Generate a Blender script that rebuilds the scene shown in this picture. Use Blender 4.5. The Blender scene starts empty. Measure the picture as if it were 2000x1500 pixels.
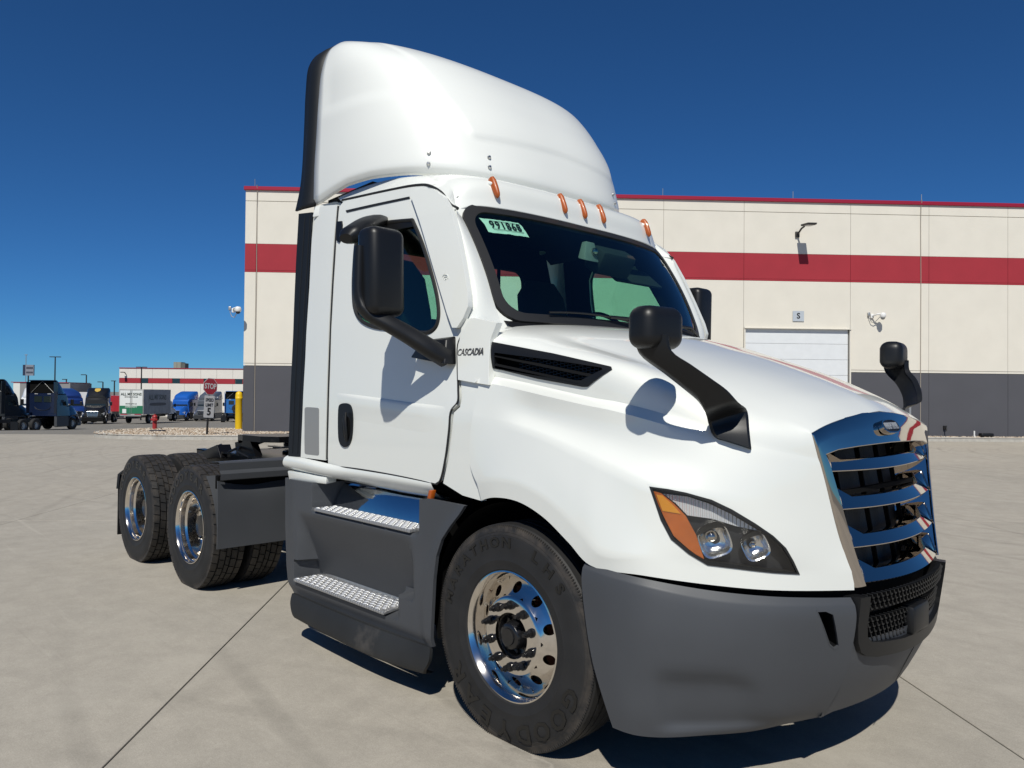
import bpy, bmesh, math, random
import numpy as np
from mathutils import Vector, Matrix
from mathutils.bvhtree import BVHTree
R = math.radians
random.seed(7)

# ------------------------------------------------------------------ camera, sky, sun, exposure
scn = bpy.context.scene
CAM_POS = np.array([2.524492,-3.637638,1.605073])
CAM_F = np.array([-0.719134,0.694739,0.013541]); CAM_R = np.array([0.694864,0.719078,0.009512]); CAM_U = np.array([0.003129,-0.016250,0.999863])
cd = bpy.data.cameras.new('camera'); cam = bpy.data.objects.new('camera', cd)
scn.collection.objects.link(cam)
cam.matrix_world = Matrix(((CAM_R[0], CAM_U[0], -CAM_F[0], CAM_POS[0]), (CAM_R[1], CAM_U[1], -CAM_F[1], CAM_POS[1]),
                           (CAM_R[2], CAM_U[2], -CAM_F[2], CAM_POS[2]), (0, 0, 0, 1)))
cd.sensor_width = 36; cd.lens = 26.638; cd.clip_start = 0.05; cd.clip_end = 6000
scn.camera = cam
SUN_EL, SUN_AZ = R(49.0), R(-50.5)            # direction towards the sun: azimuth from +x, counter-clockwise
world = bpy.data.worlds.new('World'); scn.world = world; world.use_nodes = True
nt = world.node_tree; bg = nt.nodes['Background']
sky = nt.nodes.new('ShaderNodeTexSky'); sky.sky_type = 'NISHITA'; sky.sun_disc = False
sky.sun_elevation = SUN_EL; sky.sun_rotation = R(90) - SUN_AZ
sky.altitude = 3000; sky.air_density = 1.0; sky.dust_density = 0.0; sky.ozone_density = 7.0
tint = nt.nodes.new('ShaderNodeMix'); tint.data_type = 'RGBA'; tint.blend_type = 'MULTIPLY'; tint.inputs['Factor'].default_value = 1
tint.inputs['B'].default_value = (0.29, 0.61, 0.83, 1)      # the camera's deep blue rendering of a clear dry sky
nt.links.new(sky.outputs['Color'], tint.inputs['A']); nt.links.new(tint.outputs['Result'], bg.inputs['Color']); bg.inputs['Strength'].default_value = 0.085
sl = bpy.data.lights.new('sun', 'SUN'); so = bpy.data.objects.new('sun', sl); scn.collection.objects.link(so)
sl.energy = 4.5; sl.angle = R(0.55); sl.color = (1.0, 0.965, 0.88)
sd = Vector((math.cos(SUN_EL) * math.cos(SUN_AZ), math.cos(SUN_EL) * math.sin(SUN_AZ), math.sin(SUN_EL)))
so.rotation_euler = sd.to_track_quat('Z', 'Y').to_euler()
vs = scn.view_settings; vs.view_transform = 'Standard'; vs.look = 'None'; vs.gamma = 1.0; vs.exposure = 0.0
vs.use_curve_mapping = False
scn.cycles.max_bounces = 8; scn.cycles.glossy_bounces = 5; scn.cycles.transparent_max_bounces = 16

# ------------------------------------------------------------------ materials
def mat(name, col, rough=0.5, metal=0.0, coat=0.0, coat_rough=0.03, spec=0.5, noise=None, bump=None, dirt=None, dirt_scale=3.0, dirt_cov=0.5):
    """principled material; noise=(scale, amount) tints the colour, bump=(scale, strength, distance) gives fine relief, dirt=colour mixes in patches"""
    m = bpy.data.materials.new(name); m.use_nodes = True; t = m.node_tree; N = t.nodes; L = t.links
    b = N['Principled BSDF']
    b.inputs['Base Color'].default_value = (*col, 1); b.inputs['Roughness'].default_value = rough
    b.inputs['Metallic'].default_value = metal; b.inputs['Specular IOR Level'].default_value = spec
    b.inputs['Coat Weight'].default_value = coat; b.inputs['Coat Roughness'].default_value = coat_rough
    tc = N.new('ShaderNodeTexCoord'); src = None
    if noise:
        n = N.new('ShaderNodeTexNoise'); n.inputs['Scale'].default_value = noise[0]; n.inputs['Detail'].default_value = 6
        L.new(tc.outputs['Object'], n.inputs['Vector'])
        mr = N.new('ShaderNodeMapRange'); mr.inputs['From Min'].default_value = 0.3; mr.inputs['From Max'].default_value = 0.7
        mr.inputs['To Min'].default_value = 1 - noise[1]; mr.inputs['To Max'].default_value = 1 + noise[1]
        L.new(n.outputs['Fac'], mr.inputs['Value'])
        mx = N.new('ShaderNodeMix'); mx.data_type = 'RGBA'; mx.blend_type = 'MULTIPLY'; mx.inputs['Factor'].default_value = 1
        mx.inputs['A'].default_value = (*col, 1); L.new(mr.outputs['Result'], mx.inputs['B']); src = mx.outputs['Result']
        L.new(src, b.inputs['Base Color'])
    if dirt:
        n = N.new('ShaderNodeTexNoise'); n.inputs['Scale'].default_value = dirt_scale; n.inputs['Detail'].default_value = 9
        n.inputs['Roughness'].default_value = 0.65
        L.new(tc.outputs['Object'], n.inputs['Vector'])
        mr = N.new('ShaderNodeMapRange'); mr.inputs['From Min'].default_value = 0.62 - 0.2 * dirt_cov; mr.inputs['From Max'].default_value = 0.85 - 0.2 * dirt_cov
        L.new(n.outputs['Fac'], mr.inputs['Value'])
        mx = N.new('ShaderNodeMix'); mx.data_type = 'RGBA'; mx.inputs['B'].default_value = (*dirt, 1)
        if src is not None: L.new(src, mx.inputs['A'])
        else: mx.inputs['A'].default_value = (*col, 1)
        L.new(mr.outputs['Result'], mx.inputs['Factor']); L.new(mx.outputs['Result'], b.inputs['Base Color'])
    if bump:
        n = N.new('ShaderNodeTexNoise'); n.inputs['Scale'].default_value = bump[0]; n.inputs['Detail'].default_value = 4
        L.new(tc.outputs['Object'], n.inputs['Vector'])
        bp = N.new('ShaderNodeBump'); bp.inputs['Strength'].default_value = bump[1]; bp.inputs['Distance'].default_value = bump[2]
        L.new(n.outputs['Fac'], bp.inputs['Height']); L.new(bp.outputs['Normal'], b.inputs['Normal'])
        if coat: L.new(bp.outputs['Normal'], b.inputs['Coat Normal'])
    return m

def glass_mat(name, tint, refl=1.0, rough=0.0):
    """thin tinted pane: fresnel reflection over tinted transparency"""
    m = bpy.data.materials.new(name); m.use_nodes = True; t = m.node_tree; N = t.nodes; L = t.links
    N.remove(N['Principled BSDF']); out = N['Material Output']
    tr = N.new('ShaderNodeBsdfTransparent'); tr.inputs['Color'].default_value = (*tint, 1)
    gl = N.new('ShaderNodeBsdfGlossy'); gl.inputs['Roughness'].default_value = rough; gl.inputs['Color'].default_value = (refl, refl, refl, 1)
    lw = N.new('ShaderNodeLayerWeight'); lw.inputs['Blend'].default_value = 0.5          # Schlick: .04 + .96 * (1 - cos)^5, same from both sides
    pw = N.new('ShaderNodeMath'); pw.operation = 'POWER'; pw.inputs[1].default_value = 5; L.new(lw.outputs['Facing'], pw.inputs[0])
    fr = N.new('ShaderNodeMath'); fr.operation = 'MULTIPLY_ADD'; fr.inputs[1].default_value = 0.94; fr.inputs[2].default_value = 0.06; L.new(pw.outputs[0], fr.inputs[0])
    mx = N.new('ShaderNodeMixShader'); L.new(fr.outputs[0], mx.inputs['Fac'])
    L.new(tr.outputs['BSDF'], mx.inputs[1]); L.new(gl.outputs['BSDF'], mx.inputs[2]); L.new(mx.outputs['Shader'], out.inputs['Surface'])
    return m

M = {}
M['paint'] = mat('white_paint', (0.72, 0.735, 0.695), 0.42, coat=1.0, coat_rough=0.035, bump=(130, 0.035, 0.001))
M['fair'] = mat('white_fairing_paint', (0.735, 0.75, 0.715), 0.45, coat=0.6, coat_rough=0.14, bump=(260, 0.10, 0.001))
M['grey'] = mat('grey_moulded_plastic', (0.053, 0.057, 0.064), 0.52, spec=0.45, noise=(1.7, 0.10), bump=(420, 0.08, 0.001))
M['dgrey'] = mat('dark_skirt_rubber', (0.018, 0.019, 0.020), 0.6, spec=0.4, noise=(2.5, 0.25), dirt=(0.10, 0.09, 0.08), dirt_scale=2.2, dirt_cov=0.3)
M['blk'] = mat('black_plastic', (0.0065, 0.007, 0.008), 0.42, spec=0.4, bump=(500, 0.12, 0.001))
M['blks'] = mat('black_rubber_seal', (0.012, 0.012, 0.012), 0.5)
M['dark'] = mat('matt_black_lining', (0.004, 0.004, 0.004), 0.9, spec=0.1)
M['trim'] = mat('black_extender_rubber', (0.0065, 0.008, 0.010), 0.55, spec=0.35)
M['chrome'] = mat('chrome', (0.58, 0.53, 0.48), 0.035, 1.0)
M['alu'] = mat('polished_aluminium', (0.72, 0.68, 0.63), 0.12, 1.0, bump=(9, 0.05, 0.01), noise=(30, 0.05))
M['alu2'] = mat('brushed_aluminium', (0.62, 0.63, 0.64), 0.28, 1.0)
M['frame'] = mat('black_frame_paint', (0.004, 0.004, 0.005), 0.3, spec=0.3, dirt=(0.035, 0.03, 0.027), dirt_scale=9, dirt_cov=0.15)
M['seat'] = mat('black_seat_cloth', (0.006, 0.006, 0.008), 0.9)
M['amber'] = mat('amber_lens', (0.36, 0.075, 0.006), 0.4, coat=0.25, bump=(60, 0.2, 0.002))
M['amberd'] = mat('dark_amber_lens', (0.44, 0.105, 0.012), 0.22, coat=0.8, noise=(12, 0.15)); M['ambert'] = mat('turn_signal_amber', (0.62, 0.25, 0.015), 0.15, coat=0.8, bump=(40, .5, .004))
M['refl'] = mat('silver_reflector', (0.78, 0.77, 0.75), 0.16, 0.95, bump=(14, 0.6, 0.01))
M['silver'] = mat('reflective_film', (0.23, 0.235, 0.235), 0.3, spec=0.5)
M['paper'] = mat('white_paper', (0.85, 0.88, 0.85), 0.7, noise=(20, 0.06), bump=(30, 0.6, 0.003))
M['ink'] = mat('black_ink', (0.008, 0.008, 0.01), 0.6)
M['letter'] = mat('grey_badge_lettering', (0.06, 0.06, 0.065), 0.3)
M['brake'] = mat('rusty_brake_drum', (0.16, 0.055, 0.03), 0.8, noise=(20, 0.3))
M['screw'] = mat('steel_bolt', (0.45, 0.45, 0.44), 0.3, 1.0)
M['dash'] = mat('grey_dash', (0.015, 0.018, 0.02), 0.8)
M['ws'] = glass_mat('windshield_glass', (0.56, 0.80, 0.70)); M['win'] = glass_mat('green_window_glass', (0.58, 0.82, 0.72))
M['rwin'] = glass_mat('rear_window_glass', (0.62, 0.85, 0.76))
M['lens'] = glass_mat('clear_headlight_lens', (0.92, 0.93, 0.93))

def tyre_mat():
    m = mat('tyre_rubber', (0.016, 0.016, 0.0165), 0.62, spec=0.35, noise=(6, 0.25), bump=(120, 0.25, 0.001))
    t = m.node_tree; N = t.nodes; L = t.links; b = N['Principled BSDF']
    tc = N.new('ShaderNodeTexCoord'); sx = N.new('ShaderNodeSeparateXYZ'); L.new(tc.outputs['Object'], sx.inputs[0])
    cb = N.new('ShaderNodeCombineXYZ'); L.new(sx.outputs['X'], cb.inputs['X']); L.new(sx.outputs['Z'], cb.inputs['Y'])
    ln = N.new('ShaderNodeVectorMath'); ln.operation = 'LENGTH'; L.new(cb.outputs[0], ln.inputs[0])
    # brown road dust on the shoulder, broken up by noise
    mr = N.new('ShaderNodeMapRange'); mr.inputs['From Min'].default_value = 0.455; mr.inputs['From Max'].default_value = 0.488
    L.new(ln.outputs['Value'], mr.inputs['Value'])
    mr2 = N.new('ShaderNodeMapRange'); mr2.inputs['From Min'].default_value = 0.512; mr2.inputs['From Max'].default_value = 0.500
    L.new(ln.outputs['Value'], mr2.inputs['Value'])
    n = N.new('ShaderNodeTexNoise'); n.inputs['Scale'].default_value = 11; n.inputs['Detail'].default_value = 9; n.inputs['Roughness'].default_value = 0.7
    L.new(tc.outputs['Object'], n.inputs['Vector'])
    mr3 = N.new('ShaderNodeMapRange'); mr3.inputs['From Min'].default_value = 0.38; mr3.inputs['From Max'].default_value = 0.68
    L.new(n.outputs['Fac'], mr3.inputs['Value'])
    a = N.new('ShaderNodeMath'); a.operation = 'MULTIPLY'; L.new(mr.outputs['Result'], a.inputs[0]); L.new(mr2.outputs['Result'], a.inputs[1])
    a2 = N.new('ShaderNodeMath'); a2.operation = 'MULTIPLY_ADD'; a2.inputs[1].default_value = 0.5; a2.inputs[2].default_value = 0.02
    L.new(a.outputs[0], a2.inputs[0])
    a3 = N.new('ShaderNodeMath'); a3.operation = 'MULTIPLY'; L.new(a2.outputs[0], a3.inputs[0]); L.new(mr3.outputs['Result'], a3.inputs[1])
    mx = N.new('ShaderNodeMix'); mx.data_type = 'RGBA'; old = b.inputs['Base Color'].links[0].from_socket
    L.new(old, mx.inputs['A']); mx.inputs['B'].default_value = (0.115, 0.094, 0.074, 1); L.new(a3.outputs[0], mx.inputs['Factor'])
    L.new(mx.outputs['Result'], b.inputs['Base Color'])
    return m
M['tyre'] = tyre_mat()
M['tyrel'] = mat('raised_tyre_lettering', (0.006, 0.006, 0.006), 0.30, spec=0.5)

def tread_plate():
    m = mat('diamond_tread_plate', (0.42, 0.42, 0.42), 0.45, 0.7)
    t = m.node_tree; N = t.nodes; L = t.links; b = N['Principled BSDF']
    tc = N.new('ShaderNodeTexCoord'); hs = []
    for ang, off in ((45, 0.0), (-45, 0.5)):
        mp = N.new('ShaderNodeMapping'); mp.inputs['Rotation'].default_value = (0, 0, R(ang)); mp.inputs['Scale'].default_value = (30, 75, 1)
        mp.inputs['Location'].default_value = (off, off, 0)
        L.new(tc.outputs['Object'], mp.inputs['Vector'])
        v = N.new('ShaderNodeTexVoronoi'); v.inputs['Scale'].default_value = 1.0; v.inputs['Randomness'].default_value = 0.0; v.voronoi_dimensions = '2D'
        L.new(mp.outputs[0], v.inputs['Vector']); hs.append(v)
    mn = N.new('ShaderNodeMath'); mn.operation = 'MINIMUM'; L.new(hs[0].outputs['Distance'], mn.inputs[0]); L.new(hs[1].outputs['Distance'], mn.inputs[1])
    mr = N.new('ShaderNodeMapRange'); mr.inputs['From Min'].default_value = 0.32; mr.inputs['From Max'].default_value = 0.18
    L.new(mn.outputs[0], mr.inputs['Value'])
    bp = N.new('ShaderNodeBump'); bp.inputs['Strength'].default_value = 1.0; bp.inputs['Distance'].default_value = 0.004
    L.new(mr.outputs['Result'], bp.inputs['Height']); L.new(bp.outputs['Normal'], b.inputs['Normal'])
    return m
M['tread'] = tread_plate()

# ------------------------------------------------------------------ helpers
COL = scn.collection
def obj(name, me_or_bm, m=None, parent=None, smooth=True, loc=None, rot=None, **props):
    if isinstance(me_or_bm, bmesh.types.BMesh):
        bm = me_or_bm
        me = bpy.data.meshes.new(name); bm.to_mesh(me); bm.free()
    else: me = me_or_bm
    if m is not None and not me.materials: me.materials.append(m)
    o = bpy.data.objects.new(name, me); COL.objects.link(o)
    if parent: o.parent = parent
    if loc is not None: o.location = loc
    if rot is not None: o.rotation_euler = rot
    if smooth:
        me.shade_smooth()
        if len(me.polygons) < 60000: autosmooth(o, 38)
    for k, v in props.items(): o[k] = v
    return o
def autosmooth(o, ang=35):
    me = o.data; bm = bmesh.new(); bm.from_mesh(me)
    for e in bm.edges:
        if len(e.link_faces) == 2 and e.calc_face_angle(0) > R(ang): e.smooth = False
    bm.to_mesh(me); bm.free(); return o
def empty(name, loc=(0, 0, 0), rz=0.0, parent=None, **props):
    o = bpy.data.objects.new(name, None); COL.objects.link(o); o.location = loc; o.rotation_euler = (0, 0, rz)
    o.empty_display_size = 0.2
    if parent: o.parent = parent
    for k, v in props.items(): o[k] = v
    return o
def bm_from(verts, faces):
    bm = bmesh.new(); vv = [bm.verts.new(v) for v in verts]
    for f in faces:
        try: bm.faces.new([vv[i] for i in f])
        except ValueError: pass
    return bm
def recalc(bm): bmesh.ops.recalc_face_normals(bm, faces=bm.faces); return bm
def box(bm, c, s, rz=0.0, bevel=0.0, rot=None, seg=2):
    """box centred at c with full size s"""
    mtx = Matrix.Translation(Vector(c)) @ (rot.to_4x4() if rot is not None else Matrix.Rotation(rz, 4, 'Z')) @ Matrix.Diagonal((s[0], s[1], s[2], 1))
    r = bmesh.ops.create_cube(bm, size=1.0, matrix=mtx)
    if bevel:
        es = list({e for v in r['verts'] for e in v.link_edges})
        bmesh.ops.bevel(bm, geom=es, offset=bevel, segments=seg, profile=0.5, affect='EDGES')
    return bm
def hexa(bm, p, bevel=0.0, seg=2):
    """8 corner solid: bottom loop 0-3, top loop 4-7"""
    v = [bm.verts.new(q) for q in p]
    fs = [(0, 3, 2, 1), (4, 5, 6, 7), (0, 1, 5, 4), (1, 2, 6, 5), (2, 3, 7, 6), (3, 0, 4, 7)]
    ff = [bm.faces.new([v[i] for i in f]) for f in fs]
    if bevel:
        es = list({e for f in ff for e in f.edges})
        bmesh.ops.bevel(bm, geom=es, offset=bevel, segments=seg, profile=0.5, affect='EDGES')
    return bm
def spline(P, m, power=0.5):
    """smooth curve through points P sampled at m points"""
    P = np.asarray(P, float); n = len(P)
    if n == 2: t = np.linspace(0, 1, m)[:, None]; return P[0] * (1 - t) + P[1] * t
    d = np.maximum(np.linalg.norm(np.diff(P, axis=0), axis=1) ** power, 1e-6)
    T = np.concatenate([[0], np.cumsum(d)])
    sl_ = np.diff(P, axis=0) / d[:, None]; tg = np.zeros_like(P)
    for i in range(1, n - 1): tg[i] = (sl_[i - 1] * d[i] + sl_[i] * d[i - 1]) / (d[i] + d[i - 1])
    tg[0] = 1.5 * sl_[0] - 0.5 * tg[1]; tg[-1] = 1.5 * sl_[-1] - 0.5 * tg[-2]
    q = np.linspace(0, n - 1, m); out = []
    for u in q:
        i = min(int(u), n - 2); s = u - i; h = d[i]
        out.append((2*s**3 - 3*s**2 + 1) * P[i] + (s**3 - 2*s**2 + s) * h * tg[i] + (-2*s**3 + 3*s**2) * P[i+1] + (s**3 - s**2) * h * tg[i+1])
    return np.array(out)
def loft(curves, nu, per=4, breaks=()):
    """curves: K polylines with equal point counts -> grid [rows across][nu along]; the cross spline is split at breaks"""
    C = [spline(c, nu) for c in curves]; K = len(C); C = np.array(C)
    br = [0] + list(breaks) + [K - 1]; rows = []
    for a, b in zip(br[:-1], br[1:]):
        m = (b - a) * per + 1
        seg = np.array([spline(C[a:b+1, j], m) for j in range(nu)])      # nu x m x 3
        seg = np.swapaxes(seg, 0, 1)
        rows += list(seg if not rows else seg[1:])
    return np.array(rows)
def grid_bm(G, bm=None, flip=False):
    bm = bm or bmesh.new(); r, c = G.shape[:2]
    v = [[bm.verts.new(G[i, j]) for j in range(c)] for i in range(r)]
    for i in range(r - 1):
        for j in range(c - 1):
            q = [v[i][j], v[i+1][j], v[i+1][j+1], v[i][j+1]]
            if flip: q.reverse()
            try: bm.faces.new(q)
            except ValueError: pass
    return bm
def solid(bm, t):
    """give an open sheet real thickness, t along its (outward) normals, negative = inwards"""
    bmesh.ops.recalc_face_normals(bm, faces=bm.faces)
    return bm
def mirror_bm(bm):
    """add the mirror image (y -> -y) of everything in bm"""
    g = bmesh.ops.duplicate(bm, geom=bm.verts[:] + bm.edges[:] + bm.faces[:])
    vs_ = [e for e in g['geom'] if isinstance(e, bmesh.types.BMVert)]
    fs_ = [e for e in g['geom'] if isinstance(e, bmesh.types.BMFace)]
    for v in vs_: v.co.y = -v.co.y
    bmesh.ops.reverse_faces(bm, faces=fs_)
    return bm
def mirrored(o, parent=None, **props):
    """a left-hand copy of a right-hand part (own mesh, y mirrored)"""
    bm = bmesh.new(); bm.from_mesh(o.data)
    for v in bm.verts: v.co.y = -v.co.y
    bmesh.ops.reverse_faces(bm, faces=bm.faces)
    me = bpy.data.meshes.new(o.data.name); bm.to_mesh(me); bm.free()
    for mm in o.data.materials: me.materials.append(mm)
    c = bpy.data.objects.new(o.name, me); COL.objects.link(c); c.parent = parent if parent else o.parent
    c.location = (o.location[0], -o.location[1], o.location[2]); c.rotation_euler = (-o.rotation_euler[0], o.rotation_euler[1], -o.rotation_euler[2])
    for k, v in props.items(): c[k] = v
    for ch in list(o.children): 
        if ch.type == 'MESH' and 'no_mirror' not in ch.name: mirrored(ch, c)
    return c
def both(name, bm, m, parent, smooth=True, **kw):
    a = obj(name, bm, m, parent, smooth, **kw); b = mirrored(a); return a, b
def tube(bm, pts, r, seg=10, cap=True):
    pts = [Vector(p) for p in pts]; n = len(pts); rs = r if hasattr(r, '__len__') else [r] * n; rings = []
    up = Vector((0, 0, 1)); prev = None
    for i, p in enumerate(pts):
        d = (pts[min(i + 1, n - 1)] - pts[max(i - 1, 0)]).normalized()
        a = d.cross(up if abs(d.z) < 0.95 else Vector((1, 0, 0))).normalized() if prev is None else (prev - d * prev.dot(d)).normalized()
        prev = a; b = d.cross(a)
        rings.append([bm.verts.new(p + (a * math.cos(2 * math.pi * k / seg) + b * math.sin(2 * math.pi * k / seg)) * rs[i]) for k in range(seg)])
    for i in range(n - 1):
        for k in range(seg): bm.faces.new([rings[i][k], rings[i][(k + 1) % seg], rings[i+1][(k + 1) % seg], rings[i+1][k]])
    if cap: bm.faces.new(rings[0][::-1]); bm.faces.new(rings[-1])
    return bm
def sweep(bm, pts, rad, sec, seg_close=True, upv=(0, 0, 1)):
    """sweep a 2-D section (list of (a,b)) scaled by rad[i]=(ra,rb) along pts; a is sideways, b is upwards"""
    pts = [Vector(p) for p in pts]; n = len(pts); rings = []; up = Vector(upv)
    for i, p in enumerate(pts):
        d = (pts[min(i + 1, n - 1)] - pts[max(i - 1, 0)]).normalized(); a = d.cross(up).normalized(); b = a.cross(d)
        rings.append([bm.verts.new(p + a * s[0] * rad[i][0] + b * s[1] * rad[i][1]) for s in sec])
    m = len(sec)
    for i in range(n - 1):
        for k in range(m): bm.faces.new([rings[i][k], rings[i][(k + 1) % m], rings[i+1][(k + 1) % m], rings[i+1][k]])
    bm.faces.new(rings[0][::-1]); bm.faces.new(rings[-1]); recalc(bm); return bm
def rsec(p=3.0, n=20):
    out = []
    for k in range(n):
        t = 2 * math.pi * k / n; c, s = math.cos(t), math.sin(t)
        out.append((math.copysign(abs(c) ** (2 / p), c), math.copysign(abs(s) ** (2 / p), s)))
    return out
def lathe(bm, prof, seg=48, axis='y', c=(0, 0, 0), close=False):
    """revolve profile [(r, a)] about an axis through c"""
    rings = []
    for r, a in prof:
        ring = []
        for k in range(seg):
            t = 2 * math.pi * k / seg; x, z = r * math.cos(t), r * math.sin(t)
            p = {'y': (x, a, z), 'z': (x, z, a), 'x': (a, x, z)}[axis]
            ring.append(bm.verts.new((c[0] + p[0], c[1] + p[1], c[2] + p[2])))
        rings.append(ring)
    for i in range(len(rings) - 1):
        for k in range(seg): bm.faces.new([rings[i][k], rings[i][(k + 1) % seg], rings[i+1][(k + 1) % seg], rings[i+1][k]])
    if prof[0][0] < 1e-4 or close: pass
    bmesh.ops.remove_doubles(bm, verts=bm.verts, dist=1e-6)
    return recalc(bm)
def poly2d(outer, holes=(), step=0.06):
    """filled polygon in a plane (a,b), cut into a fine triangle mesh; returns a bmesh with co=(a,0,b)"""
    bm = bmesh.new(); es = []
    for lp in [outer] + list(holes):
        vv = [bm.verts.new((p[0], 0, p[1])) for p in lp]
        for i in range(len(vv)): es.append(bm.edges.new((vv[i], vv[(i + 1) % len(vv)])))
    bmesh.ops.triangle_fill(bm, use_beauty=True, use_dissolve=False, edges=es, normal=(0, -1, 0))
    if step:
        xs = [p[0] for p in outer]; zs = [p[1] for p in outer]
        for k in range(int((max(xs) - min(xs)) / step)):
            bmesh.ops.bisect_plane(bm, geom=bm.verts[:] + bm.edges[:] + bm.faces[:], plane_co=(min(xs) + step * (k + 1), 0, 0), plane_no=(1, 0, 0), dist=1e-5)
        for k in range(int((max(zs) - min(zs)) / step)):
            bmesh.ops.bisect_plane(bm, geom=bm.verts[:] + bm.edges[:] + bm.faces[:], plane_co=(0, 0, min(zs) + step * (k + 1)), plane_no=(0, 0, 1), dist=1e-5)
    return bm
def thicken(bm, vec_fn, t):
    """extrude an open sheet by t*vec_fn(co); the old sheet stays as the front"""
    fr = bm.faces[:]; bmesh.ops.recalc_face_normals(bm, faces=fr)
    bv = [e for e in bm.edges if e.is_boundary]
    dup = bmesh.ops.duplicate(bm, geom=bm.verts[:] + bm.edges[:] + bm.faces[:])
    vm = dup['vert_map']; newf = [g for g in dup['geom'] if isinstance(g, bmesh.types.BMFace)]
    newv = [g for g in dup['geom'] if isinstance(g, bmesh.types.BMVert)]
    for e in bv:
        a, b = e.verts
        try: bm.faces.new([a, b, vm[b], vm[a]])
        except ValueError: pass
    for v in newv: v.co += Vector(vec_fn(v.co)) * t
    bmesh.ops.reverse_faces(bm, faces=newf)
    return recalc(bm)
def smooth_loop(pts, m=6, sharp=()):
    """closed loop through 2-D points, corners rounded by Chaikin cutting except the sharp ones"""
    P = [tuple(map(float, p)) for p in pts]; S = set(sharp)
    for _ in range(2):
        Q = []; nS = set(); n = len(P)
        for i in range(n):
            a, b, c = P[i - 1], P[i], P[(i + 1) % n]
            if i in S: nS.add(len(Q)); Q.append(b)
            else:
                Q.append((b[0] * .75 + a[0] * .25, b[1] * .75 + a[1] * .25)); Q.append((b[0] * .75 + c[0] * .25, b[1] * .75 + c[1] * .25))
        P, S = Q, nS
    return P
def rrect(x0, z0, x1, z1, r, n=5):
    out = []
    for cx, cz, a0 in ((x1 - r, z1 - r, 0), (x0 + r, z1 - r, 90), (x0 + r, z0 + r, 180), (x1 - r, z0 + r, 270)):
        for k in range(n + 1):
            t = R(a0 + 90 * k / n); out.append((cx + r * math.cos(t), cz + r * math.sin(t)))
    return out
def text_mesh(s, size, depth=0.002, bold=0.0, spacing=1.0, res=3, align='CENTER', shear=0.0):
    cu = bpy.data.curves.new('t', 'FONT'); cu.body = s; cu.size = size; cu.extrude = depth; cu.offset = bold; cu.space_character = spacing
    cu.resolution_u = res; cu.align_x = align; cu.align_y = 'CENTER'; cu.shear = shear
    to = bpy.data.objects.new('t', cu); COL.objects.link(to); dg = bpy.context.evaluated_depsgraph_get()
    me = bpy.data.meshes.new_from_object(to.evaluated_get(dg)); bpy.data.objects.remove(to); bpy.data.curves.remove(cu)
    return me
def text_on(name, s, size, origin, ux, uy, m, parent, depth=0.002, bold=0.0, spacing=1.0, sx=1.0, shear=0.0, **props):
    """flat lettering at origin, written along ux with up uy"""
    me = text_mesh(s, size, depth, bold, spacing, shear=shear); ux = Vector(ux).normalized(); uy = Vector(uy).normalized(); n = ux.cross(uy)
    for v in me.vertices: c = v.co.copy(); v.co = Vector(origin) + ux * c.x * sx + uy * c.y + n * c.z
    me.materials.clear(); return obj(name, me, m, parent, smooth=False, **props)

def cut(o, cutter):
    """cut a clean opening with a solid cutter, then bake the result into the mesh"""
    me = bpy.data.meshes.new('c'); recalc(cutter).to_mesh(me); cutter.free(); c = bpy.data.objects.new('c', me); COL.objects.link(c)
    b = o.modifiers.new('cut', 'BOOLEAN'); b.operation = 'DIFFERENCE'; b.object = c; b.solver = 'EXACT'
    dg = bpy.context.evaluated_depsgraph_get(); nm = bpy.data.meshes.new_from_object(o.evaluated_get(dg)); old = o.data; o.modifiers.clear(); o.data = nm
    bpy.data.objects.remove(c); bpy.data.meshes.remove(me); nm.name = o.name
    autosmooth(o, 33); return o
def prism(poly, fr, a, b, bm=None, mirror=True):
    """solid prism of the outline poly in frame fr from a to b along its normal, on both sides of the truck"""
    bm = bm or bmesh.new(); o, e1, e2, n = [Vector(q) for q in fr]
    for s in ((1, -1) if mirror else (1,)):
        A = []; B = []
        for x, z in poly:
            p = o + e1 * x + e2 * z; pa, pb = p + n * a, p + n * b
            A.append(bm.verts.new((pa.x, pa.y * s, pa.z))); B.append(bm.verts.new((pb.x, pb.y * s, pb.z)))
        bm.faces.new(A); bm.faces.new(B[::-1]); m_ = len(poly)
        for i in range(m_): bm.faces.new([A[i], A[(i + 1) % m_], B[(i + 1) % m_], B[i]])
    return bm

BV = {}
def ysurf(x, z):
    """half width of the cab side at station x, height z"""
    w = float(np.interp(z, [0, 1.3, 1.6, 2.0, 2.3, 2.6, 2.8, 2.86, 2.95], [1.185, 1.185, 1.18, 1.165, 1.145, 1.12, 1.095, 1.08, 1.02]))
    t = min(max((x + 1.85) / 1.25, 0), 1.3); g = min(max((z - 1.5) / 1.15, 0), 1.1)
    return w - 0.105 * t ** 1.6 * g
def side_panel(outer, holes=(), off=0.0, step=0.08, thick=0.02, fn=None):
    """sheet-metal panel following the cab side, outline given as (x, z) points"""
    bm = poly2d([(p[0], p[-1]) for p in outer], [[(p[0], p[-1]) for p in h] for h in holes], step); f = fn or ysurf
    for v in bm.verts: v.co.y = -(f(v.co.x, v.co.z) + off)
    thicken(bm, lambda c: (0, 1, 0), thick)
    return bm
def xz(pts): return [(p[0], p[2]) for p in pts]

truck = empty('semi_truck', (0, 0, 0), label='white day cab semi tractor with tall roof fairing and grey bumper, filling the foreground', category='semi truck')
T = truck

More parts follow.
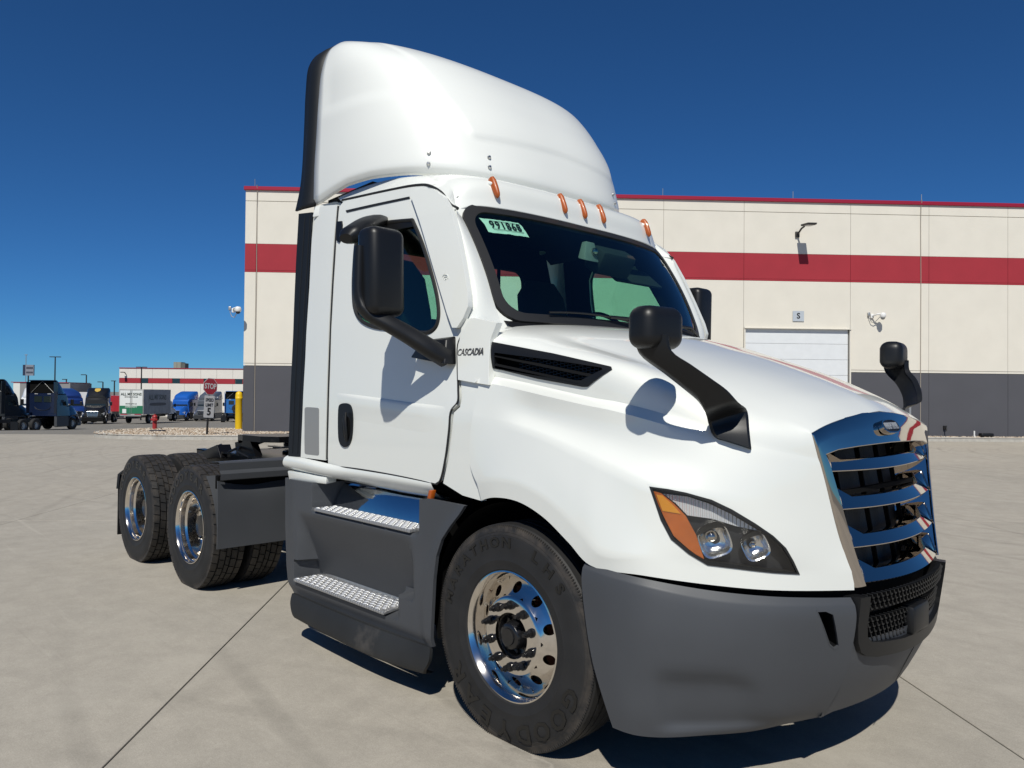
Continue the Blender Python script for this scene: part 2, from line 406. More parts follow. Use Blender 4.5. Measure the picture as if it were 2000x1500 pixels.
# ---- hood -----------------------------------------------------------------------------------
K0 = [(-.20,0,2.0),(0,0,1.975),(.12,0,1.95),(.27,0,1.91),(.42,0,1.865),(.57,0,1.82),(.78,0,1.745),(.96,0,1.675),(1.10,0,1.61),(1.192,0,1.545)]
K1 = [(-.26,-.5,1.993),(-.05,-.48,1.962),(.1,-.47,1.932),(.25,-.46,1.893),(.4,-.45,1.847),(.55,-.44,1.80),(.76,-.43,1.728),(.94,-.41,1.655),(1.085,-.39,1.588),(1.186,-.36,1.518)]
K1b = [(-.30,-.78,1.975),(-.08,-.75,1.94),(.08,-.735,1.905),(.235,-.72,1.862),(.385,-.705,1.815),(.535,-.69,1.77),(.745,-.675,1.698),(.93,-.65,1.62),(1.08,-.605,1.55),(1.185,-.56,1.49)]
K2 = [(-.33,-.93,1.958),(-.10,-.905,1.920),(.06,-.885,1.878),(.22,-.865,1.830),(.375,-.85,1.785),(.52,-.84,1.742),(.73,-.82,1.670),(.92,-.79,1.590),(1.07,-.735,1.520),(1.180,-.675,1.462)]
K3 = [(-.30,-1.110,1.885),(-.1,-1.088,1.85),(.06,-1.07,1.815),(.22,-1.062,1.785),(.375,-1.05,1.75),(.52,-1.035,1.715),(.73,-.985,1.63),(.91,-.915,1.545),(1.06,-.83,1.48),(1.187,-.665,1.42)]
K3b = [(-.28,-1.130,1.70),(-.1,-1.100,1.675),(.06,-1.088,1.648),(.22,-1.080,1.620),(.375,-1.070,1.594),(.52,-1.060,1.575),(.74,-1.020,1.525),(.91,-.955,1.465),(1.06,-.855,1.41),(1.195,-.647,1.36)]
K4 = [(-.28,-1.155,1.665),(-.1,-1.147,1.642),(.06,-1.142,1.615),(.22,-1.135,1.588),(.375,-1.125,1.562),(.52,-1.110,1.54),(.74,-1.056,1.488),(.91,-.972,1.43),(1.06,-.865,1.385),(1.200,-.640,1.34)]
K4b = [(-.29,-1.168,1.56),(-.12,-1.158,1.54),(.05,-1.138,1.515),(.20,-1.136,1.485),(.37,-1.130,1.45),(.52,-1.118,1.415),(.745,-1.075,1.36),(.93,-.99,1.32),(1.07,-.875,1.295),(1.212,-.620,1.265)]
K5 = [(-.30,-1.178,1.495),(-.12,-1.17,1.475),(.05,-1.175,1.45),(.20,-1.178,1.42),(.37,-1.178,1.37),(.52,-1.172,1.325),(.745,-1.135,1.25),(.93,-1.02,1.22),(1.08,-.875,1.20),(1.223,-.600,1.185)]
K5b = [(-.31,-1.186,1.27),(-.12,-1.192,1.32),(.055,-1.200,1.31),(.21,-1.206,1.27),(.385,-1.208,1.20),(.53,-1.200,1.13),(.755,-1.14,1.06),(.945,-1.01,1.03),(1.10,-.858,1.01),(1.253,-.550,1.0)]
K6 = [(-.215,-1.190,1.09),(-.109,-1.205,1.117),(.063,-1.215,1.117),(.224,-1.218,1.067),(.375,-1.218,.977),(.489,-1.212,.90),(.725,-1.165,.892),(.935,-1.01,.868),(1.10,-.845,.851),(1.283,-.507,.828)]
K6a = []                                            # inner edge of the flat wheel-arch lip
for i, (x, y, z) in enumerate(K6):
    if i <= 5: d = math.hypot(x, z - .49); K6a.append((x + x / d * .085, y - .004, z + (z - .49) / d * .085))
    else: K6a.append((x - .002, y - .002, z + .075))
G = loft([K0, K1, K1b, K2, K3, K3b, K4, K4b, K5, K5b, K6a, K6], 64, per=5, breaks=(3, 5, 6, 8, 10))
hb = grid_bm(G)
bmesh.ops.recalc_face_normals(hb, faces=hb.faces)
BV['hood'] = BVHTree.FromBMesh(hb)
def inside(pt, poly):
    x, y = pt; c = False; n = len(poly)
    for i in range(n):
        (x1, y1), (x2, y2) = poly[i], poly[i - 1]
        if (y1 > y) != (y2 > y) and x < (x2 - x1) * (y - y1) / (y2 - y1) + x1: c = not c
    return c
# headlight and vent outlines on the hood surface
HL = [(0.7315,-1.1396,1.2431,0.3273,-0.9444,0.0303), (0.8003,-1.1092,1.2371,0.4637,-0.8856,0.0243), (0.8589,-1.0727,1.2258,0.5792,-0.8149,0.0237), (0.9375,-1.0146,1.2009,0.6226,-0.7823,0.0204), (0.998,-0.9654,1.1651,0.6559,-0.7545,0.0211), (1.062,-0.9036,1.1128,0.7522,-0.6583,0.0288), (1.1071,-0.8466,1.0646,0.8318,-0.5545,0.024), (1.1368,-0.8001,1.0151,0.8651,-0.5016,0.0071), (1.1532,-0.7688,0.9614,0.8789,-0.475,-0.0439), (1.1654,-0.7412,0.9072,0.8721,-0.4892,0.0102), (1.1039,-0.8387,0.9176,0.8211,-0.5707,0.0067), (1.0096,-0.9446,0.9336,0.6919,-0.722,-0.0008), (0.9241,-1.0196,0.9443,0.6399,-0.7631,-0.0908), (0.8694,-1.0682,0.9863,0.614,-0.7883,-0.0396), (0.8133,-1.1084,1.0413,0.5529,-0.8329,0.0249), (0.7764,-1.1256,1.1149,0.4451,-0.8942,0.0476)]
VT = [(-0.2311,-1.1084,1.8622,0.1772,-0.8706,0.459), (0.1358,-1.0684,1.7964,0.1192,-0.8611,0.4942), (0.4595,-1.0444,1.7292,0.2125,-0.8084,0.549), (0.4704,-1.0508,1.7155,0.2125,-0.8084,0.549), (0.353,-1.0749,1.64,0.0689,-0.9968,-0.0409), (0.325,-1.0767,1.6399,0.0662,-0.9968,-0.0437), (0.0601,-1.0907,1.6781,0.0435,-0.995,-0.0898), (-0.224,-1.1234,1.7351,0.1465,-0.9879,-0.0517)]
def uvw(frame_pts):
    """best plane through surface points: origin, in-plane axes e1 (backwards..forwards), e2 (up), normal e3 (outwards)"""
    P = np.array([p[:3] for p in frame_pts]); c = P.mean(0); u, s, vt = np.linalg.svd(P - c); n = vt[2]
    if n[1] > 0: n = -n
    e2 = np.array([0, 0, 1.0]) - n * n[2]; e2 /= np.linalg.norm(e2); e1 = np.cross(e2, n); return c, e1, e2, n
def flat(p, fr): d = np.array(p[:3]) - fr[0]; return float(d @ fr[1]), float(d @ fr[2])
FH = uvw(HL); FV = uvw(VT)
HL2 = [flat(p, FH) for p in HL]; VT2 = [flat(p, FV) for p in VT]
def shrink(poly, k):
    cx = sum(p[0] for p in poly) / len(poly); cy = sum(p[1] for p in poly) / len(poly); out = []
    for (x, y) in poly:
        d = math.hypot(x - cx, y - cy); out.append((x - (x - cx) / d * k, y - (y - cy) / d * k))
    return out
def near_frame(c, fr, lim): d = np.array(c) - fr[0]; return abs(float(d @ fr[3])) < lim and c[1] < 0
HLs, VTs = shrink(HL2, 0.006), shrink(VT2, 0.004)
def inward(c):
    return (-0.5 * (1 if c.x > 1.0 else 0), -math.copysign(0.7, c.y) if abs(c.y) > 0.4 else 0, -0.7)
mirror_bm(hb); bmesh.ops.remove_doubles(hb, verts=hb.verts, dist=1e-5)
hb.normal_update()
nrm = {v.index: v.normal.copy() for v in hb.verts}
bmesh.ops.recalc_face_normals(hb, faces=hb.faces)
if sum(f.normal.z for f in hb.faces) < 0: bmesh.ops.reverse_faces(hb, faces=hb.faces)
hb.normal_update()
for v in hb.verts: pass
hood = obj('hood', hb, M['paint'], T)
sm = hood.modifiers.new('thickness', 'SOLIDIFY'); sm.thickness = 0.012; sm.offset = -1
cut(hood, prism(VTs, FV, -.12, .08, prism(HLs, FH, -.14, .14)))

def conform(poly2, fr, surf, off, step=0.03, holes=(), thick=0.0):
    """a sheet with the flat outline poly2, laid on a surface (BVH) at the distance off along the frame normal"""
    bm = poly2d(poly2, holes, step); n = Vector(fr[3]); o = Vector(fr[0]); e1, e2 = Vector(fr[1]), Vector(fr[2])
    for v in bm.verts:
        p = o + e1 * v.co.x + e2 * v.co.z; h = surf.ray_cast(p + n * 0.4, -n, 0.9) if surf else (None,)
        v.co = (h[0] if h[0] is not None else p) + n * off
    bmesh.ops.recalc_face_normals(bm, faces=bm.faces)
    if sum(f.normal.dot(n) for f in bm.faces) < 0: bmesh.ops.reverse_faces(bm, faces=bm.faces)
    if thick: thicken(bm, lambda c: tuple(-n), thick)
    return bm
def ringed(poly2, k): return poly2, [shrink(poly2, k)]

# headlight: recessed bowl, inner parts, clear lens over it
class FH_: pass
def inset_ring(poly, k): return shrink(poly, k)
BVH_H = BV['hood']
bz = conform(HL2, FH, BVH_H, 0.004, .03, [shrink(HL2, .014)], thick=.03)
hl = obj('headlight', bz, M['blks'], T)
bowl = conform(shrink(HL2, .010), FH, BVH_H, -0.055, .04, thick=.004)
obj('housing', bowl, mat('lamp_housing_grey', (.022, .023, .026), .35), hl)
# side wall of the bowl
def wall_strip(poly, fr, o1, o2):
    bm = bmesh.new(); n = Vector(fr[3]); a = []; b = []
    for p in poly:
        q = Vector(fr[0]) + Vector(fr[1]) * p[0] + Vector(fr[2]) * p[1]; h = BVH_H.ray_cast(q + n * .4, -n, .9)[0] or q
        a.append(bm.verts.new(h + n * o1)); b.append(bm.verts.new(h + n * o2))
    m_ = len(poly)
    for i in range(m_): bm.faces.new([a[i], a[(i + 1) % m_], b[(i + 1) % m_], b[i]])
    return recalc(bm)
obj('housing_wall', wall_strip(shrink(HL2, .013), FH, .002, -.057), M['blk'], hl)
amb = [flat((0.7437,-1.1359,1.2277,0.3273,-0.9444,0.0303), FH), flat((0.7776,-1.1215,1.2177,0.4637,-0.8856,0.0243), FH), flat((0.8235,-1.097,1.178,0.5197,-0.8539,0.0256), FH), flat((0.8605,-1.0742,1.1339,0.5625,-0.8265,0.0232), FH), flat((0.8931,-1.0518,1.0616,0.601,-0.7992,0.0023), FH), flat((0.9173,-1.0272,0.9602,0.6399,-0.7631,-0.0908), FH), flat((0.8697,-1.0688,1.0044,0.61,-0.7919,-0.0265), FH), flat((0.8228,-1.1017,1.0539,0.5452,-0.8378,0.0277), FH), flat((0.7886,-1.1189,1.1258,0.4847,-0.8741,0.032), FH)]
obj('side_marker', conform(amb, FH, BVH_H, -.006, .03, thick=.02), M['amberd'], hl)
ambs = [flat((0.7592,-1.1299,1.2125,0.404,-0.9144,0.0259), FH), flat((0.7813,-1.1198,1.2098,0.4637,-0.8856,0.0243), FH), flat((0.8203,-1.0992,1.1718,0.5197,-0.8539,0.0256), FH), flat((0.8442,-1.0851,1.1411,0.5625,-0.8265,0.0232), FH), flat((0.7827,-1.1212,1.1495,0.4323,-0.9009,0.0381), FH)]
obj('turn_signal', conform(ambs, FH, BVH_H, -.003, .03, thick=.003), M['ambert'], hl)
upper = [flat((0.7847,-1.1178,1.2141,0.4637,-0.8856,0.0243), FH), flat((0.8672,-1.0674,1.2061,0.5792,-0.8149,0.0237), FH), flat((0.9347,-1.0173,1.1809,0.6226,-0.7823,0.0204), FH), flat((0.9983,-0.9657,1.1433,0.6559,-0.7545,0.0211), FH), flat((1.0784,-0.8857,1.0772,0.791,-0.6116,0.0162), FH), flat((1.0135,-0.9533,1.0962,0.6821,-0.731,0.0165), FH), flat((0.9461,-1.0094,1.1216,0.6268,-0.7791,0.0107), FH), flat((0.8686,-1.0686,1.1323,0.5893,-0.8077,0.0197), FH), flat((0.8303,-1.093,1.1784,0.5197,-0.8539,0.0256), FH)]
M['ribs'] = mat('ribbed_clear_reflector', (0.80, 0.80, 0.80), 0.35, 0.35)
_t = M['ribs'].node_tree; _w = _t.nodes.new('ShaderNodeTexWave'); _w.inputs['Scale'].default_value = 28; _w.bands_direction = 'X'
_c = _t.nodes.new('ShaderNodeTexCoord'); _t.links.new(_c.outputs['Object'], _w.inputs['Vector'])
_b = _t.nodes.new('ShaderNodeBump'); _b.inputs['Strength'].default_value = .8; _b.inputs['Distance'].default_value = .006
_t.links.new(_w.outputs['Fac'], _b.inputs['Height']); _t.links.new(_b.outputs['Normal'], _t.nodes['Principled BSDF'].inputs['Normal'])
obj('reflector', conform(upper, FH, BVH_H, -.030, .03, thick=.004), M['ribs'], hl)
def lamp_cup(p, ru, rv, rot):
    """parabolic reflector bowl with a projector in it"""
    c, e1, e2, n = [Vector(a) for a in FH]; o = Vector(p[:3]) - n * .012
    a1 = e1 * math.cos(rot) + e2 * math.sin(rot); a2 = -e1 * math.sin(rot) + e2 * math.cos(rot)
    bm = bmesh.new(); rings = []
    for k, (s, d) in enumerate(((1.10, .0), (1.0, -.003), (.93, -.022), (.76, -.036), (.42, -.043), (.02, -.045))):
        ring = []
        for j in range(28):
            t = 2 * math.pi * j / 28; ex = 2 / (3.6 - k * .3); x = math.copysign(abs(math.cos(t)) ** ex, math.cos(t)); y = math.copysign(abs(math.sin(t)) ** ex, math.sin(t))
            ring.append(bm.verts.new(o + a1 * x * ru * s + a2 * y * rv * s + n * d))
        rings.append(ring)
    for i in range(len(rings) - 1):
        for j in range(28): bm.faces.new([rings[i][j], rings[i][(j+1) % 28], rings[i+1][(j+1) % 28], rings[i+1][j]])
    bm.faces.new(rings[-1]); return bm
obj('reflector_bowl', lamp_cup((0.9495,-1.0066,1.0421,0.631,-0.7755,-0.0199), .056, .062, .35), M['refl'], hl)
obj('reflector_bowl', lamp_cup((1.0653,-0.9008,1.0217,0.7508,-0.6602,-0.0208), .046, .050, .45), M['refl'], hl)
def bulb(p, r):
    c, e1, e2, n = [Vector(a) for a in FH]; p = Vector(p[:3]) - n * .045; bm = bmesh.new()
    bmesh.ops.create_uvsphere(bm, u_segments=16, v_segments=10, radius=r, matrix=Matrix.Translation(p)); return bm
obj('projector', bulb((0.9435,-1.0117,1.0498,0.6282,-0.7779,-0.0141), .024), M['chrome'], hl); obj('projector', bulb((1.064,-0.9024,1.0217,0.7508,-0.6602,-0.0208), .014), M['chrome'], hl)
for p_, ru, rv, rot in (((0.9495,-1.0066,1.0421,0.631,-0.7755,-0.0199), .056, .062, .35), ((1.0653,-0.9008,1.0217,0.7508,-0.6602,-0.0208), .046, .050, .45)):      # dark mask over the top of each bowl
    c, e1, e2, n = [Vector(a) for a in FH]; o_ = Vector(p_[:3]) - n * .010; bmk = bmesh.new()
    a1 = e1 * math.cos(rot) + e2 * math.sin(rot); a2 = -e1 * math.sin(rot) + e2 * math.cos(rot); top_ = []; low_ = []
    for j in range(13):
        t = math.pi * j / 12; top_.append(o_ + a1 * math.cos(t) * ru * 1.12 + a2 * (math.sin(t) ** .6) * rv * 1.12); low_.append(o_ + a1 * math.cos(t) * ru * 1.02 + a2 * ((math.sin(t) ** .6) * rv * .62 + .004) - n * .012)
    vt_ = [bmk.verts.new(p) for p in top_]; vl_ = [bmk.verts.new(p) for p in low_]
    for j in range(12): bmk.faces.new([vt_[j], vt_[j+1], vl_[j+1], vl_[j]])
    obj('bowl_mask', recalc(bmk), M['blk'], hl)
lens = conform(shrink(HL2, .012), FH, BVH_H, -.001, .03)
obj('lens', lens, M['lens'], hl)
mirrored(hl)

# vent behind the headlight
vb = conform(VT2, FV, BVH_H, .008, .03, [[(x * .90 + (-.012), z * .62 - .004) for x, z in VT2]], thick=.04)
vent = obj('side_vent', vb, M['blk'], T)
obj('vent_backing', conform(shrink(VT2, .006), FV, BVH_H, -.05, .05, thick=.004), M['dark'], vent)
def vent_bar(z0, z1, d0, d1, x0=-.36, x1=.30):
    c, e1, e2, n = [Vector(a) for a in FV]; bm = bmesh.new(); zz = [p[1] for p in VT2]; xs = [p[0] for p in VT2]
    lo, hi = min(xs) + .02, max(xs) - (.09 if z0 > .3 else .16); sl_ = None
    A = Vector((VT2[0][0], VT2[0][1])); B = Vector((VT2[2][0], VT2[2][1])); g = (B.y - A.y) / (B.x - A.x)
    A2 = Vector((VT2[7][0], VT2[7][1])); B2 = Vector((VT2[5][0], VT2[5][1])); g2 = (B2.y - A2.y) / (B2.x - A2.x)
    pts = []
    for x in np.linspace(lo, hi, 12):
        top = A.y + g * (x - A.x); bot = A2.y + g2 * (x - A2.x); pts.append((x, top, bot))
    rows = []
    for x, top, bot in pts:
        q = c + e1 * x + e2 * (top * .5 + bot * .5); h = BVH_H.ray_cast(q + n * .4, -n, .9)[0] or q; base = (h - q).dot(n)
        f = lambda z: c + e1 * x + e2 * (bot + (top - bot) * z) + n * base
        rows.append([f(z0) + n * d0, f(z1) + n * d1, f(z1) + n * (d1 - .012), f(z0) + n * (d0 - .012)])
    for i in range(len(rows) - 1):
        a = [bm.verts.new(p) for p in rows[i]]; b = [bm.verts.new(p) for p in rows[i+1]]
        for k in range(4): bm.faces.new([a[k], a[(k+1) % 4], b[(k+1) % 4], b[k]])
    bmesh.ops.remove_doubles(bm, verts=bm.verts, dist=1e-5); return recalc(bm)
autosmooth(obj('vent_louver', vent_bar(.44, .56, .006, -.012), M['blk'], vent))
autosmooth(obj('vent_louver', vent_bar(.10, .2, .004, -.010), M['blk'], vent))
def vent_mesh():
    """honeycomb of small cells behind the louvers"""
    c, e1, e2, n = [Vector(a) for a in FV]; bm = bmesh.new(); A, B, A2, B2 = VT2[0], VT2[2], VT2[7], VT2[5]
    for i in range(26):
        x = A[0] + .17 + i * .021
        top = A[1] + (B[1] - A[1]) * (x - A[0]) / (B[0] - A[0]); bot = A2[1] + (B2[1] - A2[1]) * (x - A2[0]) / (B2[0] - A2[0])
        for r_ in range(6):
            z = bot + (top - bot) * (.14 + .12 * r_ + (.06 if i % 2 else 0)); q = c + e1 * x + e2 * z
            h = BVH_H.ray_cast(q + n * .4, -n, .9)[0]
            if h is None: continue
            p = h - n * .030
            rot = Matrix((e1, e2, n)).transposed()
            box(bm, p, (.019, .004, .012), rot=rot)
            box(bm, p + e1 * .010 + e2 * .006, (.004, .012, .012), rot=rot)
    return bm
obj('vent_mesh', vent_mesh(), M['blk'], vent, smooth=False, kind='stuff')
mirrored(vent)

# ---- grille ---------------------------------------------------------------------------------
def gx(y, z):
    """front plan of the nose: x at half width y, height z"""
    zc = np.interp(z, [.70, .84, 1.0, 1.19, 1.34, 1.462, 1.54], [1.375, 1.360, 1.327, 1.289, 1.254, 1.224, 1.190])
    return float(zc) - float(np.interp(z, [.84, 1.46], [.30, .10])) * y * y
def gw(z): return float(np.interp(z, [.84, 1.0, 1.19, 1.34, 1.462], [.505, .550, .600, .640, .675]))
def surround():
    """chrome frame: two side bars and the arched top bar, swept as a strip of quads with an inner return"""
    out = []; inn = []; deep = []; edge = []
    zs = np.linspace(.838, 1.462, 14)
    for z in zs: w = gw(z); out.append((gx(w, z) + .0, -w, z)); inn.append((gx(w - .062, z) + .006, -(w - .062), max(z, .84)))
    top_o = [(-.675,1.462),(-.56,1.492),(-.36,1.520),(-.18,1.537),(0,1.544)]
    top_i = [(-.600,1.372),(-.505,1.388),(-.34,1.396),(-.17,1.400),(0,1.402)]
    O = [tuple(p) for p in out[:-1]]; I = [tuple(p) for p in inn[:-1]]
    # side bars narrow slightly, then the corner and the top
    for i in range(len(I)):
        z = out[i][2]; zi = .84 + (z - .838) * (1.36 - .84) / (1.462 - .838) if z > .838 else .84; w = gw(z)
        wi = gw(zi) - .060; I[i] = (gx(wi, zi) + .008, -wi, zi)
    for (yo, zo), (yi, zi) in zip(top_o, top_i):
        O.append((gx(yo, zo) - .0, yo, zo)); I.append((gx(yi, zi) + .008, yi, zi))
    O = np.array(O); I = np.array(I); Mid = (O + I) / 2 + np.array([.006, 0, .0]); Dp = I + np.array([-.09, 0.0, 0.0]); Ed = O + np.array([-.03, 0, 0]) ; Ed[:, 1] *= .995
    Gd = np.array([Ed, O, O * .9 + I * .1 + np.array([.006, 0, 0]), Mid, I, Dp])
    L = Gd[:, ::-1].copy()[:, 1:] * np.array([1, -1, 1]); Gd = np.concatenate([Gd, L], axis=1)
    return recalc(grid_bm(Gd))
grille = autosmooth(obj('grille', surround(), M['chrome'], T), 28)
gm = grille.modifiers.new('b', 'BEVEL'); gm.width = .004; gm.segments = 2; gm.limit_method = 'ANGLE'; gm.angle_limit = R(28)
def slat(zn, h_end, h_mid, lean=.035, w_end=.62):
    """one chrome crossbar; wide blades at both ends, a thin blade between, all bowed to the nose plan"""
    bm = bmesh.new(); w = gw(zn) - .045; ys = [-w, -w + .085, -w + .15] + list(np.linspace(-w + .2, w - .2, 15)) + [w - .15, w - .085, w]
    rows = []
    for i, y in enumerate(ys):
        e = abs(y) > w - .09; hh = h_end if e else (h_mid + (h_end - h_mid) * .0)
        sag = -.010 * math.cos(y / w * math.pi / 2); zb = zn + sag; fx = gx(y, zn) - .004
        bk = lean * hh / h_mid
        rows.append([(fx, y, zb), (fx + .002, y, zb + .004), (fx - bk, y, zb + hh), (fx - bk - .008, y, zb + hh + .002), (fx - bk - .07, y, zb + hh - .006), (fx - .06, y, zb - .002)])
    for i in range(len(rows) - 1):
        a = [bm.verts.new(p) for p in rows[i]]; b = [bm.verts.new(p) for p in rows[i+1]]
        for k in range(6): bm.faces.new([a[k], a[(k+1) % 6], b[(k+1) % 6], b[k]])
        if i in (0, len(rows) - 2): bm.faces.new(a if i == 0 else b)
    bmesh.ops.remove_doubles(bm, verts=bm.verts, dist=1e-5); return recalc(bm)
for zn in (1.303, 1.148, .992, .848):
    autosmooth(obj('grille_bar', slat(zn, .082, .045), M['chrome'], grille), 30)
# black radiator screen and side cheeks behind the bars
bm = bmesh.new()
ys = np.linspace(-.52, .52, 9); Gs = np.array([[(gx(y, z) - .16, y, z) for y in ys] for z in np.linspace(.80, 1.42, 6)]); grid_bm(Gs, bm)
M['rad'] = mat('radiator_screen', (0.014, 0.013, 0.012), 0.6, bump=(60, .5, .004))
obj('radiator_screen', bm, M['rad'], grille)
bm = bmesh.new()
for y in (-.32, -.10, .12, .34): box(bm, (gx(y, 1.1) - .13, y, 1.11), (.02, .009, .60), rot=Matrix.Rotation(R(-10), 3, 'Y'))
for z in (1.2, 1.0): box(bm, (1.19 + (1.2 - z) * .18, 0, z), (.02, .92, .02))
obj('radiator_strut', bm, M['dark'], grille, smooth=False)
for s in (-1, 1):
    bm = bmesh.new(); Gc = []
    for z in np.linspace(.84, 1.40, 8):
        w = gw(z) - .058; Gc.append([(gx(w, z), s * w, z), (gx(w, z) - .10, s * (w - .05), z), (gx(w, z) - .17, s * (w - .12), z)])
    obj('grille_cheek', recalc(grid_bm(np.array(Gc), bm)), M['chrome'] if s > 0 else M['blk'], grille)
    for zn in (1.303, 1.148, .992, .848):      # faceted blocks that carry the bars
        w = gw(zn) - .055; x0 = gx(w, zn); bmc = bmesh.new()
        hexa(bmc, [(x0 - .12, s * (w - .14), zn + .01), (x0 - .02, s * (w - .10), zn + .012), (x0 + .0, s * w, zn + .012), (x0 - .12, s * w, zn + .01),
                   (x0 - .12, s * (w - .10), zn + .06), (x0 - .05, s * (w - .07), zn + .072), (x0 - .035, s * w, zn + .095), (x0 - .12, s * w, zn + .09)], .004)
        obj('grille_block', recalc(bmc), M['chrome'], grille)
# badge
bc = Vector((1.237, 0, 1.470)); bu = Vector((0, 1, 0)); bv = Vector((-.52, 0, 1)).normalized(); bn = bu.cross(bv)
def oval(a, b_, p, n=40): return [(math.copysign(abs(math.cos(t)) ** (2/p), math.cos(t)) * a, math.copysign(abs(math.sin(t)) ** (2/p), math.sin(t)) * b_ * (1 if math.sin(t) > 0 else .78)) for t in [2 * math.pi * k / n for k in range(n)]]
def badge(a, b_, off, t, inner=None):
    bm = poly2d(oval(a, b_, 2.6), [oval(*inner)] if inner else [], 0)
    for v in bm.verts: x, z = v.co.x, v.co.z; v.co = bc + bu * x + bv * z + bn * off - Vector((.17 * x * x, 0, 0))
    return thicken(bm, lambda c: tuple(-bn), t)
bd = obj('badge', badge(.098, .040, .012, .022, (.089, .033, 2.6)), M['chrome'], grille)
obj('badge_field', badge(.090, .034, .008, .01), mat('dark_blue_enamel', (.006, .009, .016), .5, spec=.2), grille)
text_on('badge_lettering', 'FREIGHTLINER', .046, bc + bn * .0105 - bv * -.002, bu, bv, mat('silver_lettering', (.26, .28, .31), .4, .0), grille, depth=.002, bold=.0003, sx=.50, spacing=1.0)
def sstep(a, b, x): t = min(max((x - a) / (b - a), 0), 1); return t * t * (3 - 2 * t)
# ---- bumper ---------------------------------------------------------------------------------
def bx(y, z):
    """bumper plan on the front part, |y| < .60"""
    base = np.interp(z, [.26, .31, .5, .8, .9], [1.235, 1.250, 1.335, 1.378, 1.362]); return float(base) - .30 * y * y
LG_W = .505
b_top = [(.455,-1.20,.905),(.60,-1.20,.893),(.74,-1.165,.880),(.93,-1.02,.848),(1.09,-.85,.826),(1.205,-.675,.812),(1.278,-.53,.802)]
b_edge = [(.452,-1.215,.885),(.61,-1.215,.870),(.755,-1.178,.855),(.95,-1.028,.815),(1.108,-.857,.795),(1.222,-.68,.785),(1.295,-.53,.775)]
b_m1 = [(.452,-1.222,.845),(.61,-1.222,.83),(.76,-1.184,.815),(.955,-1.034,.775),(1.113,-.862,.755),(1.228,-.683,.745),(1.302,-.532,.735)]
b_m2 = [(.478,-1.230,.70),(.63,-1.230,.69),(.77,-1.190,.68),(.955,-1.040,.66),(1.106,-.862,.65),(1.218,-.68,.64),(1.290,-.53,.63)]
b_m3 = [(.52,-1.230,.52),(.655,-1.226,.51),(.775,-1.180,.50),(.94,-1.030,.49),(1.076,-.855,.48),(1.185,-.675,.475),(1.252,-.525,.47)]
b_m4 = [(.575,-1.222,.37),(.69,-1.208,.36),(.79,-1.150,.35),(.925,-1.0,.34),(1.042,-.84,.335),(1.13,-.66,.335),(1.190,-.52,.338)]
b_bot = [(.610,-1.206,.268),(.70,-1.185,.262),(.785,-1.120,.260),(.895,-.965,.258),(.995,-.80,.256),(1.075,-.63,.265),(1.162,-.50,.284)]
b_und = [(.612,-1.12,.262),(.69,-1.10,.258),(.765,-1.05,.254),(.865,-.92,.250),(.955,-.77,.250),(1.03,-.61,.260),(1.12,-.485,.278)]
GB = loft([b_top, b_edge, b_m1, b_m2, b_m3, b_m4, b_bot, b_und], 44, per=6, breaks=(1, 6))
# a shallow scooped relief low on the corner
for i in range(GB.shape[0]):
    for j in range(GB.shape[1]):
        x, y, z = GB[i, j]
        if z < .62:
            a = (x - .80) / .012; b_ = (.51 - .16 * max(0, (x - .95) / .22) ** 2 - z) / .013
            k = 1 / (1 + math.exp(-max(-30, min(30, a)))) * 1 / (1 + math.exp(-max(-30, min(30, b_)))) * 1 / (1 + math.exp(-max(-30, min(30, (z - .295) / .008))))
            k *= 1 - sstep(1.0, 1.09, x); GB[i, j] = (x - .020 * k, y + .024 * k, z)
bb = grid_bm(GB); bmesh.ops.recalc_face_normals(bb, faces=bb.faces); BV['bumper'] = BVHTree.FromBMesh(bb)
SL = [(1.2166,-0.6988,0.7655,0.8619,-0.4803,0.1629), (1.2347,-0.666,0.765,0.8706,-0.4641,0.1636), (1.2523,-0.6362,0.751,0.8926,-0.436,0.1151), (1.2575,-0.5946,0.6163,0.8903,-0.4272,-0.158), (1.2482,-0.6108,0.6076,0.8907,-0.4226,-0.1674), (1.239,-0.6371,0.6293,0.8792,-0.4524,-0.1497)]
FS = uvw(SL); SL2 = [flat(p, FS) for p in SL]
bumper = obj('bumper', bb, M['grey'], T, label='dark grey moulded plastic bumper end')
sm = bumper.modifiers.new('thickness', 'SOLIDIFY'); sm.thickness = .014; sm.offset = -1
cut(bumper, prism(SL2, FS, -.10, .08, mirror=False))
HB = BVH_H; BVH_H = BV['bumper']
bm = wall_strip(SL2, FS, .001, -.075)
rim_ = conform(shrink(SL2, -.006), FS, BV['bumper'], .0015, .05, [shrink(SL2, .003)], thick=.01)
obj('bumper_duct', bm, M['blk'], bumper); obj('duct_lip', rim_, M['grey'], bumper)
obj('duct_back', conform(SL2, FS, BV['bumper'], -.074, .05), M['dark'], bumper)
BVH_H = HB
mirrored(bumper)
# dark gap strip between hood and bumper
bm = bmesh.new(); pts = [np.array(p) for p in b_top]
Gd = np.array([[(p[0] * .99 - .01, p[1] * .975, p[2] + .05) for p in b_top], [(p[0] * .985 - .01, p[1] * .97, p[2] - .02) for p in b_top]]); grid_bm(Gd, bm)
both('bumper_backing', bm, M['dark'], T, smooth=False)
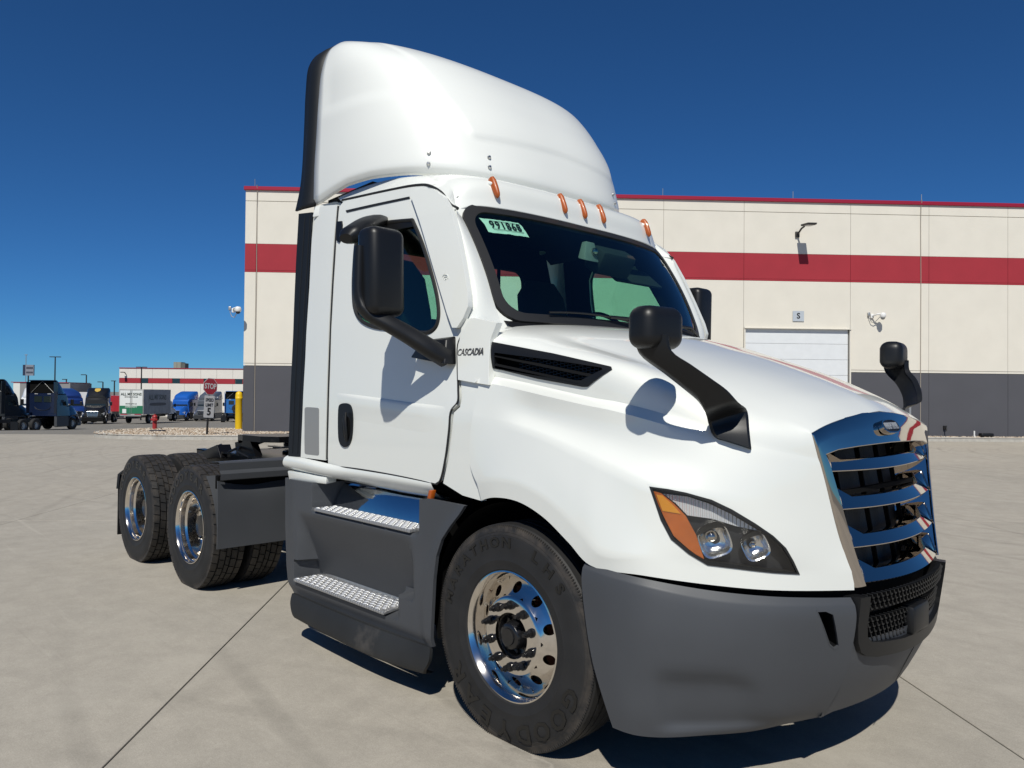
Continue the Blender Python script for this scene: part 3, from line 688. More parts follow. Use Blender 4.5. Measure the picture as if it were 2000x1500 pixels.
# centre section under the lower grille
ysb = np.linspace(-.53, .53, 25)
rowsC = []
for z, dx in ((.62, 0), (.55, 0), (.47, 0), (.39, -.002), (.325, -.006), (.288, -.014)):
    row = []
    for y in ysb:
        k = min(1, max(0, (abs(y) - .45) / .08)); zz = z - .004 * k
        row.append((bx(y, zz) + dx * (1 - k), y, zz))
    rowsC.append(row)
rowsC.append([(p[0] - .05, p[1], p[2] - .006) for p in rowsC[-1]])
bm = grid_bm(np.array(rowsC))
o = obj('bumper_centre', recalc(bm), M['grey'], T)
bm = bmesh.new(); tube(bm, [(bx(.03, z) + .001, .03, z) for z in np.linspace(.52, .32, 8)], .0015, 6); obj('centre_seam', bm, M['blks'], T)
# side returns closing the step between bumper end and centre
def frame_pt(y, z, d=0.0): return (bx(y, z) + d, y, z)
bm = bmesh.new()
outer = [(-.600,.805),(-.592,.69),(-.575,.62),(-.545,.575),(-.50,.552),(-.42,.537),(-.2,.522),(0,.517),(.2,.522),(.42,.537),(.50,.552),(.545,.575),(.575,.62),(.592,.69),(.600,.805),(.535,.805),(.528,.68),(.515,.635),(.48,.610),(.40,.598),(.2,.582),(0,.577),(-.2,.582),(-.40,.598),(-.48,.610),(-.515,.635),(-.528,.68),(-.535,.805)]
bm = poly2d(outer, [], .05)
for v in bm.verts:
    y, z = v.co.x * .875, v.co.z; v.co = Vector(frame_pt(y, z, .022))
bmesh.ops.recalc_face_normals(bm, faces=bm.faces); thicken(bm, lambda c: (-1, 0, 0), .10)
lg = autosmooth(obj('lower_grille', bm, M['blk'], T))
bm = bmesh.new(); grid_bm(np.array([[frame_pt(y, z, -.06) for y in np.linspace(-.49, .49, 15)] for z in (.46, .83)]), bm)
obj('grille_backing', bm, M['dark'], lg)
def honey(zlo, zhi, xo, rows_, skip=None):
    bm = bmesh.new(); dz = (zhi - zlo) / rows_; n_ = 30
    for r_ in range(rows_):
        for i in range(n_):
            y = -.455 + .91 * (i + .5 * (r_ % 2)) / n_
            if skip and skip[0] < y < skip[1]: continue
            z = zlo + dz * (r_ + .5); x = bx(y, z) + xo
            box(bm, (x, y, z - dz * .38), (.022, .018, .006)); box(bm, (x, y - .015, z), (.022, .0065, dz * .8), rot=Matrix.Rotation(R(28), 3, 'X'))
    return bm
obj('grille_mesh', honey(.742, .812, -.005, 3), M['blk'], lg, smooth=False, kind='stuff')
obj('grille_mesh', honey(.590, .708, -.012, 5, (-.115, .115)), M['blk'], lg, smooth=False, kind='stuff')
bm = bmesh.new(); Gs = []
for y in np.linspace(-.47, .47, 19): Gs.append([(bx(y, .7) - .06, y, .725), (bx(y, .7) - .03, y, .723), (bx(y, .68) - .03, y, .714), (bx(y, .68) - .06, y, .712)])
obj('grille_crossbar', recalc(grid_bm(np.array(Gs), bm)), M['blk'], lg)
bm = bmesh.new(); box(bm, (bx(0, .62) - .01, 0, .640), (.07, .20, .125), bevel=.018)
obj('radar_cover', bm, M['blk'], lg)

# ---- cab front: windshield -------------------------------------------------------------------
def wsp(y, t):
    """windshield surface: y across, t = 0 at the bottom edge, 1 at the top"""
    a = abs(y) / .96; xl = -.20 - .15 * a ** 2.6; xu = -.605 - .105 * a ** 3.2
    x = xl + (xu - xl) * t; x += .035 * math.sin(math.pi * min(max(t, 0), 1)); return Vector((x, y, 1.99 + .68 * t - .012 * a ** 3 * t))
def ws_n(y, t):
    return ((wsp(y + .01, t) - wsp(y - .01, t)).cross(wsp(y, t + .01) - wsp(y, t - .01))).normalized()
WO = rrect(-.958, -.005, .958, 1.005, .15, 8)
def sq(p): return (p[0], p[1])
def ws_loop(k):
    """rounded outline, k metres inside the outer one; returned as (y, t)"""
    out = []
    for (yy, tt) in rrect(-.955 + k, (0) + k, .955 - k, .74 - k, .13 - k * .4, 8):
        out.append((yy, tt / .74))
    return out
def ws_sheet(loop, hole=None, off=0.0, thick=0.0, step=.05):
    bm = poly2d([(p[0], p[1] * .74) for p in loop], [[(p[0], p[1] * .74) for p in hole]] if hole else [], step)
    for v in bm.verts:
        y, t = v.co.x, v.co.z / .74; n = ws_n(y, t); v.co = wsp(y, t) + n * off
    bmesh.ops.recalc_face_normals(bm, faces=bm.faces)
    if sum(f.normal.x for f in bm.faces) < 0: bmesh.ops.reverse_faces(bm, faces=bm.faces)
    if thick: thicken(bm, lambda c: (-.8, 0, -.6), thick)
    return bm
wsf = obj('windshield', ws_sheet(ws_loop(.012), None, 0.001), M['ws'], T)
obj('windshield_surround', ws_sheet(ws_loop(-.07), ws_loop(.01), -.008, .01), M['paint'], T)
obj('windshield_gasket', ws_sheet(ws_loop(-.004), ws_loop(.046), .008, .03), M['blks'], wsf)
# body skin round the windshield: closes to roof, pillars and cowl
def ws_edge(k, side=None):
    return [wsp(p[0], p[1]) for p in ws_loop(k)]
# roof: rows front -> rear, columns centre -> side
RC = [
 [(-.592,0,2.668),(-.598,0,2.70),(-.612,0,2.79),(-.655,0,2.845),(-.76,0,2.876),(-1.0,0,2.908),(-1.4,0,2.93),(-1.85,0,2.92)],
 [(-.595,-.35,2.668),(-.602,-.35,2.70),(-.618,-.35,2.79),(-.660,-.35,2.845),(-.765,-.35,2.875),(-1.0,-.35,2.908),(-1.4,-.35,2.93),(-1.85,-.35,2.92)],
 [(-.625,-.70,2.664),(-.632,-.70,2.698),(-.650,-.70,2.785),(-.690,-.70,2.838),(-.79,-.70,2.875),(-1.02,-.72,2.908),(-1.4,-.75,2.932),(-1.85,-.77,2.922)],
 [(-.668,-.865,2.655),(-.680,-.865,2.690),(-.70,-.855,2.775),(-.745,-.85,2.826),(-.84,-.855,2.866),(-1.05,-.88,2.902),(-1.4,-.91,2.930),(-1.85,-.93,2.915)],
 [(-.700,-.955,2.62),(-.72,-.955,2.665),(-.755,-.945,2.745),(-.81,-.935,2.797),(-.90,-.94,2.828),(-1.08,-.955,2.884),(-1.4,-.985,2.912),(-1.86,-1.02,2.890)],
 [(-0.623,-1.0211,2.6067), (-0.6659,-1.0185,2.6452), (-0.7217,-1.0167,2.6893), (-0.785,-1.017,2.7293), (-0.8821,-1.0213,2.7756), (-1.0351,-1.0373,2.7958), (-1.3093,-1.0633,2.8057), (-1.6841,-1.085,2.8218)],
]
GR = loft(RC, 40, per=6, breaks=(4,))
bm = grid_bm(GR); mirror_bm(bm); bmesh.ops.remove_doubles(bm, verts=bm.verts, dist=1e-5); recalc(bm)
BV['roof'] = BVHTree.FromBMesh(bm)
roof = obj('roof', bm, M['paint'], T)
sm = roof.modifiers.new('thickness', 'SOLIDIFY'); sm.thickness = .02; sm.offset = -1
# seam of the roof over the door
seam = [(-1.6932,-1.0833,2.8302), (-1.5154,-1.0754,2.8223), (-1.2175,-1.0531,2.8121), (-0.9935,-1.0317,2.8008), (-0.8872,-1.0211,2.7824), (-0.7762,-1.0167,2.7249), (-0.6795,-1.0216,2.6386), (-0.623,-1.0211,2.6067)]
bm = bmesh.new(); tube(bm, [tuple(p) for p in spline(np.array([(p[0], p[1] + .004, p[2]) for p in seam]), 50)], .009, 8); both('roof_seam', bm, M['blks'], T)
# A pillar skin between windshield edge and door
PA = [Vector((-.70, -.957, 2.625)), wsp(-.962, .84), wsp(-.962, .6), wsp(-.962, .35), wsp(-.962, .15), wsp(-.955, -.03)]
pe = [(-0.6276,-1.0209,2.6102), (-0.6039,-1.0358,2.5097), (-0.5306,-1.0595,2.332), (-0.4593,-1.0828,2.1603), (-0.4295,-1.1,2.0502), (-0.4469,-1.1182,1.9446)]
pm = [(Vector(a) * .5 + Vector(b) * .5) + Vector((.02, -.03, 0)) for a, b in zip(PA, pe)]
pl = [(-1.0101,-1.0372,2.7733), (-0.9429,-1.0595,2.6019), (-0.7903,-1.0794,2.3618), (-0.6509,-1.1017,2.1355), (-0.57,-1.1167,2.0056), (-0.5217,-1.1274,1.9083)]
pk = [(a[0], a[1] + .012, a[2]) for a in pl]
GP = loft([[tuple(p) for p in PA], [tuple(p) for p in pm], pe, pk], 24, per=5)
both('a_pillar', recalc(grid_bm(GP)), M['paint'], T)
# pillar deflector (proud cover)
po = [(800,377),(822,368),(845,368),(864,382),(880,410),(893,455),(905,520),(913,570),(914,598),(904,622),(892,640),(883,640),(872,610),(858,563),(838,495),(818,428)]
po3 = [(-0.985,-1.0735,2.7469), (-0.8966,-1.0606,2.759), (-0.801,-1.0514,2.7427), (-0.7146,-1.0512,2.6871), (-0.6321,-1.0599,2.593), (-0.5562,-1.0749,2.4553), (-0.4728,-1.1006,2.2661), (-0.4151,-1.1203,2.1259), (-0.3955,-1.1327,2.05), (-0.4199,-1.1452,1.9882), (-0.4571,-1.1541,1.9428), (-0.4921,-1.1557,1.9446), (-0.5504,-1.1467,2.0287), (-0.6322,-1.131,2.1636), (-0.751,-1.11,2.3667), (-0.8724,-1.0906,2.5766)]
bm = poly2d(xz(po3), [], .05)
for v in bm.verts: v.co.y = -(ysurf(v.co.x, v.co.z) + .035)
thicken(bm, lambda c: (0, 1, 0), .03)
pd, _ = both('pillar_deflector', bm, M['paint'], T)
for q in (pd, _):
    m_ = q.modifiers.new('b', 'BEVEL'); m_.width = .01; m_.segments = 3; m_.limit_method = 'ANGLE'; m_.angle_limit = R(40)
bm = bmesh.new(); lc = Vector((-0.5968,-1.122,2.2127)); rg = []
for k in range(29): t = 2 * math.pi * k / 28; rg.append(lc + Vector((math.cos(t) * .024, 0, math.sin(t) * .024)))
tube(bm, rg[:-5], .0018, 5)
tube(bm, [lc + Vector((.014, 0, .008)), lc + Vector((0, 0, .012)), lc + Vector((-.012, 0, 0)), lc + Vector((0, 0, -.012)), lc + Vector((.012, 0, -.004)), lc + Vector((.0, 0, 0))], .0018, 5); obj('moulded_emblem', bm, M['paint'], T)

# ---- doors -----------------------------------------------------------------------------------
door_o = [(-1.6477,-1.185,1.1595), (-1.6559,-1.185,1.2446), (-1.6584,-1.1827,1.4352), (-1.6642,-1.1758,1.6901), (-1.6766,-1.1623,2.0113), (-1.6888,-1.1442,2.2714), (-1.7019,-1.1251,2.502), (-1.7112,-1.104,2.7021), (-1.7078,-1.0925,2.7919), (-1.6704,-1.0858,2.8159), (-1.5114,-1.0778,2.8116), (-1.2141,-1.0554,2.8019), (-1.0001,-1.034,2.7898), (-0.8895,-1.0229,2.7709), (-0.7911,-1.0193,2.7214), (-0.6978,-1.0245,2.6357), (-0.5711,-1.0478,2.4207), (-0.4897,-1.0848,2.163), (-0.4546,-1.1186,1.945), (-0.4695,-1.1385,1.8129), (-0.4452,-1.1571,1.6808), (-0.4188,-1.171,1.5819), (-0.4286,-1.1758,1.5455), (-0.4682,-1.1797,1.5162), (-0.4789,-1.183,1.4194), (-0.5027,-1.185,1.2615), (-0.5428,-1.185,1.1586), (-0.5806,-1.185,1.1393), (-0.8029,-1.185,1.1467), (-1.1464,-1.185,1.1551), (-1.5634,-1.185,1.1563)]
win_o = [(-0.9661,-1.0636,2.5903), (-1.1732,-1.0811,2.6083), (-1.3564,-1.0949,2.6162), (-1.4339,-1.1025,2.6019), (-1.4701,-1.1112,2.5367), (-1.4708,-1.1266,2.3778), (-1.4472,-1.1423,2.1863), (-1.4196,-1.1479,2.106), (-1.3516,-1.1511,2.0395), (-1.2164,-1.1502,1.992), (-0.9723,-1.1425,1.9612), (-0.79,-1.1369,1.9349), (-0.705,-1.1328,1.9362), (-0.6592,-1.1275,1.9615), (-0.647,-1.1205,2.0104), (-0.6742,-1.1072,2.1095), (-0.757,-1.09,2.2721), (-0.8594,-1.0738,2.4427)]
win_i = [(x, z) for x, z in xz(win_o)]
bm = side_panel(xz(door_o), [win_i], 0.0, .07, .03)
door = obj('door', bm, M['paint'], T); autosmooth(door, 40)
def loop_tube(name, pts, r, m, parent, off=.0, n=90):
    P = np.array([(p[0], p[-1]) for p in pts] + [(pts[0][0], pts[0][-1])]); S = spline(P, n)
    q = [(a, -(ysurf(a, b) + off), b) for a, b in S]; bm = bmesh.new(); tube(bm, q, r, 8, cap=False); return obj(name, bm, m, parent)
loop_tube('window_gasket', win_o, .012, M['blks'], door, 0.0)
bm = side_panel([(x, z) for x, z in win_i], [], -.012, .09, .004); obj('window_pane', bm, M['win'], door)
# black header visor inside the window top
vz = [(-1.2575,-1.0883,2.6081), (-0.9672,-1.0629,2.5964), (-0.9465,-1.0669,2.5517), (-1.2335,-1.093,2.552)]
obj('window_header', side_panel(xz(vz), [], .004, .1, .01), M['blk'], door)
sl1 = [(-1.6259,-1.0937,2.7517), (-1.0244,-1.0444,2.739), (-1.0172,-1.0459,2.7256), (-1.6115,-1.095,2.7361)]
obj('weather_strip', side_panel(xz(sl1), [], .004, .1, .006), M['blks'], door)
hg = [(-1.7089,-1.1052,2.6917), (-1.6506,-1.1035,2.6861), (-1.6388,-1.1066,2.6578), (-1.6317,-1.117,2.5649), (-1.6516,-1.1193,2.548), (-1.6829,-1.119,2.5653)]
hgo = obj('hinge_cover', side_panel(xz(hg), [], .008, .1, .012), M['blk'], door)
# handle
ho = smooth_loop(xz([(-1.5358,-1.1816,1.5014), (-1.5208,-1.1806,1.5391), (-1.4121,-1.1802,1.5439), (-1.3697,-1.1815,1.5049), (-1.3677,-1.1841,1.353), (-1.3931,-1.185,1.297), (-1.4493,-1.185,1.2724), (-1.5018,-1.185,1.2911), (-1.527,-1.1845,1.3302)]))
hnd = obj('door_handle', side_panel(ho, [], .008, .1, .014), M['blk'], door)
hi = smooth_loop(xz([(-1.4751,-1.1824,1.4563), (-1.4014,-1.1822,1.4676), (-1.3848,-1.184,1.3583), (-1.4215,-1.185,1.3016), (-1.4697,-1.1842,1.3484)]))
obj('handle_recess', side_panel(hi, [], .0095, .1, .003), M['dark'], door)
hb_ = [(-1.4698,-1.1822,1.4657), (-1.4294,-1.1823,1.4607), (-1.4141,-1.1836,1.3815), (-1.4455,-1.1846,1.3249), (-1.4812,-1.1842,1.3478)]
bm = bmesh.new(); a = Vector((-1.4236,-1.2039,1.4856)); b = Vector((-1.4037,-1.2067,1.3155))
tube(bm, [a, a + Vector((.012, -.012, -.04)), b + Vector((.010, -.012, .04)), b], [.008, .012, .012, .008], 8); obj('pull_bar', bm, M['blk'], door)
# shallow moulded line across the door
bm = bmesh.new(); c0 = [(-1.6022,-1.179,1.6074), (-1.115,-1.1773,1.5775), (-0.7301,-1.1769,1.5513), (-0.4888,-1.1766,1.5419)]
bm = bmesh.new()
for side in (1,):
    P = spline(np.array(c0), 30); rows = []
    for dz, of in ((.0, .001), (-.006, .007), (-.022, .010), (-.07, .006), (-.16, .001)):
        rows.append([(p[0], -(ysurf(p[0], p[2] + dz) + of * min(1, q_ / 5, (29 - q_) / 8) - .0015), p[2] + dz) for q_, p in enumerate(P)])
    grid_bm(np.array(rows), bm)
bmesh.ops.recalc_face_normals(bm, faces=bm.faces); obj('door_moulding', bm, M['paint'], door)
door2 = mirrored(door)
for nm, pts, rr_ in (('door_seam', [(-1.7198,-1.0927,2.7939), (-1.7013,-1.1223,2.5348), (-1.6828,-1.1533,2.141), (-1.6702,-1.1705,1.8182), (-1.6617,-1.1817,1.4988), (-1.6607,-1.185,1.1903)], .0095), ('door_seam', [(-0.4507,-1.1153,1.9661), (-0.4498,-1.1223,1.9182), (-0.4743,-1.1318,1.8608), (-0.4574,-1.1477,1.7466), (-0.4313,-1.1646,1.6285), (-0.4237,-1.1734,1.5637), (-0.4682,-1.1797,1.5162), (-0.4789,-1.183,1.4194), (-0.5029,-1.185,1.2745), (-0.5428,-1.185,1.1586), (-0.572,-1.185,1.1348)], .0055), ('sill_seam', [(-1.6172,-1.185,1.1522), (-1.3066,-1.185,1.1574), (-0.897,-1.185,1.1498), (-0.572,-1.185,1.1348)], .005)):
    bm = bmesh.new(); tube(bm, [(p[0], p[1] + .003, p[2]) for p in spline(np.array(pts), 50)], rr_, 8); both(nm, bm, M['blks'], T)
# dark jamb behind the door gap
back = [(-1.6777,-1.185,1.1318), (-1.7249,-1.1449,2.2748), (-1.7366,-1.1202,2.5726), (-1.7355,-1.0873,2.8206), (-1.0406,-1.0335,2.8154), (-0.8752,-1.0195,2.7834), (-0.7688,-1.0154,2.7266), (-0.6974,-1.0215,2.6502), (-0.6445,-1.0347,2.544), (-0.5537,-1.071,2.2791), (-0.4756,-1.1119,1.9997), (-0.4469,-1.1182,1.9446), (-0.4179,-1.1407,1.7851), (-0.3697,-1.1781,1.5261), (-0.4192,-1.1843,1.3445), (-0.4966,-1.185,1.1443)]
bm = side_panel(xz(back), [[(x, z) for x, z in win_i]], -.030, .1, .012); both('door_jamb', bm, M['dark'], T)
# cowl side panels
co = [(-0.4507,-1.1122,1.9875), (-0.3617,-1.1062,1.99), (-0.201,-1.1031,1.9569), (-0.2314,-1.1185,1.8718), (-0.2201,-1.1344,1.7799), (-0.1966,-1.1575,1.6489), (-0.2986,-1.1572,1.6593), (-0.4284,-1.1575,1.6754), (-0.4578,-1.1381,1.8125), (-0.4507,-1.1184,1.9448)]
cw, _ = both('cowl_panel', side_panel(xz(co), [], .010, .04, .04), M['paint'], T)
for q in (cw, _):
    m_ = q.modifiers.new('b', 'BEVEL'); m_.width = .012; m_.segments = 3; m_.limit_method = 'ANGLE'; m_.angle_limit = R(40)
co2 = [(-0.4358,-1.1549,1.6938), (-0.1965,-1.1544,1.6664), (-0.1767,-1.1712,1.5671), (-0.2527,-1.1819,1.4836), (-0.2747,-1.1841,1.3525), (-0.2604,-1.185,1.2284), (-0.2281,-1.185,1.0846), (-0.3744,-1.185,1.0968), (-0.5299,-1.185,1.1439), (-0.4904,-1.185,1.2675), (-0.4666,-1.183,1.4199), (-0.4547,-1.1806,1.5087), (-0.4114,-1.1767,1.5381), (-0.407,-1.1709,1.582)]
both('cowl_lower_panel', side_panel(xz(co2), [], -.012, .06, .03), M['paint'], T)
text_on('model_lettering', 'CASCADIA', .050, Vector((-0.3611,-1.1455,1.8142)), (1, 0.02, .0), (0, .08, 1), M['letter'], T, depth=.002, bold=.0004, sx=.80, shear=.25)
# cowl tray and wiper area between hood and glass
bm = bmesh.new(); rows = []
for k, (f, dz) in enumerate(((0, .012), (.25, -.01), (.5, -.03), (1.0, -.05))):
    rows.append([tuple(wsp(y, 0) + Vector((-.02 + .12 * f, 0, dz - .004))) for y in np.linspace(-.93, .93, 30)])
obj('cowl_tray', grid_bm(np.array(rows), bm), M['blk'], T)
def wiper(y0, y1, name='wiper'):
    bm = bmesh.new(); A = wsp(y0, .02) + ws_n(y0, .0) * .02; pts = [wsp(y0 + (y1 - y0) * s, .02 + .055 * math.sin(s * 2.4) + .01 * s) + ws_n(y0, .1) * .028 for s in np.linspace(0, 1, 14)]
    tube(bm, pts, .006, 6); tube(bm, [A, (A + pts[6]) / 2 + Vector((.02, 0, .02)), pts[6]], .011, 6); return obj(name, bm, M['blk'], T)
wiper(.15, -.68); wiper(.80, .10)

# ---- roof marker lights ----------------------------------------------------------------------
def marker(y, x0, z0, x1, z1):
    a, b = Vector((x0, y, z0)), Vector((x1, y, z1)); d = (b - a).normalized(); n = Vector((-d.z, 0, d.x)); 
    if n.x < 0: n = -n
    s = Vector((0, 1, 0)); bm = bmesh.new(); rings = []
    for k, (f, w, h) in enumerate(((0, .003, .004), (.04, .009, .012), (.15, .014, .018), (.4, .0175, .024), (.75, .019, .028), (.93, .015, .022), (1, .004, .008))):
        p = a + (b - a) * f; rings.append([bm.verts.new(p + s * math.cos(t) * w + n * max(0, math.sin(t)) * h - n * .012 * (math.sin(t) < 0)) for t in [2 * math.pi * q / 14 for q in range(14)]])
    for i in range(len(rings) - 1):
        for j in range(14): bm.faces.new([rings[i][j], rings[i][(j+1) % 14], rings[i+1][(j+1) % 14], rings[i+1][j]])
    bm.faces.new(rings[0]); bm.faces.new(rings[-1]); recalc(bm); return obj('marker_light', bm, M['amber'], T)
for y in (-.725, -.187, 0.0, .187, .725):
    k = .034 if abs(y) > .5 else 0
    bm = bmesh.new(); bmesh.ops.create_uvsphere(bm, u_segments=20, v_segments=12, radius=1, matrix=Matrix.Translation((-.690 - k, y, 2.805)) @ Matrix.Diagonal((.085, .036, .026, 1)))
    o = marker(y, -.580 - k, 2.722, -.650 - k, 2.848)
    obj('light_pod', bm, M['paint'], o)

# ---- roof fairing ----------------------------------------------------------------------------
ZT = [2.875, 2.95, 3.05, 3.15, 3.25, 3.35, 3.45, 3.55, 3.65, 3.75, 3.85, 3.90, 3.95, 4.0, 4.035]
NT = [-.755, -.757, -.785, -.818, -.857, -.915, -.985, -1.06, -1.148, -1.255, -1.42, -1.53, -1.69, -1.88, -1.99]
WZ = [2.83, 3.1, 3.3, 3.54, 3.75, 3.89, 3.95, 4.0, 4.035]; WW = [1.112, 1.110, 1.099, 1.086, 1.066, 1.022, .976, .90, .60]
def fairing_row(z, n_, m_=90, p=2.9):
    w = float(np.interp(z, WZ, WW)); row = []
    for k in range(m_ + 1):
        f = (math.pi / 2) * (k / m_); c, s = math.cos(f), math.sin(f)
        row.append((-2.0 + (n_ + 2.0) * c ** (2 / p), -w * s ** (2 / p), z))
    return row
zz = []; 
zs = np.concatenate([np.linspace(2.875, 3.75, 46), np.linspace(3.75, 4.035, 34)[1:]])
ns = np.interp(zs, ZT, NT)
# smooth n(z)
T_ = spline(np.array(list(zip(ZT, NT)), float), 141); ns = np.interp(zs, T_[:, 0], T_[:, 1]); ns[-1] = -1.985
W_ = spline(np.array(list(zip(WZ, WW)), float), 81)
rows = []
for z, n_ in zip(zs, ns):
    w = float(np.interp(z, W_[:, 0], W_[:, 1])); row = []; p = 2.9
    for k in range(91):
        f = (math.pi / 2) * (k / 90); c, s = math.cos(f), math.sin(f)
        row.append([-2.0 + (n_ + 2.0) * c ** (2 / p), -w * s ** (2 / p), z])
    rows.append(row)
G = np.array(rows)
# raised front panel bounded by a soft crease; bottom hem rolled inwards; rear-bottom edge sweeps up over the cab
for i in range(G.shape[0]):
    for j in range(G.shape[1]):
        x, y, z = G[i, j]; ay = abs(y)
        yc = float(np.interp(z, [3.10, 3.17, 3.4, 3.7, 3.9, 4.0], [.66, .70, .76, .82, .86, .88])); 
        k = sstep(.0, .05, yc - ay) * sstep(3.105, 3.15, z - .05 * (1 - ay))
        nrm_ = np.array([.75, -.5 * ay, .25]); G[i, j] += nrm_ * .014 * k * sstep(-2.0, -1.7, x)
        # gentle swage on the side
        k2 = sstep(3.40, 3.50, z) * (1 - sstep(-1.25, -1.05, x)) * sstep(-2.0, -1.85, x); G[i, j][1] += .012 * k2 * sstep(.7, .95, ay) * (1 - sstep(3.5, 3.9, z))
        k3 = 1 - sstep(2.875, 2.925, z); G[i, j][1] += .02 * k3 * (1 if ay > .3 else ay / .3); G[i, j][0] -= .02 * k3
# bottom edge line: z of the hem as a function of x (side) 
def hem(x): return float(np.interp(x, [-2.05, -1.93, -1.88, -1.80, -1.62, -1.40, -1.15, -.95, -.75], [2.845, 2.85, 2.860, 2.876, 2.908, 2.918, 2.912, 2.895, 2.872]))
for i in range(G.shape[0]):
    for j in range(G.shape[1]):
        x, y, z = G[i, j]; h = hem(x)
        G[i, j][2] = h + (z - 2.875) * (4.035 - h) / (4.035 - 2.875) if z < 3.4 else z + (h - 2.875) * max(0, (3.6 - z) / .2) * 0
for j in range(G.shape[1]):       # blend so that heights above 3.4 stay put
    for i in range(G.shape[0]):
        x, y, z = rows[i][j]; h = hem(x); t = min(max((3.45 - z) / (3.45 - 2.875), 0), 1)
        G[i, j][2] = z + (h - 2.875) * t
bm = grid_bm(G); top = [bm.verts.new((-2.0, -.3 * (1 - s) * 0 - .0, 4.04)) for s in (0,)]
tv = [v for v in bm.verts if v.co.z > 4.0349 and v.is_boundary]
# cap over the crown
cap = [[tuple(G[-1, j]) for j in range(0, 91, 6)], [(G[-1, j][0] * .3 + -2.0 * .7, G[-1, j][1] * .55, 4.048) for j in range(0, 91, 6)], [(-2.0, 0, 4.05)] * 16]
grid_bm(np.array(cap), bm)
bmesh.ops.remove_doubles(bm, verts=bm.verts, dist=1e-4); mirror_bm(bm); bmesh.ops.remove_doubles(bm, verts=bm.verts, dist=2e-4)
bmesh.ops.delete(bm, geom=[v for v in bm.verts if not v.link_faces], context='VERTS')
recalc(bm); BV['fairing'] = BVHTree.FromBMesh(bm)
fair = obj('roof_fairing', bm, M['fair'], T)
sm = fair.modifiers.new('thickness', 'SOLIDIFY'); sm.thickness = .012; sm.offset = -1
for P in ((-1.0485,-0.8886,3.0321,0.6426,-0.7488,0.1627), (-1.0435,-0.8954,2.9654,0.6424,-0.7636,0.0652), (-0.8474,-0.5909,3.0275,0.9054,-0.3262,0.2718), (-0.8338,-0.5983,2.9643,0.9167,-0.3583,0.1771)):
    bm = bmesh.new(); n = Vector(P[3:]); q = n.to_track_quat('Z', 'Y').to_matrix().to_4x4()
    bmesh.ops.create_cone(bm, cap_ends=True, segments=12, radius1=.0125, radius2=.007, depth=.010, matrix=Matrix.Translation(Vector(P[:3]) + n * .010) @ q)
    o = obj('bolt', bm, M['screw'], fair); mirrored(o)
# black rubber trim behind the fairing and the cab extender
def trim_strip(levels, x0=-2.0, x1=-2.2):
    rows = [[], [], []]
    for z, y, dx0, dx1, yr in levels:
        rows[0].append((x0 + dx0, -y + .004, z)); rows[1].append(((x0 + dx0) * .4 + (x1 + dx1) * .6, -(y * .5 + yr * .5) - .006, z)); rows[2].append((x1 + dx1, -yr, z))
    g = np.array(rows); C = np.array([spline(r_, 50) for r_ in g]); return C
lv = [(2.842, 1.112, 0, -.02, 1.128), (3.0, 1.111, 0, 0, 1.105), (3.14, 1.108, 0, 0, 1.091), (3.42, 1.092, 0, 0, 1.080), (3.67, 1.074, 0, 0, 1.072), (3.85, 1.036, 0, 0, 1.051), (3.955, .972, 0, 0, .985), (4.01, .88, 0, 0, .89), (4.038, .60, 0, 0, .60), (4.052, .0, 0, 0, .0)]
bm = grid_bm(trim_strip(lv)); mirror_bm(bm); bmesh.ops.remove_doubles(bm, verts=bm.verts, dist=1e-4); recalc(bm)
o = obj('fairing_trim', bm, M['trim'], fair); sm = o.modifiers.new('t', 'SOLIDIFY'); sm.thickness = .014; sm.offset = -1
for s in (-1, 1):            # bracket under the fairing
    bm = bmesh.new(); hexa(bm, [(-1.92, s*1.05, 2.80), (-1.55, s*.95, 2.865), (-1.55, s*.90, 2.865), (-1.92, s*1.0, 2.80), (-1.92, s*1.05, 2.875), (-1.55, s*.95, 2.95), (-1.55, s*.90, 2.95), (-1.92, s*1.0, 2.875)]); recalc(bm)
    obj('fairing_bracket', bm, M['blk'], fair, smooth=False)

# ---- rear cab skin and side extender ---------------------------------------------------------
ex = [(-1.7293,-1.0908,2.8057), (-1.8717,-1.089,2.8241), (-2.0262,-1.0838,2.8448), (-2.0021,-1.1101,2.6793), (-1.9698,-1.1451,2.2982), (-1.9631,-1.1715,1.8262), (-1.9719,-1.1829,1.4255), (-1.9817,-1.185,1.1817), (-1.6728,-1.185,1.1831), (-1.674,-1.1817,1.4985), (-1.6823,-1.1706,1.8186), (-1.6947,-1.1535,2.1419), (-1.7132,-1.1226,2.5364)]
E1 = xz(ex); ext, _ = both('side_extender', side_panel(E1, [], .006, .08, .02), M['paint'], T)
rf = smooth_loop(xz([(-1.9412,-1.1821,1.4729), (-1.9431,-1.1816,1.5061), (-1.9036,-1.1815,1.5101), (-1.8062,-1.1815,1.5087), (-1.7616,-1.1816,1.5063), (-1.7604,-1.1819,1.4837), (-1.7488,-1.185,1.239), (-1.7481,-1.185,1.2101), (-1.786,-1.185,1.2077), (-1.8893,-1.185,1.2076), (-1.9289,-1.185,1.2084), (-1.9296,-1.185,1.2348)]))
both('reflective_patch', side_panel(rf, [], .008, .1, .004), M['silver'], T)
def ysx(x, z):
    """the extender leaves the cab side and stands almost straight behind it"""
    return float(np.interp(z, [1.1, 1.6, 2.2, 2.85], [1.19, 1.175, 1.15, 1.115]))
trim_l = [(-1.985,1.185),(-1.99,1.6),(-1.995,2.2),(-2.005,2.60),(-2.01,2.80),(-2.19,2.82),(-2.185,2.5),(-2.165,2.0),(-2.16,1.5),(-2.155,1.17)]
both('extender_trim', side_panel(trim_l, [], .001, .1, .016, fn=ysx), M['trim'], T)
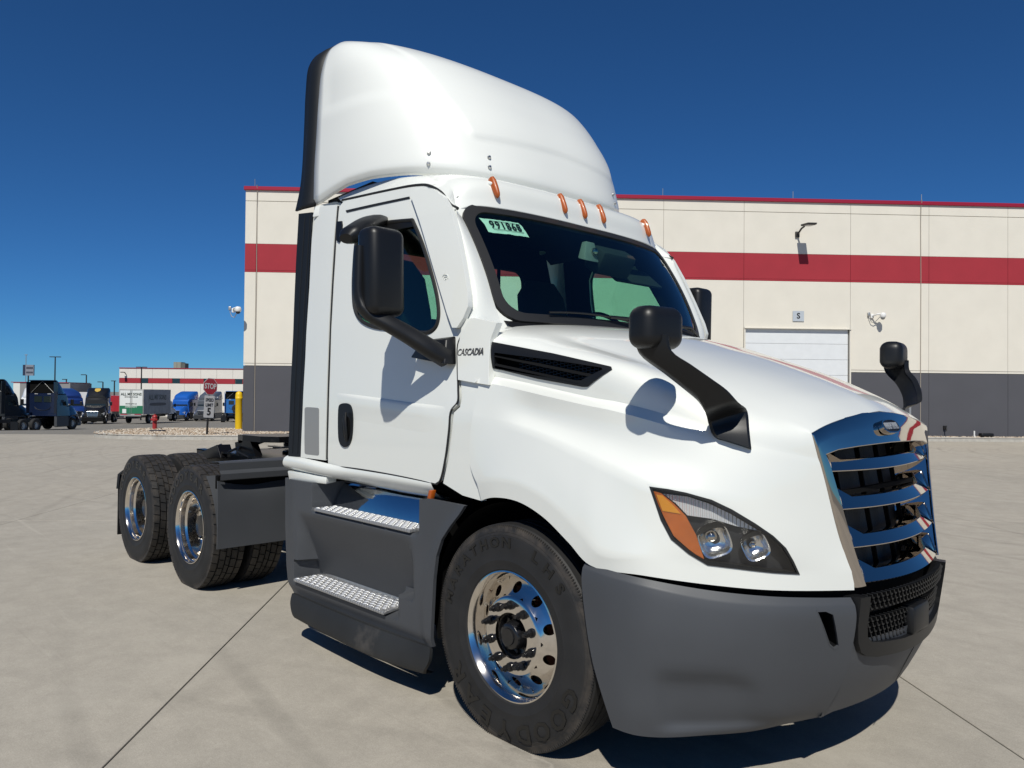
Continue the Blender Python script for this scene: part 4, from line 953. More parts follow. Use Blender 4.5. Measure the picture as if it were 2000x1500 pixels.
for k_ in (-2.03, -2.10): # fold lines of the rubber
    bm = bmesh.new(); tube(bm, [(k_ - .0 + (-.0) * q, -(ysx(k_, z) + .001), z) for q, z in enumerate(np.linspace(1.2, 2.78, 20))], .0035, 6); both('trim_fold', bm, M['trim'], T)
# door-frame column between extender and door (white strip)

bm = bmesh.new(); hexa(bm, [(-1.99,-1.13,2.76),(-1.80,-1.05,2.78),(-1.80,-.9,2.78),(-1.99,-.9,2.76),(-1.99,-1.11,2.84),(-1.80,-1.0,2.875),(-1.80,-.9,2.875),(-1.99,-.9,2.84)], .01); recalc(bm); both('roof_corner', bm, M['paint'], T)
# lower sill of the cab
S1 = [(-2.17,-1.17,1.185),(-1.95,-1.19,1.18),(-1.70,-1.195,1.17),(-1.45,-1.185,1.155),(-1.1,-1.185,1.15),(-.62,-1.185,1.145)]
S2 = [(-2.19,-1.20,1.165),(-1.95,-1.215,1.155),(-1.70,-1.215,1.14),(-1.45,-1.19,1.125),(-1.1,-1.185,1.12),(-.60,-1.185,1.115)]
S3 = [(-2.20,-1.20,1.115),(-1.95,-1.20,1.10),(-1.70,-1.195,1.09),(-1.45,-1.165,1.085),(-1.1,-1.15,1.075),(-.59,-1.15,1.07)]
S4 = [(-2.17,-1.11,1.07),(-1.95,-1.09,1.06),(-1.70,-1.08,1.06),(-1.45,-1.07,1.05),(-1.1,-1.07,1.04),(-.58,-1.07,1.04)]
both('cab_sill', recalc(grid_bm(loft([S1, S2, S3, S4], 40, per=5))), M['paint'], T)
bm = bmesh.new(); hexa(bm, [(-2.12,-1.20,1.02),(-1.66,-1.19,1.035),(-1.72,-1.08,1.035),(-2.12,-1.05,1.02),(-2.13,-1.21,1.085),(-1.66,-1.19,1.08),(-1.72,-1.08,1.08),(-2.13,-1.05,1.085)], .01); recalc(bm)
both('step_cap', bm, M['paint'], T)

# ---- cab interior ----------------------------------------------------------------------------
xw = -1.86
hole1 = rrect(.04, 2.15, .74, 2.60, .09); hole2 = [(-a, b) for a, b in hole1][::-1]
bm = poly2d([(-1.06,1.05),(1.06,1.05),(1.06,2.5),(.95,2.86),(-.95,2.86),(-1.06,2.5)], [hole1, hole2], 0)
for v in bm.verts: v.co = Vector((xw, v.co.x, v.co.z))
thicken(bm, lambda c: (-1, 0, 0), .05); rw = obj('rear_wall', bm, M['dark'], T, smooth=False)
for hl_ in (hole1, hole2):
    bm = poly2d(hl_, [], 0)
    for v in bm.verts: v.co = Vector((xw - .02, v.co.x, v.co.z))
    obj('rear_window', bm, M['rwin'], rw, smooth=False)
bm = bmesh.new(); Gc = np.array([[(x, y * (1 - .10 * max(0, (x + 1.85) / 1.2)), z) for y, z in ((-1.04, 2.70), (-.9, 2.80), (-.5, 2.835), (0, 2.84), (.5, 2.835), (.9, 2.80), (1.04, 2.70))] for x in (-1.86, -1.4, -1.0, -.72)]); grid_bm(Gc, bm)
obj('headliner', bm, M['seat'], T)
bm = bmesh.new(); box(bm, (-1.1, 0, 1.12), (1.6, 2.1, .06)); box(bm, (-.60, 0, 1.5), (.06, 2.1, .9)); obj('cab_floor', bm, M['dark'], T, smooth=False)
bm = bmesh.new(); grid_bm(np.array([[tuple(wsp(y, 0) + Vector((-.03 + dx, 0, dz))) for y in np.linspace(-.94, .94, 20)] for dx, dz in ((0, -.01), (-.15, .0), (-.32, -.0), (-.40, -.05), (-.42, -.35))]), bm); obj('dashboard', bm, M['dash'], T)
def seat(y):
    bm = bmesh.new(); box(bm, (-1.22, y, 1.62), (.52, .50, .14), bevel=.05, seg=3); s0 = obj('seat', bm, M['seat'], T)
    bm = bmesh.new(); bk = [(-1.42, y, 1.62), (-1.46, y, 1.9), (-1.49, y, 2.15), (-1.53, y, 2.36), (-1.54, y, 2.47)]
    sweep(bm, bk, [(.25, .07), (.26, .075), (.25, .07), (.235, .06), (.15, .03)], rsec(3.2, 18), upv=(1, 0, 0)); obj('seat_back', bm, M['seat'], s0)
    bm = bmesh.new(); box(bm, (-1.22, y, 1.35), (.35, .35, .42), bevel=.03); obj('seat_base', bm, M['dark'], s0)
seat(-.79); seat(.58)
bm = bmesh.new(); n_ = 36; ctr = Vector((-.78, .55, 2.0)); ax = Matrix.Rotation(R(-38), 3, 'Y')
ring = [ctr + ax @ Vector((0, .23 * math.cos(2*math.pi*k/n_), .23 * math.sin(2*math.pi*k/n_))) for k in range(n_ + 1)]
tube(bm, ring, .016, 8, cap=False); tube(bm, [ctr + ax @ Vector((-.02, -.22, 0)), ctr, ctr + ax @ Vector((-.02, .22, 0))], .02, 6); tube(bm, [ctr, ctr + Vector((.25, 0, -.25))], .03, 8); obj('steering_wheel', bm, M['dark'], T)
# seat belt pillar and boot seen through the windshield
bm = bmesh.new(); tube(bm, [(-1.80, .385, 2.62), (-1.80, .385, 2.40), (-1.80, .383, 2.30), (-1.80, .383, 2.15)], [.014, .014, .018, .012], 8); box(bm, (-1.80, .385, 2.12), (.10, .16, .20), bevel=.03, seg=3); obj('seat_belt_pillar', bm, M['dark'], T)
# camera, sensors and paper behind the glass
def wsu(y, t, off=-.03): return wsp(y, t) + ws_n(y, t) * off
bm = bmesh.new(); q = wsu(-.02, .80, -.05); bm_c = Matrix.Rotation(R(-60), 3, 'Y')
hexa(bm, [q + Vector(p) for p in ((-.03,-.07,-.05),(.03,-.07,-.07),(.03,.07,-.07),(-.03,.07,-.05),(-.04,-.02,.06),(.0,-.02,.06),(.0,.06,.06),(-.04,.06,.06))], .008); recalc(bm)
cm = obj('dash_camera', bm, M['silver'], T)
bm = bmesh.new(); bmesh.ops.create_uvsphere(bm, u_segments=14, v_segments=8, radius=.026, matrix=Matrix.Translation(q + Vector((.022, .03, -.005)))); obj('camera_lens', bm, M['chrome'], cm)
bm = bmesh.new(); q2 = wsu(.23, .78, -.09); box(bm, q2, (.16, .34, .14), bevel=.03, rot=Matrix.Rotation(R(-58), 3, 'Y')); sp_ = obj('sensor_pod', bm, M['dash'], T)
bm = bmesh.new(); q2 = wsu(.62, .80, -.18); box(bm, q2, (.02, .52, .20), bevel=.008, rot=Matrix.Rotation(R(-50), 3, 'Y')); obj('sun_visor', bm, M['dash'], T)
# crinkled paper number on the near top corner
py0, py1, pt0, pt1 = -.855, -.585, .765, .895
bm = bmesh.new(); rows = []
for i in range(8):
    row = []
    for j in range(20):
        y = py0 + (py1 - py0) * j / 19; t = pt0 + (pt1 - pt0) * i / 7
        if i in (0, 7): y += 0; t += random.uniform(-.0025, .0025)
        if j == 0: y += .03 * (1 - i / 7)
        if j == 19: y += .012 * (1 - i / 7) - (.02 if i == 7 else 0)
        row.append(tuple(wsp(y, t) + ws_n(y, t) * (-.008 - random.uniform(0, .003))))
    rows.append(row)
grid_bm(np.array(rows), bm); pn = obj('stock_paper', bm, M['paper'], T)
def on_ws(me, y0, t0, off, sx=1):
    for v in me.vertices:
        y = y0 + v.co.x * sx; t = t0 + v.co.y / .76; v.co = wsp(y, t) + ws_n(y, t) * (off + v.co.z)
    return me
me = on_ws(text_mesh('991868', .072, .0005, .0013, 1.14), -.708, .836, -.004, .86); me.materials.clear(); obj('stock_number', me, M['ink'], pn, smooth=False)
bm = bmesh.new()
for t in (.795, .872): 
    for k in range(10):
        a, b = -.80 + k * .02, -.80 + (k + 1) * .02; v = [bm.verts.new(wsp(y, tt) + ws_n(y, tt) * -.0045) for y, tt in ((a, t), (b, t), (b, t + .004), (a, t + .004))]; bm.faces.new(v)
obj('ruled_line', bm, M['ink'], pn, smooth=False)
bm = bmesh.new(); rr_ = rrect(-.06, -.05, .06, .05, .015)
bm = poly2d(rr_, [rrect(-.045, -.036, .045, .036, .01)], 0)
for v in bm.verts: y, t = .345 + v.co.x, .085 + v.co.z / .76; v.co = wsp(y, t) + ws_n(y, t) * -.004
obj('windshield_sticker', bm, M['silver'], T, smooth=False)
# ---- chassis side fairing with two steps ------------------------------------------------------
def sf_depth(x, z):
    d = 0.0
    if z > .80: d += .20 * sstep(.862, .874, z) * sstep(-1.785, -1.745, x) * (1 - sstep(-.745, -.67, x))
    sx_ = sstep(-2.0, -1.96, x) * (1 - sstep(-.97, -.83, x))
    low = sstep(.386, .398, z) * max(0, (.835 - z) / .445)
    d += .185 * low * (sx_ if z < .52 else sx_ * .0 + sstep(-1.97, -1.90, x) * (1 - sstep(-.80, -.70, x)))
    d += .012 * sstep(-2.06, -2.04, x) * 0
    d += .10 * (1 - sstep(-2.20, -1.98, x)) * .35
    fl = math.hypot(x, z - .49)
    d -= .012 * (1 - sstep(.60, .66, fl)) if x > -.8 else 0
    d += .018 * (1 - sstep(.30, .36, z))
    return d
sf_o = [(-2.195,1.03),(-1.78,1.036),(-1.74,1.036),(-1.40,1.045),(-.66,1.05),(-.60,1.062),(-.30,1.058),(-.335,1.01),(-.40,.945),(-.465,.87),(-.505,.78),(-.525,.66),(-.535,.50),(-.545,.31),(-.60,.288),(-2.02,.288),(-2.11,.33),(-2.155,.45),(-2.185,.70)]
bm = poly2d(sf_o, [], .018)
for v in bm.verts: v.co.y = -(1.222 - sf_depth(v.co.x, v.co.z))
thicken(bm, lambda c: (0, 1, 0), .02)
sfp, sfp2 = both('side_fairing', bm, M['grey'], T)
for q in (sfp, sfp2): autosmooth(q, 32)
bm = bmesh.new(); hexa(bm, [(-1.74,-1.090,.885),(-.70,-1.090,.885),(-.70,-1.06,.885),(-1.74,-1.06,.885),(-1.72,-.990,1.10),(-.655,-.990,1.10),(-.655,-.97,1.10),(-1.72,-.97,1.10)], .003); recalc(bm)
kp = obj('kick_plate', bm, mat('polished_kick_plate', (.50, .52, .55), .06, 1.0, bump=(3, .15, .02)), sfp); mirrored(kp, sfp2)
def step(x0, x1, y0, y1, z, sk):
    bm = bmesh.new(); hexa(bm, [(x0, y0, z - .018), (x1, y0, z - .018), (x1 - sk, y1, z - .018), (x0 + .0, y1, z - .018), (x0, y0, z), (x1, y0, z), (x1 - sk, y1, z), (x0 + .0, y1, z)], .004); recalc(bm)
    return bm
STEPS = []
for a, b in ((step(-1.735, -.735, -1.232, -1.04, .884, -.0), None), (step(-1.955, -.945, -1.245, -1.05, .408, .05), None)):
    s1 = obj('step_plate', a, M['tread'], sfp, smooth=False); s2 = mirrored(s1, sfp2); STEPS.append((s1, s2))
M['lug'] = mat('bright_tread_lug', (.85, .85, .84), .32, .55)
def lugs(x0, x1, y0, y1, z):
    bm = bmesh.new(); i = 0
    for a in np.arange(x0, x1, .030):
        i += 1
        for j, b in enumerate(np.arange(y0, y1, .030)):
            rot = Matrix.Rotation(R(45 if (i + j) % 2 else -45), 3, 'Z'); q = []
            for zz, k in ((z, 1), (z + .0045, .55)):
                for cx, cy in ((-.014, 0), (0, -.0048), (.014, 0), (0, .0048)):
                    v = rot @ Vector((cx * k, cy * k, 0)); q.append((a + v.x, b + v.y, zz))
            hexa(bm, q)
    return bm
for (s1, s2), (x0, x1, y0, y1, z) in zip(STEPS, ((-1.715, -.75, -1.215, -1.06, .884), (-1.935, -.985, -1.228, -1.07, .408))):
    o1 = obj('tread_pattern', lugs(x0, x1, y0, y1, z), M['lug'], T, smooth=False, kind='stuff'); mirrored(o1, T, kind='stuff')
bm = bmesh.new(); hexa(bm, [(-1.93,-1.055,.408),(-.98,-1.055,.408),(-.98,-1.045,.408),(-1.93,-1.045,.408),(-1.91,-1.050,.445),(-.98,-1.050,.445),(-.98,-1.040,.445),(-1.91,-1.04,.445)], .003); recalc(bm)
s1 = obj('step_back_flange', bm, M['alu2'], sfp); mirrored(s1, sfp2)
bm = bmesh.new(); sk = [[(-1.99,-1.235,.305),(-1.5,-1.24,.30),(-1.0,-1.24,.30),(-.56,-1.225,.305)], [(-1.985,-1.25,.24),(-1.5,-1.26,.235),(-1.0,-1.26,.23),(-.55,-1.24,.24)], [(-1.93,-1.25,.165),(-1.5,-1.262,.155),(-1.0,-1.262,.15),(-.60,-1.235,.165)], [(-1.93,-1.20,.155),(-1.5,-1.20,.145),(-1.0,-1.20,.14),(-.60,-1.18,.155)]]
grid_bm(loft(sk, 30, per=4), bm); thicken(bm, lambda c: (0, 1, 0), .02); both('side_skirt', bm, M['dgrey'], T)
bm = bmesh.new(); hexa(bm, [(-.615,-1.215,1.045),(-.585,-1.215,1.045),(-.585,-1.19,1.045),(-.615,-1.19,1.045),(-.60,-1.212,1.105),(-.575,-1.212,1.105),(-.575,-1.18,1.105),(-.60,-1.18,1.105)], .004); recalc(bm)
both('cab_side_marker', bm, M['amber'], T)

# ---- wheels ----------------------------------------------------------------------------------
def tyre_bm(Ro, W, drive=False):
    bm = bmesh.new(); h = W / 2
    prof = [(.286, -h * .80), (.300, -h * .90), (.33, -h * .965), (.40, -h), (.45, -h * .985), (.480, -h * .93)]
    left = [(r, a) for r, a in prof]
    if not drive:
        tr = [(Ro - .018, -h * .90), (Ro - .008, -h * .86), (Ro - .002, -h * .80)]
        for c in (-.52, -.18, .18, .52):
            a = c * h; tr += [(Ro, a - .006), (Ro - .013, a - .004), (Ro - .013, a + .004), (Ro, a + .006)]
        tr += [(Ro - .002, h * .80), (Ro - .008, h * .86), (Ro - .018, h * .90)]
    else:
        tr = [(Ro - .022, -h * .90), (Ro - .017, -h * .84), (Ro - .016, 0), (Ro - .017, h * .84), (Ro - .022, h * .90)]
    right = [(.480, h * .93), (.4775, h * .937), (.4755, h * .930), (.466, h * .958), (.4635, h * .965), (.461, h * .960), (.45, h * .985), (.40, h), (.352, h * .982), (.348, h * .992), (.340, h * .980), (.33, h * .965), (.312, h * .93), (.306, h * .93), (.300, h * .90), (.286, h * .80)]
    full = left + tr + right; lathe(bm, [(r, -a) for r, a in full], 96)
    if drive:
        nb = 40
        for i in range(nb):
            t0 = 2 * math.pi * i / nb
            for k, (a0, a1, ph) in enumerate(((-.93, -.60, 0), (-.50, -.19, .3), (-.11, .11, .6), (.19, .50, .3), (.60, .93, 0))):
                ta = t0 + ph * 2 * math.pi / nb; tb = ta + 2 * math.pi / nb * .90; q = []
                for rr in (Ro - .024, Ro):
                    for t, a in ((ta, a0 * h), (ta + .022, a1 * h), (tb + .022, a1 * h), (tb, a0 * h)):
                        rad = rr - (.006 if abs(a) > .9 * h else 0); q.append((rad * math.cos(t), -a, rad * math.sin(t)))
                hexa(bm, q)
        n_ = nb
        for i in range(n_ * 2):    # shoulder lugs running down the side
            t = math.pi * i / n_; q = []
            for a_, r0 in ((h * .90, Ro - .028), (h * .955, Ro - .040)):
                pass
    else:
        for i in range(240):       # fine shoulder serration
            t = 2 * math.pi * i / 240; r0 = Ro - .014
            m = Matrix.Rotation(-t, 4, 'Y') @ Matrix.Translation((r0, -h * .872, 0))
            bmesh.ops.create_cube(bm, size=1, matrix=m @ Matrix.Diagonal((.014, .009, .006, 1)))
    recalc(bm)
    for v in bm.verts:       # tyre settles on the ground, sidewall bulges a little there
        if v.co.z < -.4835 + .0: 
            v.co.z = max(v.co.z, -.489)
    return bm
def front_rim():
    bm = bmesh.new(); S = 100
    # outer flange, well and inner barrel; negative y is outwards
    prof = [(.283, -.085), (.293, -.112), (.2985, -.122), (.2985, -.128), (.292, -.130), (.285, -.122), (.276, -.108), (.268, -.095), (.263, -.070), (.262, -.05)]
    lathe(bm, prof, S)
    # disc with ten hand holes: r .262 -> .17
    def pz(r):  return float(np.interp(r, [.075, .11, .168, .178, .19, .215, .24, .262], [-.118, -.118, -.118, -.113, -.100, -.082, -.064, -.05]))
    n_h = 10
    for h_ in range(n_h):
        c = 2 * math.pi * (h_ + .5) / n_h; rc = .2185; hr = .0245; pts = []; m = 32
        inner = []; 
        for k in range(m):
            a = 2 * math.pi * k / m; x = rc + hr * math.cos(a); y = hr * math.sin(a); rr = math.hypot(x, y); th = math.atan2(y, x)
            inner.append((rr, th))
        half = math.pi / n_h; r0, r1 = .182, .262; outer = []
        for k in range(m):
            a = 2 * math.pi * k / m; dx, dy = math.cos(a), math.sin(a)
            # hit the sector box in (r, theta) space
            tx = ((r1 - rc) / dx) if dx > 1e-6 else ((r0 - rc) / dx if dx < -1e-6 else 1e9)
            ty = (half * rc / abs(dy)) if abs(dy) > 1e-6 else 1e9
            t = min(tx, ty); outer.append((rc + dx * t, dy * t / rc))
        rows = []
        for f in (0, .35, 1):
            row = []
            for (ri, ti), (ro, to) in zip(inner, outer):
                r_ = ri + (ro - ri) * f; t_ = ti + (to - ti) * f + c; row.append(bm.verts.new((r_ * math.cos(t_), pz(r_), r_ * math.sin(t_))))
            rows.append(row)
        lip = [bm.verts.new((v.co.x * .998, v.co.y + .022, v.co.z * .998)) for v in rows[0]]
        rows = [lip] + rows
        for a in range(3):
            for k in range(m): bm.faces.new([rows[a][k], rows[a][(k+1) % m], rows[a+1][(k+1) % m], rows[a+1][k]])
    lathe(bm, [(r, pz(r)) for r in (.182, .178, .172, .168, .14, .112, .105)] + [(.103, -.10), (.103, -.04)], S)
    bmesh.ops.remove_doubles(bm, verts=bm.verts, dist=8e-4)
    return recalc(bm)
def rear_rim():
    bm = bmesh.new()
    lathe(bm, [(.283, -.085), (.293, -.112), (.2985, -.122), (.2985, -.128), (.292, -.130), (.286, -.120), (.282, -.10), (.276, -.095), (.272, -.06), (.256, -.045), (.250, .02), (.246, .045), (.235, .055), (.19, .06), (.168, .045), (.14, .045), (.112, .045)], 100)
    return recalc(bm)
def nuts(yb, r=.1425, n=10, L=.045):
    out = []
    for k in range(n):
        a = 2 * math.pi * (k + .5) / n; c = (r * math.cos(a), yb, r * math.sin(a)); bm = bmesh.new()
        q = Matrix.Translation((c[0], yb - .006, c[2])) @ Matrix.Rotation(R(90), 4, 'X')
        bmesh.ops.create_cone(bm, cap_ends=True, segments=20, radius1=.0215, radius2=.0205, depth=.010, matrix=q)
        bmesh.ops.create_cone(bm, cap_ends=True, segments=6, radius1=.0175, radius2=.0165, depth=.026, matrix=Matrix.Translation((0, -.018, 0)) @ q)
        bmesh.ops.create_cone(bm, cap_ends=True, segments=12, radius1=.010, radius2=.0085, depth=.022, matrix=Matrix.Translation((0, -.040, 0)) @ q)
        out.append(bm)
    return out
def ring_text(s, rad, size, a0, step_deg, y, bold, name, parent, m):
    """raised letters round the sidewall; tops point outwards, read clockwise seen from outside"""
    bm = bmesh.new(); a = a0
    for ch in s:
        if ch != ' ':
            me = text_mesh(ch, size, .0016, bold, 1.0, 2); t = R(a)
            ux = Vector((math.sin(t), 0, -math.cos(t))); uy = Vector((math.cos(t), 0, math.sin(t)))   # clockwise tangent seen from -y, radial
            for v in me.vertices: c = v.co.copy(); rr = rad + c.y; yy = y - c.z; v.co = ux * c.x * 1.25 + uy * (rad + c.y); v.co.y = yy
            bm.from_mesh(me); bpy.data.meshes.remove(me)
        a -= step_deg
    return obj(name, bm, m, parent, smooth=False)
me_front = None; blk_hub = mat('black_oily_hub', (.008, .008, .009), .25, spec=.6, bump=(25, .3, .004))
M['nut'] = mat('black_chrome_nut', (.03, .03, .032), .18, .6)
def front_wheel():
    w = empty('front_wheel', (0, 0, .489), parent=T); w.location = (0, -1.072, .489)
    t_ = obj('tyre', tyre_bm(.5155, .284), M['tyre'], w); autosmooth(t_, 30)
    r_ = obj('rim', front_rim(), M['alu'], w); autosmooth(r_, 40)
    hb_ = bmesh.new(); lathe(hb_, [(.103, -.095), (.098, -.098), (.094, -.09), (.088, -.07), (.070, -.065), (.066, -.09), (.060, -.128), (.056, -.132), (.040, -.134), (.038, -.142), (.0001, -.142)], 40)
    for k in range(8):
        a = 2 * math.pi * k / 8; bmesh.ops.create_cone(hb_, cap_ends=True, segments=6, radius1=.008, radius2=.008, depth=.012, matrix=Matrix.Translation((.080 * math.cos(a), -.074, .080 * math.sin(a))) @ Matrix.Rotation(R(90), 4, 'X'))
    h_ = obj('hub', hb_, blk_hub, w); autosmooth(h_, 40)
    for b in nuts(-.118): autosmooth(obj('lug_nut', b, M['nut'], w), 40)
    bm = bmesh.new(); lathe(bm, [(.10, .02), (.20, .02), (.215, .03), (.215, .12)], 40); obj('brake_drum', bm, M['brake'], w)
    return w
fw = front_wheel()
ring_text('MARATHON', .428, .066, 166, 10.6, -.1425, .0018, 'sidewall_lettering', fw, M['tyrel'])
ring_text('LHS', .428, .068, 66, 12.5, -.1425, .0020, 'sidewall_lettering', fw, M['tyrel'])
ring_text('GOODYEAR', .420, .108, -24, 17, -.1425, .0030, 'sidewall_lettering', fw, M['tyrel'])
def copy_tree(o, parent, loc, rz=0):
    c = o.copy(); COL.objects.link(c); c.parent = parent; c.location = loc; c.rotation_euler = (0, 0, rz)
    for ch in list(o.children):
        d = ch.copy(); COL.objects.link(d); d.parent = c
        for g in ch.children: e = g.copy(); COL.objects.link(e); e.parent = d
    return c
copy_tree(fw, T, (0, 1.072, .489), math.pi)
def drive_wheel():
    w = empty('drive_wheel', (0, 0, 0), parent=T); w.location = (-3.814, -1.068, .486)
    t_ = obj('tyre', tyre_bm(.508, .272, True), M['tyre'], w, smooth=True); autosmooth(t_, 30)
    r_ = obj('rim', rear_rim(), M['alu'], w); autosmooth(r_, 40)
    hb_ = bmesh.new(); lathe(hb_, [(.112, .05), (.105, .02), (.09, -.01), (.085, -.04), (.05, -.045), (.0001, -.045)], 36); autosmooth(obj('hub', hb_, blk_hub, w), 40)
    for b in nuts(.045): obj('lug_nut', b, M['nut'], w)
    return w
dw = drive_wheel()
ring_text('GOODYEAR', .420, .090, 155, 14.5, -.1365, .0020, 'sidewall_lettering', dw, M['tyrel'])
dw2 = copy_tree(dw, T, (-5.124, -1.068, .486)); 
for x in (-3.814, -5.124): copy_tree(dw, T, (x, 1.068, .486), math.pi)
def inner_wheel(x, s):
    w = empty('inner_dual_wheel', (x, s * .735, .486), 0 if s < 0 else math.pi, parent=T)
    for ch in dw.children:
        if ch.name.startswith('tyre'): d = ch.copy(); COL.objects.link(d); d.parent = w
    bm = bmesh.new(); lathe(bm, [(.283, -.10), (.26, -.09), (.25, .10), (.283, .11)], 40); obj('rim', bm, M['frame'], w)
for x in (-3.814, -5.124):
    for s in (-1, 1): inner_wheel(x, s)

# ---- frame, axles, added light-blocking boxes, fifth wheel ---------------------------------------------------
def part(name, bm, m=None, sm=False, parent=None): return obj(name, recalc(bm), m or M['frame'], parent or T, smooth=sm)
for s in (-1, 1):
    bm = bmesh.new(); box(bm, (-2.6, s * .43, .86), (6.0, .02, .27)); box(bm, (-2.6, s * .40, .99), (6.0, .08, .012)); box(bm, (-2.6, s * .40, .73), (6.0, .08, .012)); part('frame_rail', bm)
    bm = bmesh.new(); hexa(bm, [(-5.6, s*.36, .88), (-4.85, s*.36, .95), (-4.85, s*.50, .95), (-5.6, s*.50, .88), (-5.6, s*.36, .92), (-4.95, s*.36, 1.075), (-4.95, s*.50, 1.075), (-5.6, s*.50, .92)], .006); part('approach_ramp', bm)
for i, x in enumerate((-2.6, -3.3, -4.47, -5.5)):
    bm = bmesh.new(); box(bm, (x, 0, .86), (.12, .86, .22), bevel=.01); part('cross_member', bm)
for x in (0, -3.814, -5.124):
    bm = bmesh.new(); tube(bm, [(x, -1.0, .489), (x, 1.0, .489)], .075, 16); 
    if x < -1: bmesh.ops.create_uvsphere(bm, u_segments=20, v_segments=12, radius=.24, matrix=Matrix.Translation((x, .05, .52)))
    bmj = bm; o = part('axle', bm, sm=True); o['kind'] = 'stuff' if False else 'part'; del o['kind']
bm = bmesh.new(); box(bm, (.05, 0, .75), (1.9, .86, .7), bevel=.05); part('engine_bay_blocker', bm, M['dark'])  # plain dark box added to block light through the underbody
bm = bmesh.new(); box(bm, (-1.2, 0, .70), (1.5, 1.5, .55), bevel=.05); part('underbody_blocker', bm, M['dark'])  # another added dark box, stops light passing below the cab
bm = bmesh.new(); box(bm, (-1.35, -.80, .62), (1.3, .42, .55), bevel=.06); both('side_tank', bm, M['dark'], T, smooth=False)
bm = bmesh.new(); box(bm, (-1.30, -.90, 1.0), (1.5, .10, .45)); both('cab_underside', bm, M['dark'], T, smooth=False)
# front wheel arch liner
bm = bmesh.new(); rows = []
for y in (-1.17, -.95, -.6): rows.append([(.59 * math.cos(a) * 1.0, y, .50 + .60 * math.sin(a)) for a in np.linspace(R(-14), R(196), 36)])
grid_bm(np.array(rows), bm); both('wheel_arch_liner', bm, M['dark'], T)
bm = bmesh.new(); box(bm, (0, -.62, .85), (1.24, .02, .75)); both('inner_fender', bm, M['dark'], T, smooth=False)
bm = bmesh.new(); box(bm, (.62, -.86, .72), (.02, .55, .44)); both('splash_shield', bm, M['dark'], T, smooth=False)
bm = bmesh.new(); box(bm, (-.60, -.86, .70), (.02, .60, .60)); both('mud_guard', bm, M['dark'], T, smooth=False)
# fifth wheel: horseshoe plate with a throat open to the rear, on its trunnions
out = [(-3.95,-.34),(-4.10,-.45),(-4.42,-.475),(-4.60,-.44),(-4.86,-.30),(-4.90,-.22),(-4.86,-.17),(-4.60,-.07),(-4.42,-.055),(-4.36,0),(-4.42,.055),(-4.60,.07),(-4.86,.17),(-4.90,.22),(-4.86,.30),(-4.60,.44),(-4.42,.475),(-4.10,.45),(-3.95,.34),(-3.92,0)]
bm = poly2d(out, [], .1)
for v in bm.verts: x, y = v.co.x, v.co.z; v.co = Vector((x, y, 1.195 - .10 * sstep(-4.55, -4.90, x) * 1.0 - .0))
for v in bm.verts: v.co.z = 1.195 - .11 * max(0, (-4.58 - v.co.x) / .32)
bmesh.ops.recalc_face_normals(bm, faces=bm.faces); thicken(bm, lambda c: (0, 0, -1), .055); fwp = part('fifth_wheel', bm)
for s in (-1, 1):
    bm = bmesh.new(); hexa(bm, [(-4.60, s*.37, .99), (-4.20, s*.37, .99), (-4.20, s*.44, .99), (-4.60, s*.44, .99), (-4.48, s*.37, 1.15), (-4.34, s*.37, 1.15), (-4.34, s*.44, 1.15), (-4.48, s*.44, 1.15)]); part('pivot_bracket', bm, parent=fwp)
    bm = bmesh.new(); hexa(bm, [(-4.78, s*.30, 1.02), (-4.62, s*.30, 1.0), (-4.62, s*.38, 1.0), (-4.78, s*.38, 1.02), (-4.80, s*.30, 1.10), (-4.55, s*.30, 1.15), (-4.55, s*.38, 1.15), (-4.80, s*.38, 1.10)]); part('throat_rib', bm, parent=fwp)
bm = bmesh.new(); box(bm, (-4.38, 0, 1.0), (1.1, .95, .018)); part('mounting_plate', bm)
rnd = random.Random(3)
for k in range(16):       # valves, hoses and air tanks between the rails
    bm = bmesh.new(); x = -5.3 + .21 * k; y = rnd.uniform(-.5, -.1); z = .98 + rnd.uniform(0, .05)
    if k % 3 == 0: tube(bm, [(x, y, z), (x + .12, y + .05, z + .05), (x + .25, y - .03, z + .02), (x + .4, y + .04, z - .04)], .012, 6); part('air_hose', bm, M['blk'], True)
    else: box(bm, (x, y, z), (.09, .07, .07), bevel=.012); part('valve_block', bm)
# quarter fender ahead of the drive tyres
q_ = [[(-3.46,-1.195,1.045),(-3.46,-.9,1.05),(-3.46,-.45,1.055)], [(-3.26,-1.195,1.06),(-3.26,-.9,1.06),(-3.26,-.45,1.06)], [(-3.235,-1.195,1.05),(-3.235,-.9,1.05),(-3.235,-.45,1.05)], [(-3.235,-1.195,.995),(-3.235,-.9,.995),(-3.235,-.45,.995)], [(-3.21,-1.20,.985),(-3.21,-.9,.985),(-3.21,-.45,.985)], [(-3.20,-1.20,.97),(-3.20,-.9,.97),(-3.20,-.45,.97)], [(-3.205,-1.20,.925),(-3.205,-.9,.925),(-3.205,-.45,.925)], [(-3.235,-1.195,.915),(-3.25,-.9,.915),(-3.25,-.45,.915)]]
bm = grid_bm(loft(q_, 20, per=3, breaks=(1, 2, 3, 4, 5, 6))); 
qa, qb = both('quarter_fender', recalc(bm), M['grey'], T)
q2_ = [[(-3.25,-1.20,.915),(-3.275,-.95,.865),(-3.275,-.7,.88),(-3.27,-.45,.90)], [(-3.235,-1.205,.80),(-3.25,-.95,.80),(-3.25,-.7,.80),(-3.25,-.45,.80)], [(-3.23,-1.205,.60),(-3.24,-.95,.60),(-3.24,-.7,.60),(-3.24,-.45,.60)], [(-3.245,-1.20,.39),(-3.245,-.95,.39),(-3.245,-.7,.39),(-3.245,-.45,.39)]]
bm = grid_bm(loft(q2_, 24, per=4)); thicken(bm, lambda c: (-1, 0, 0), .012)
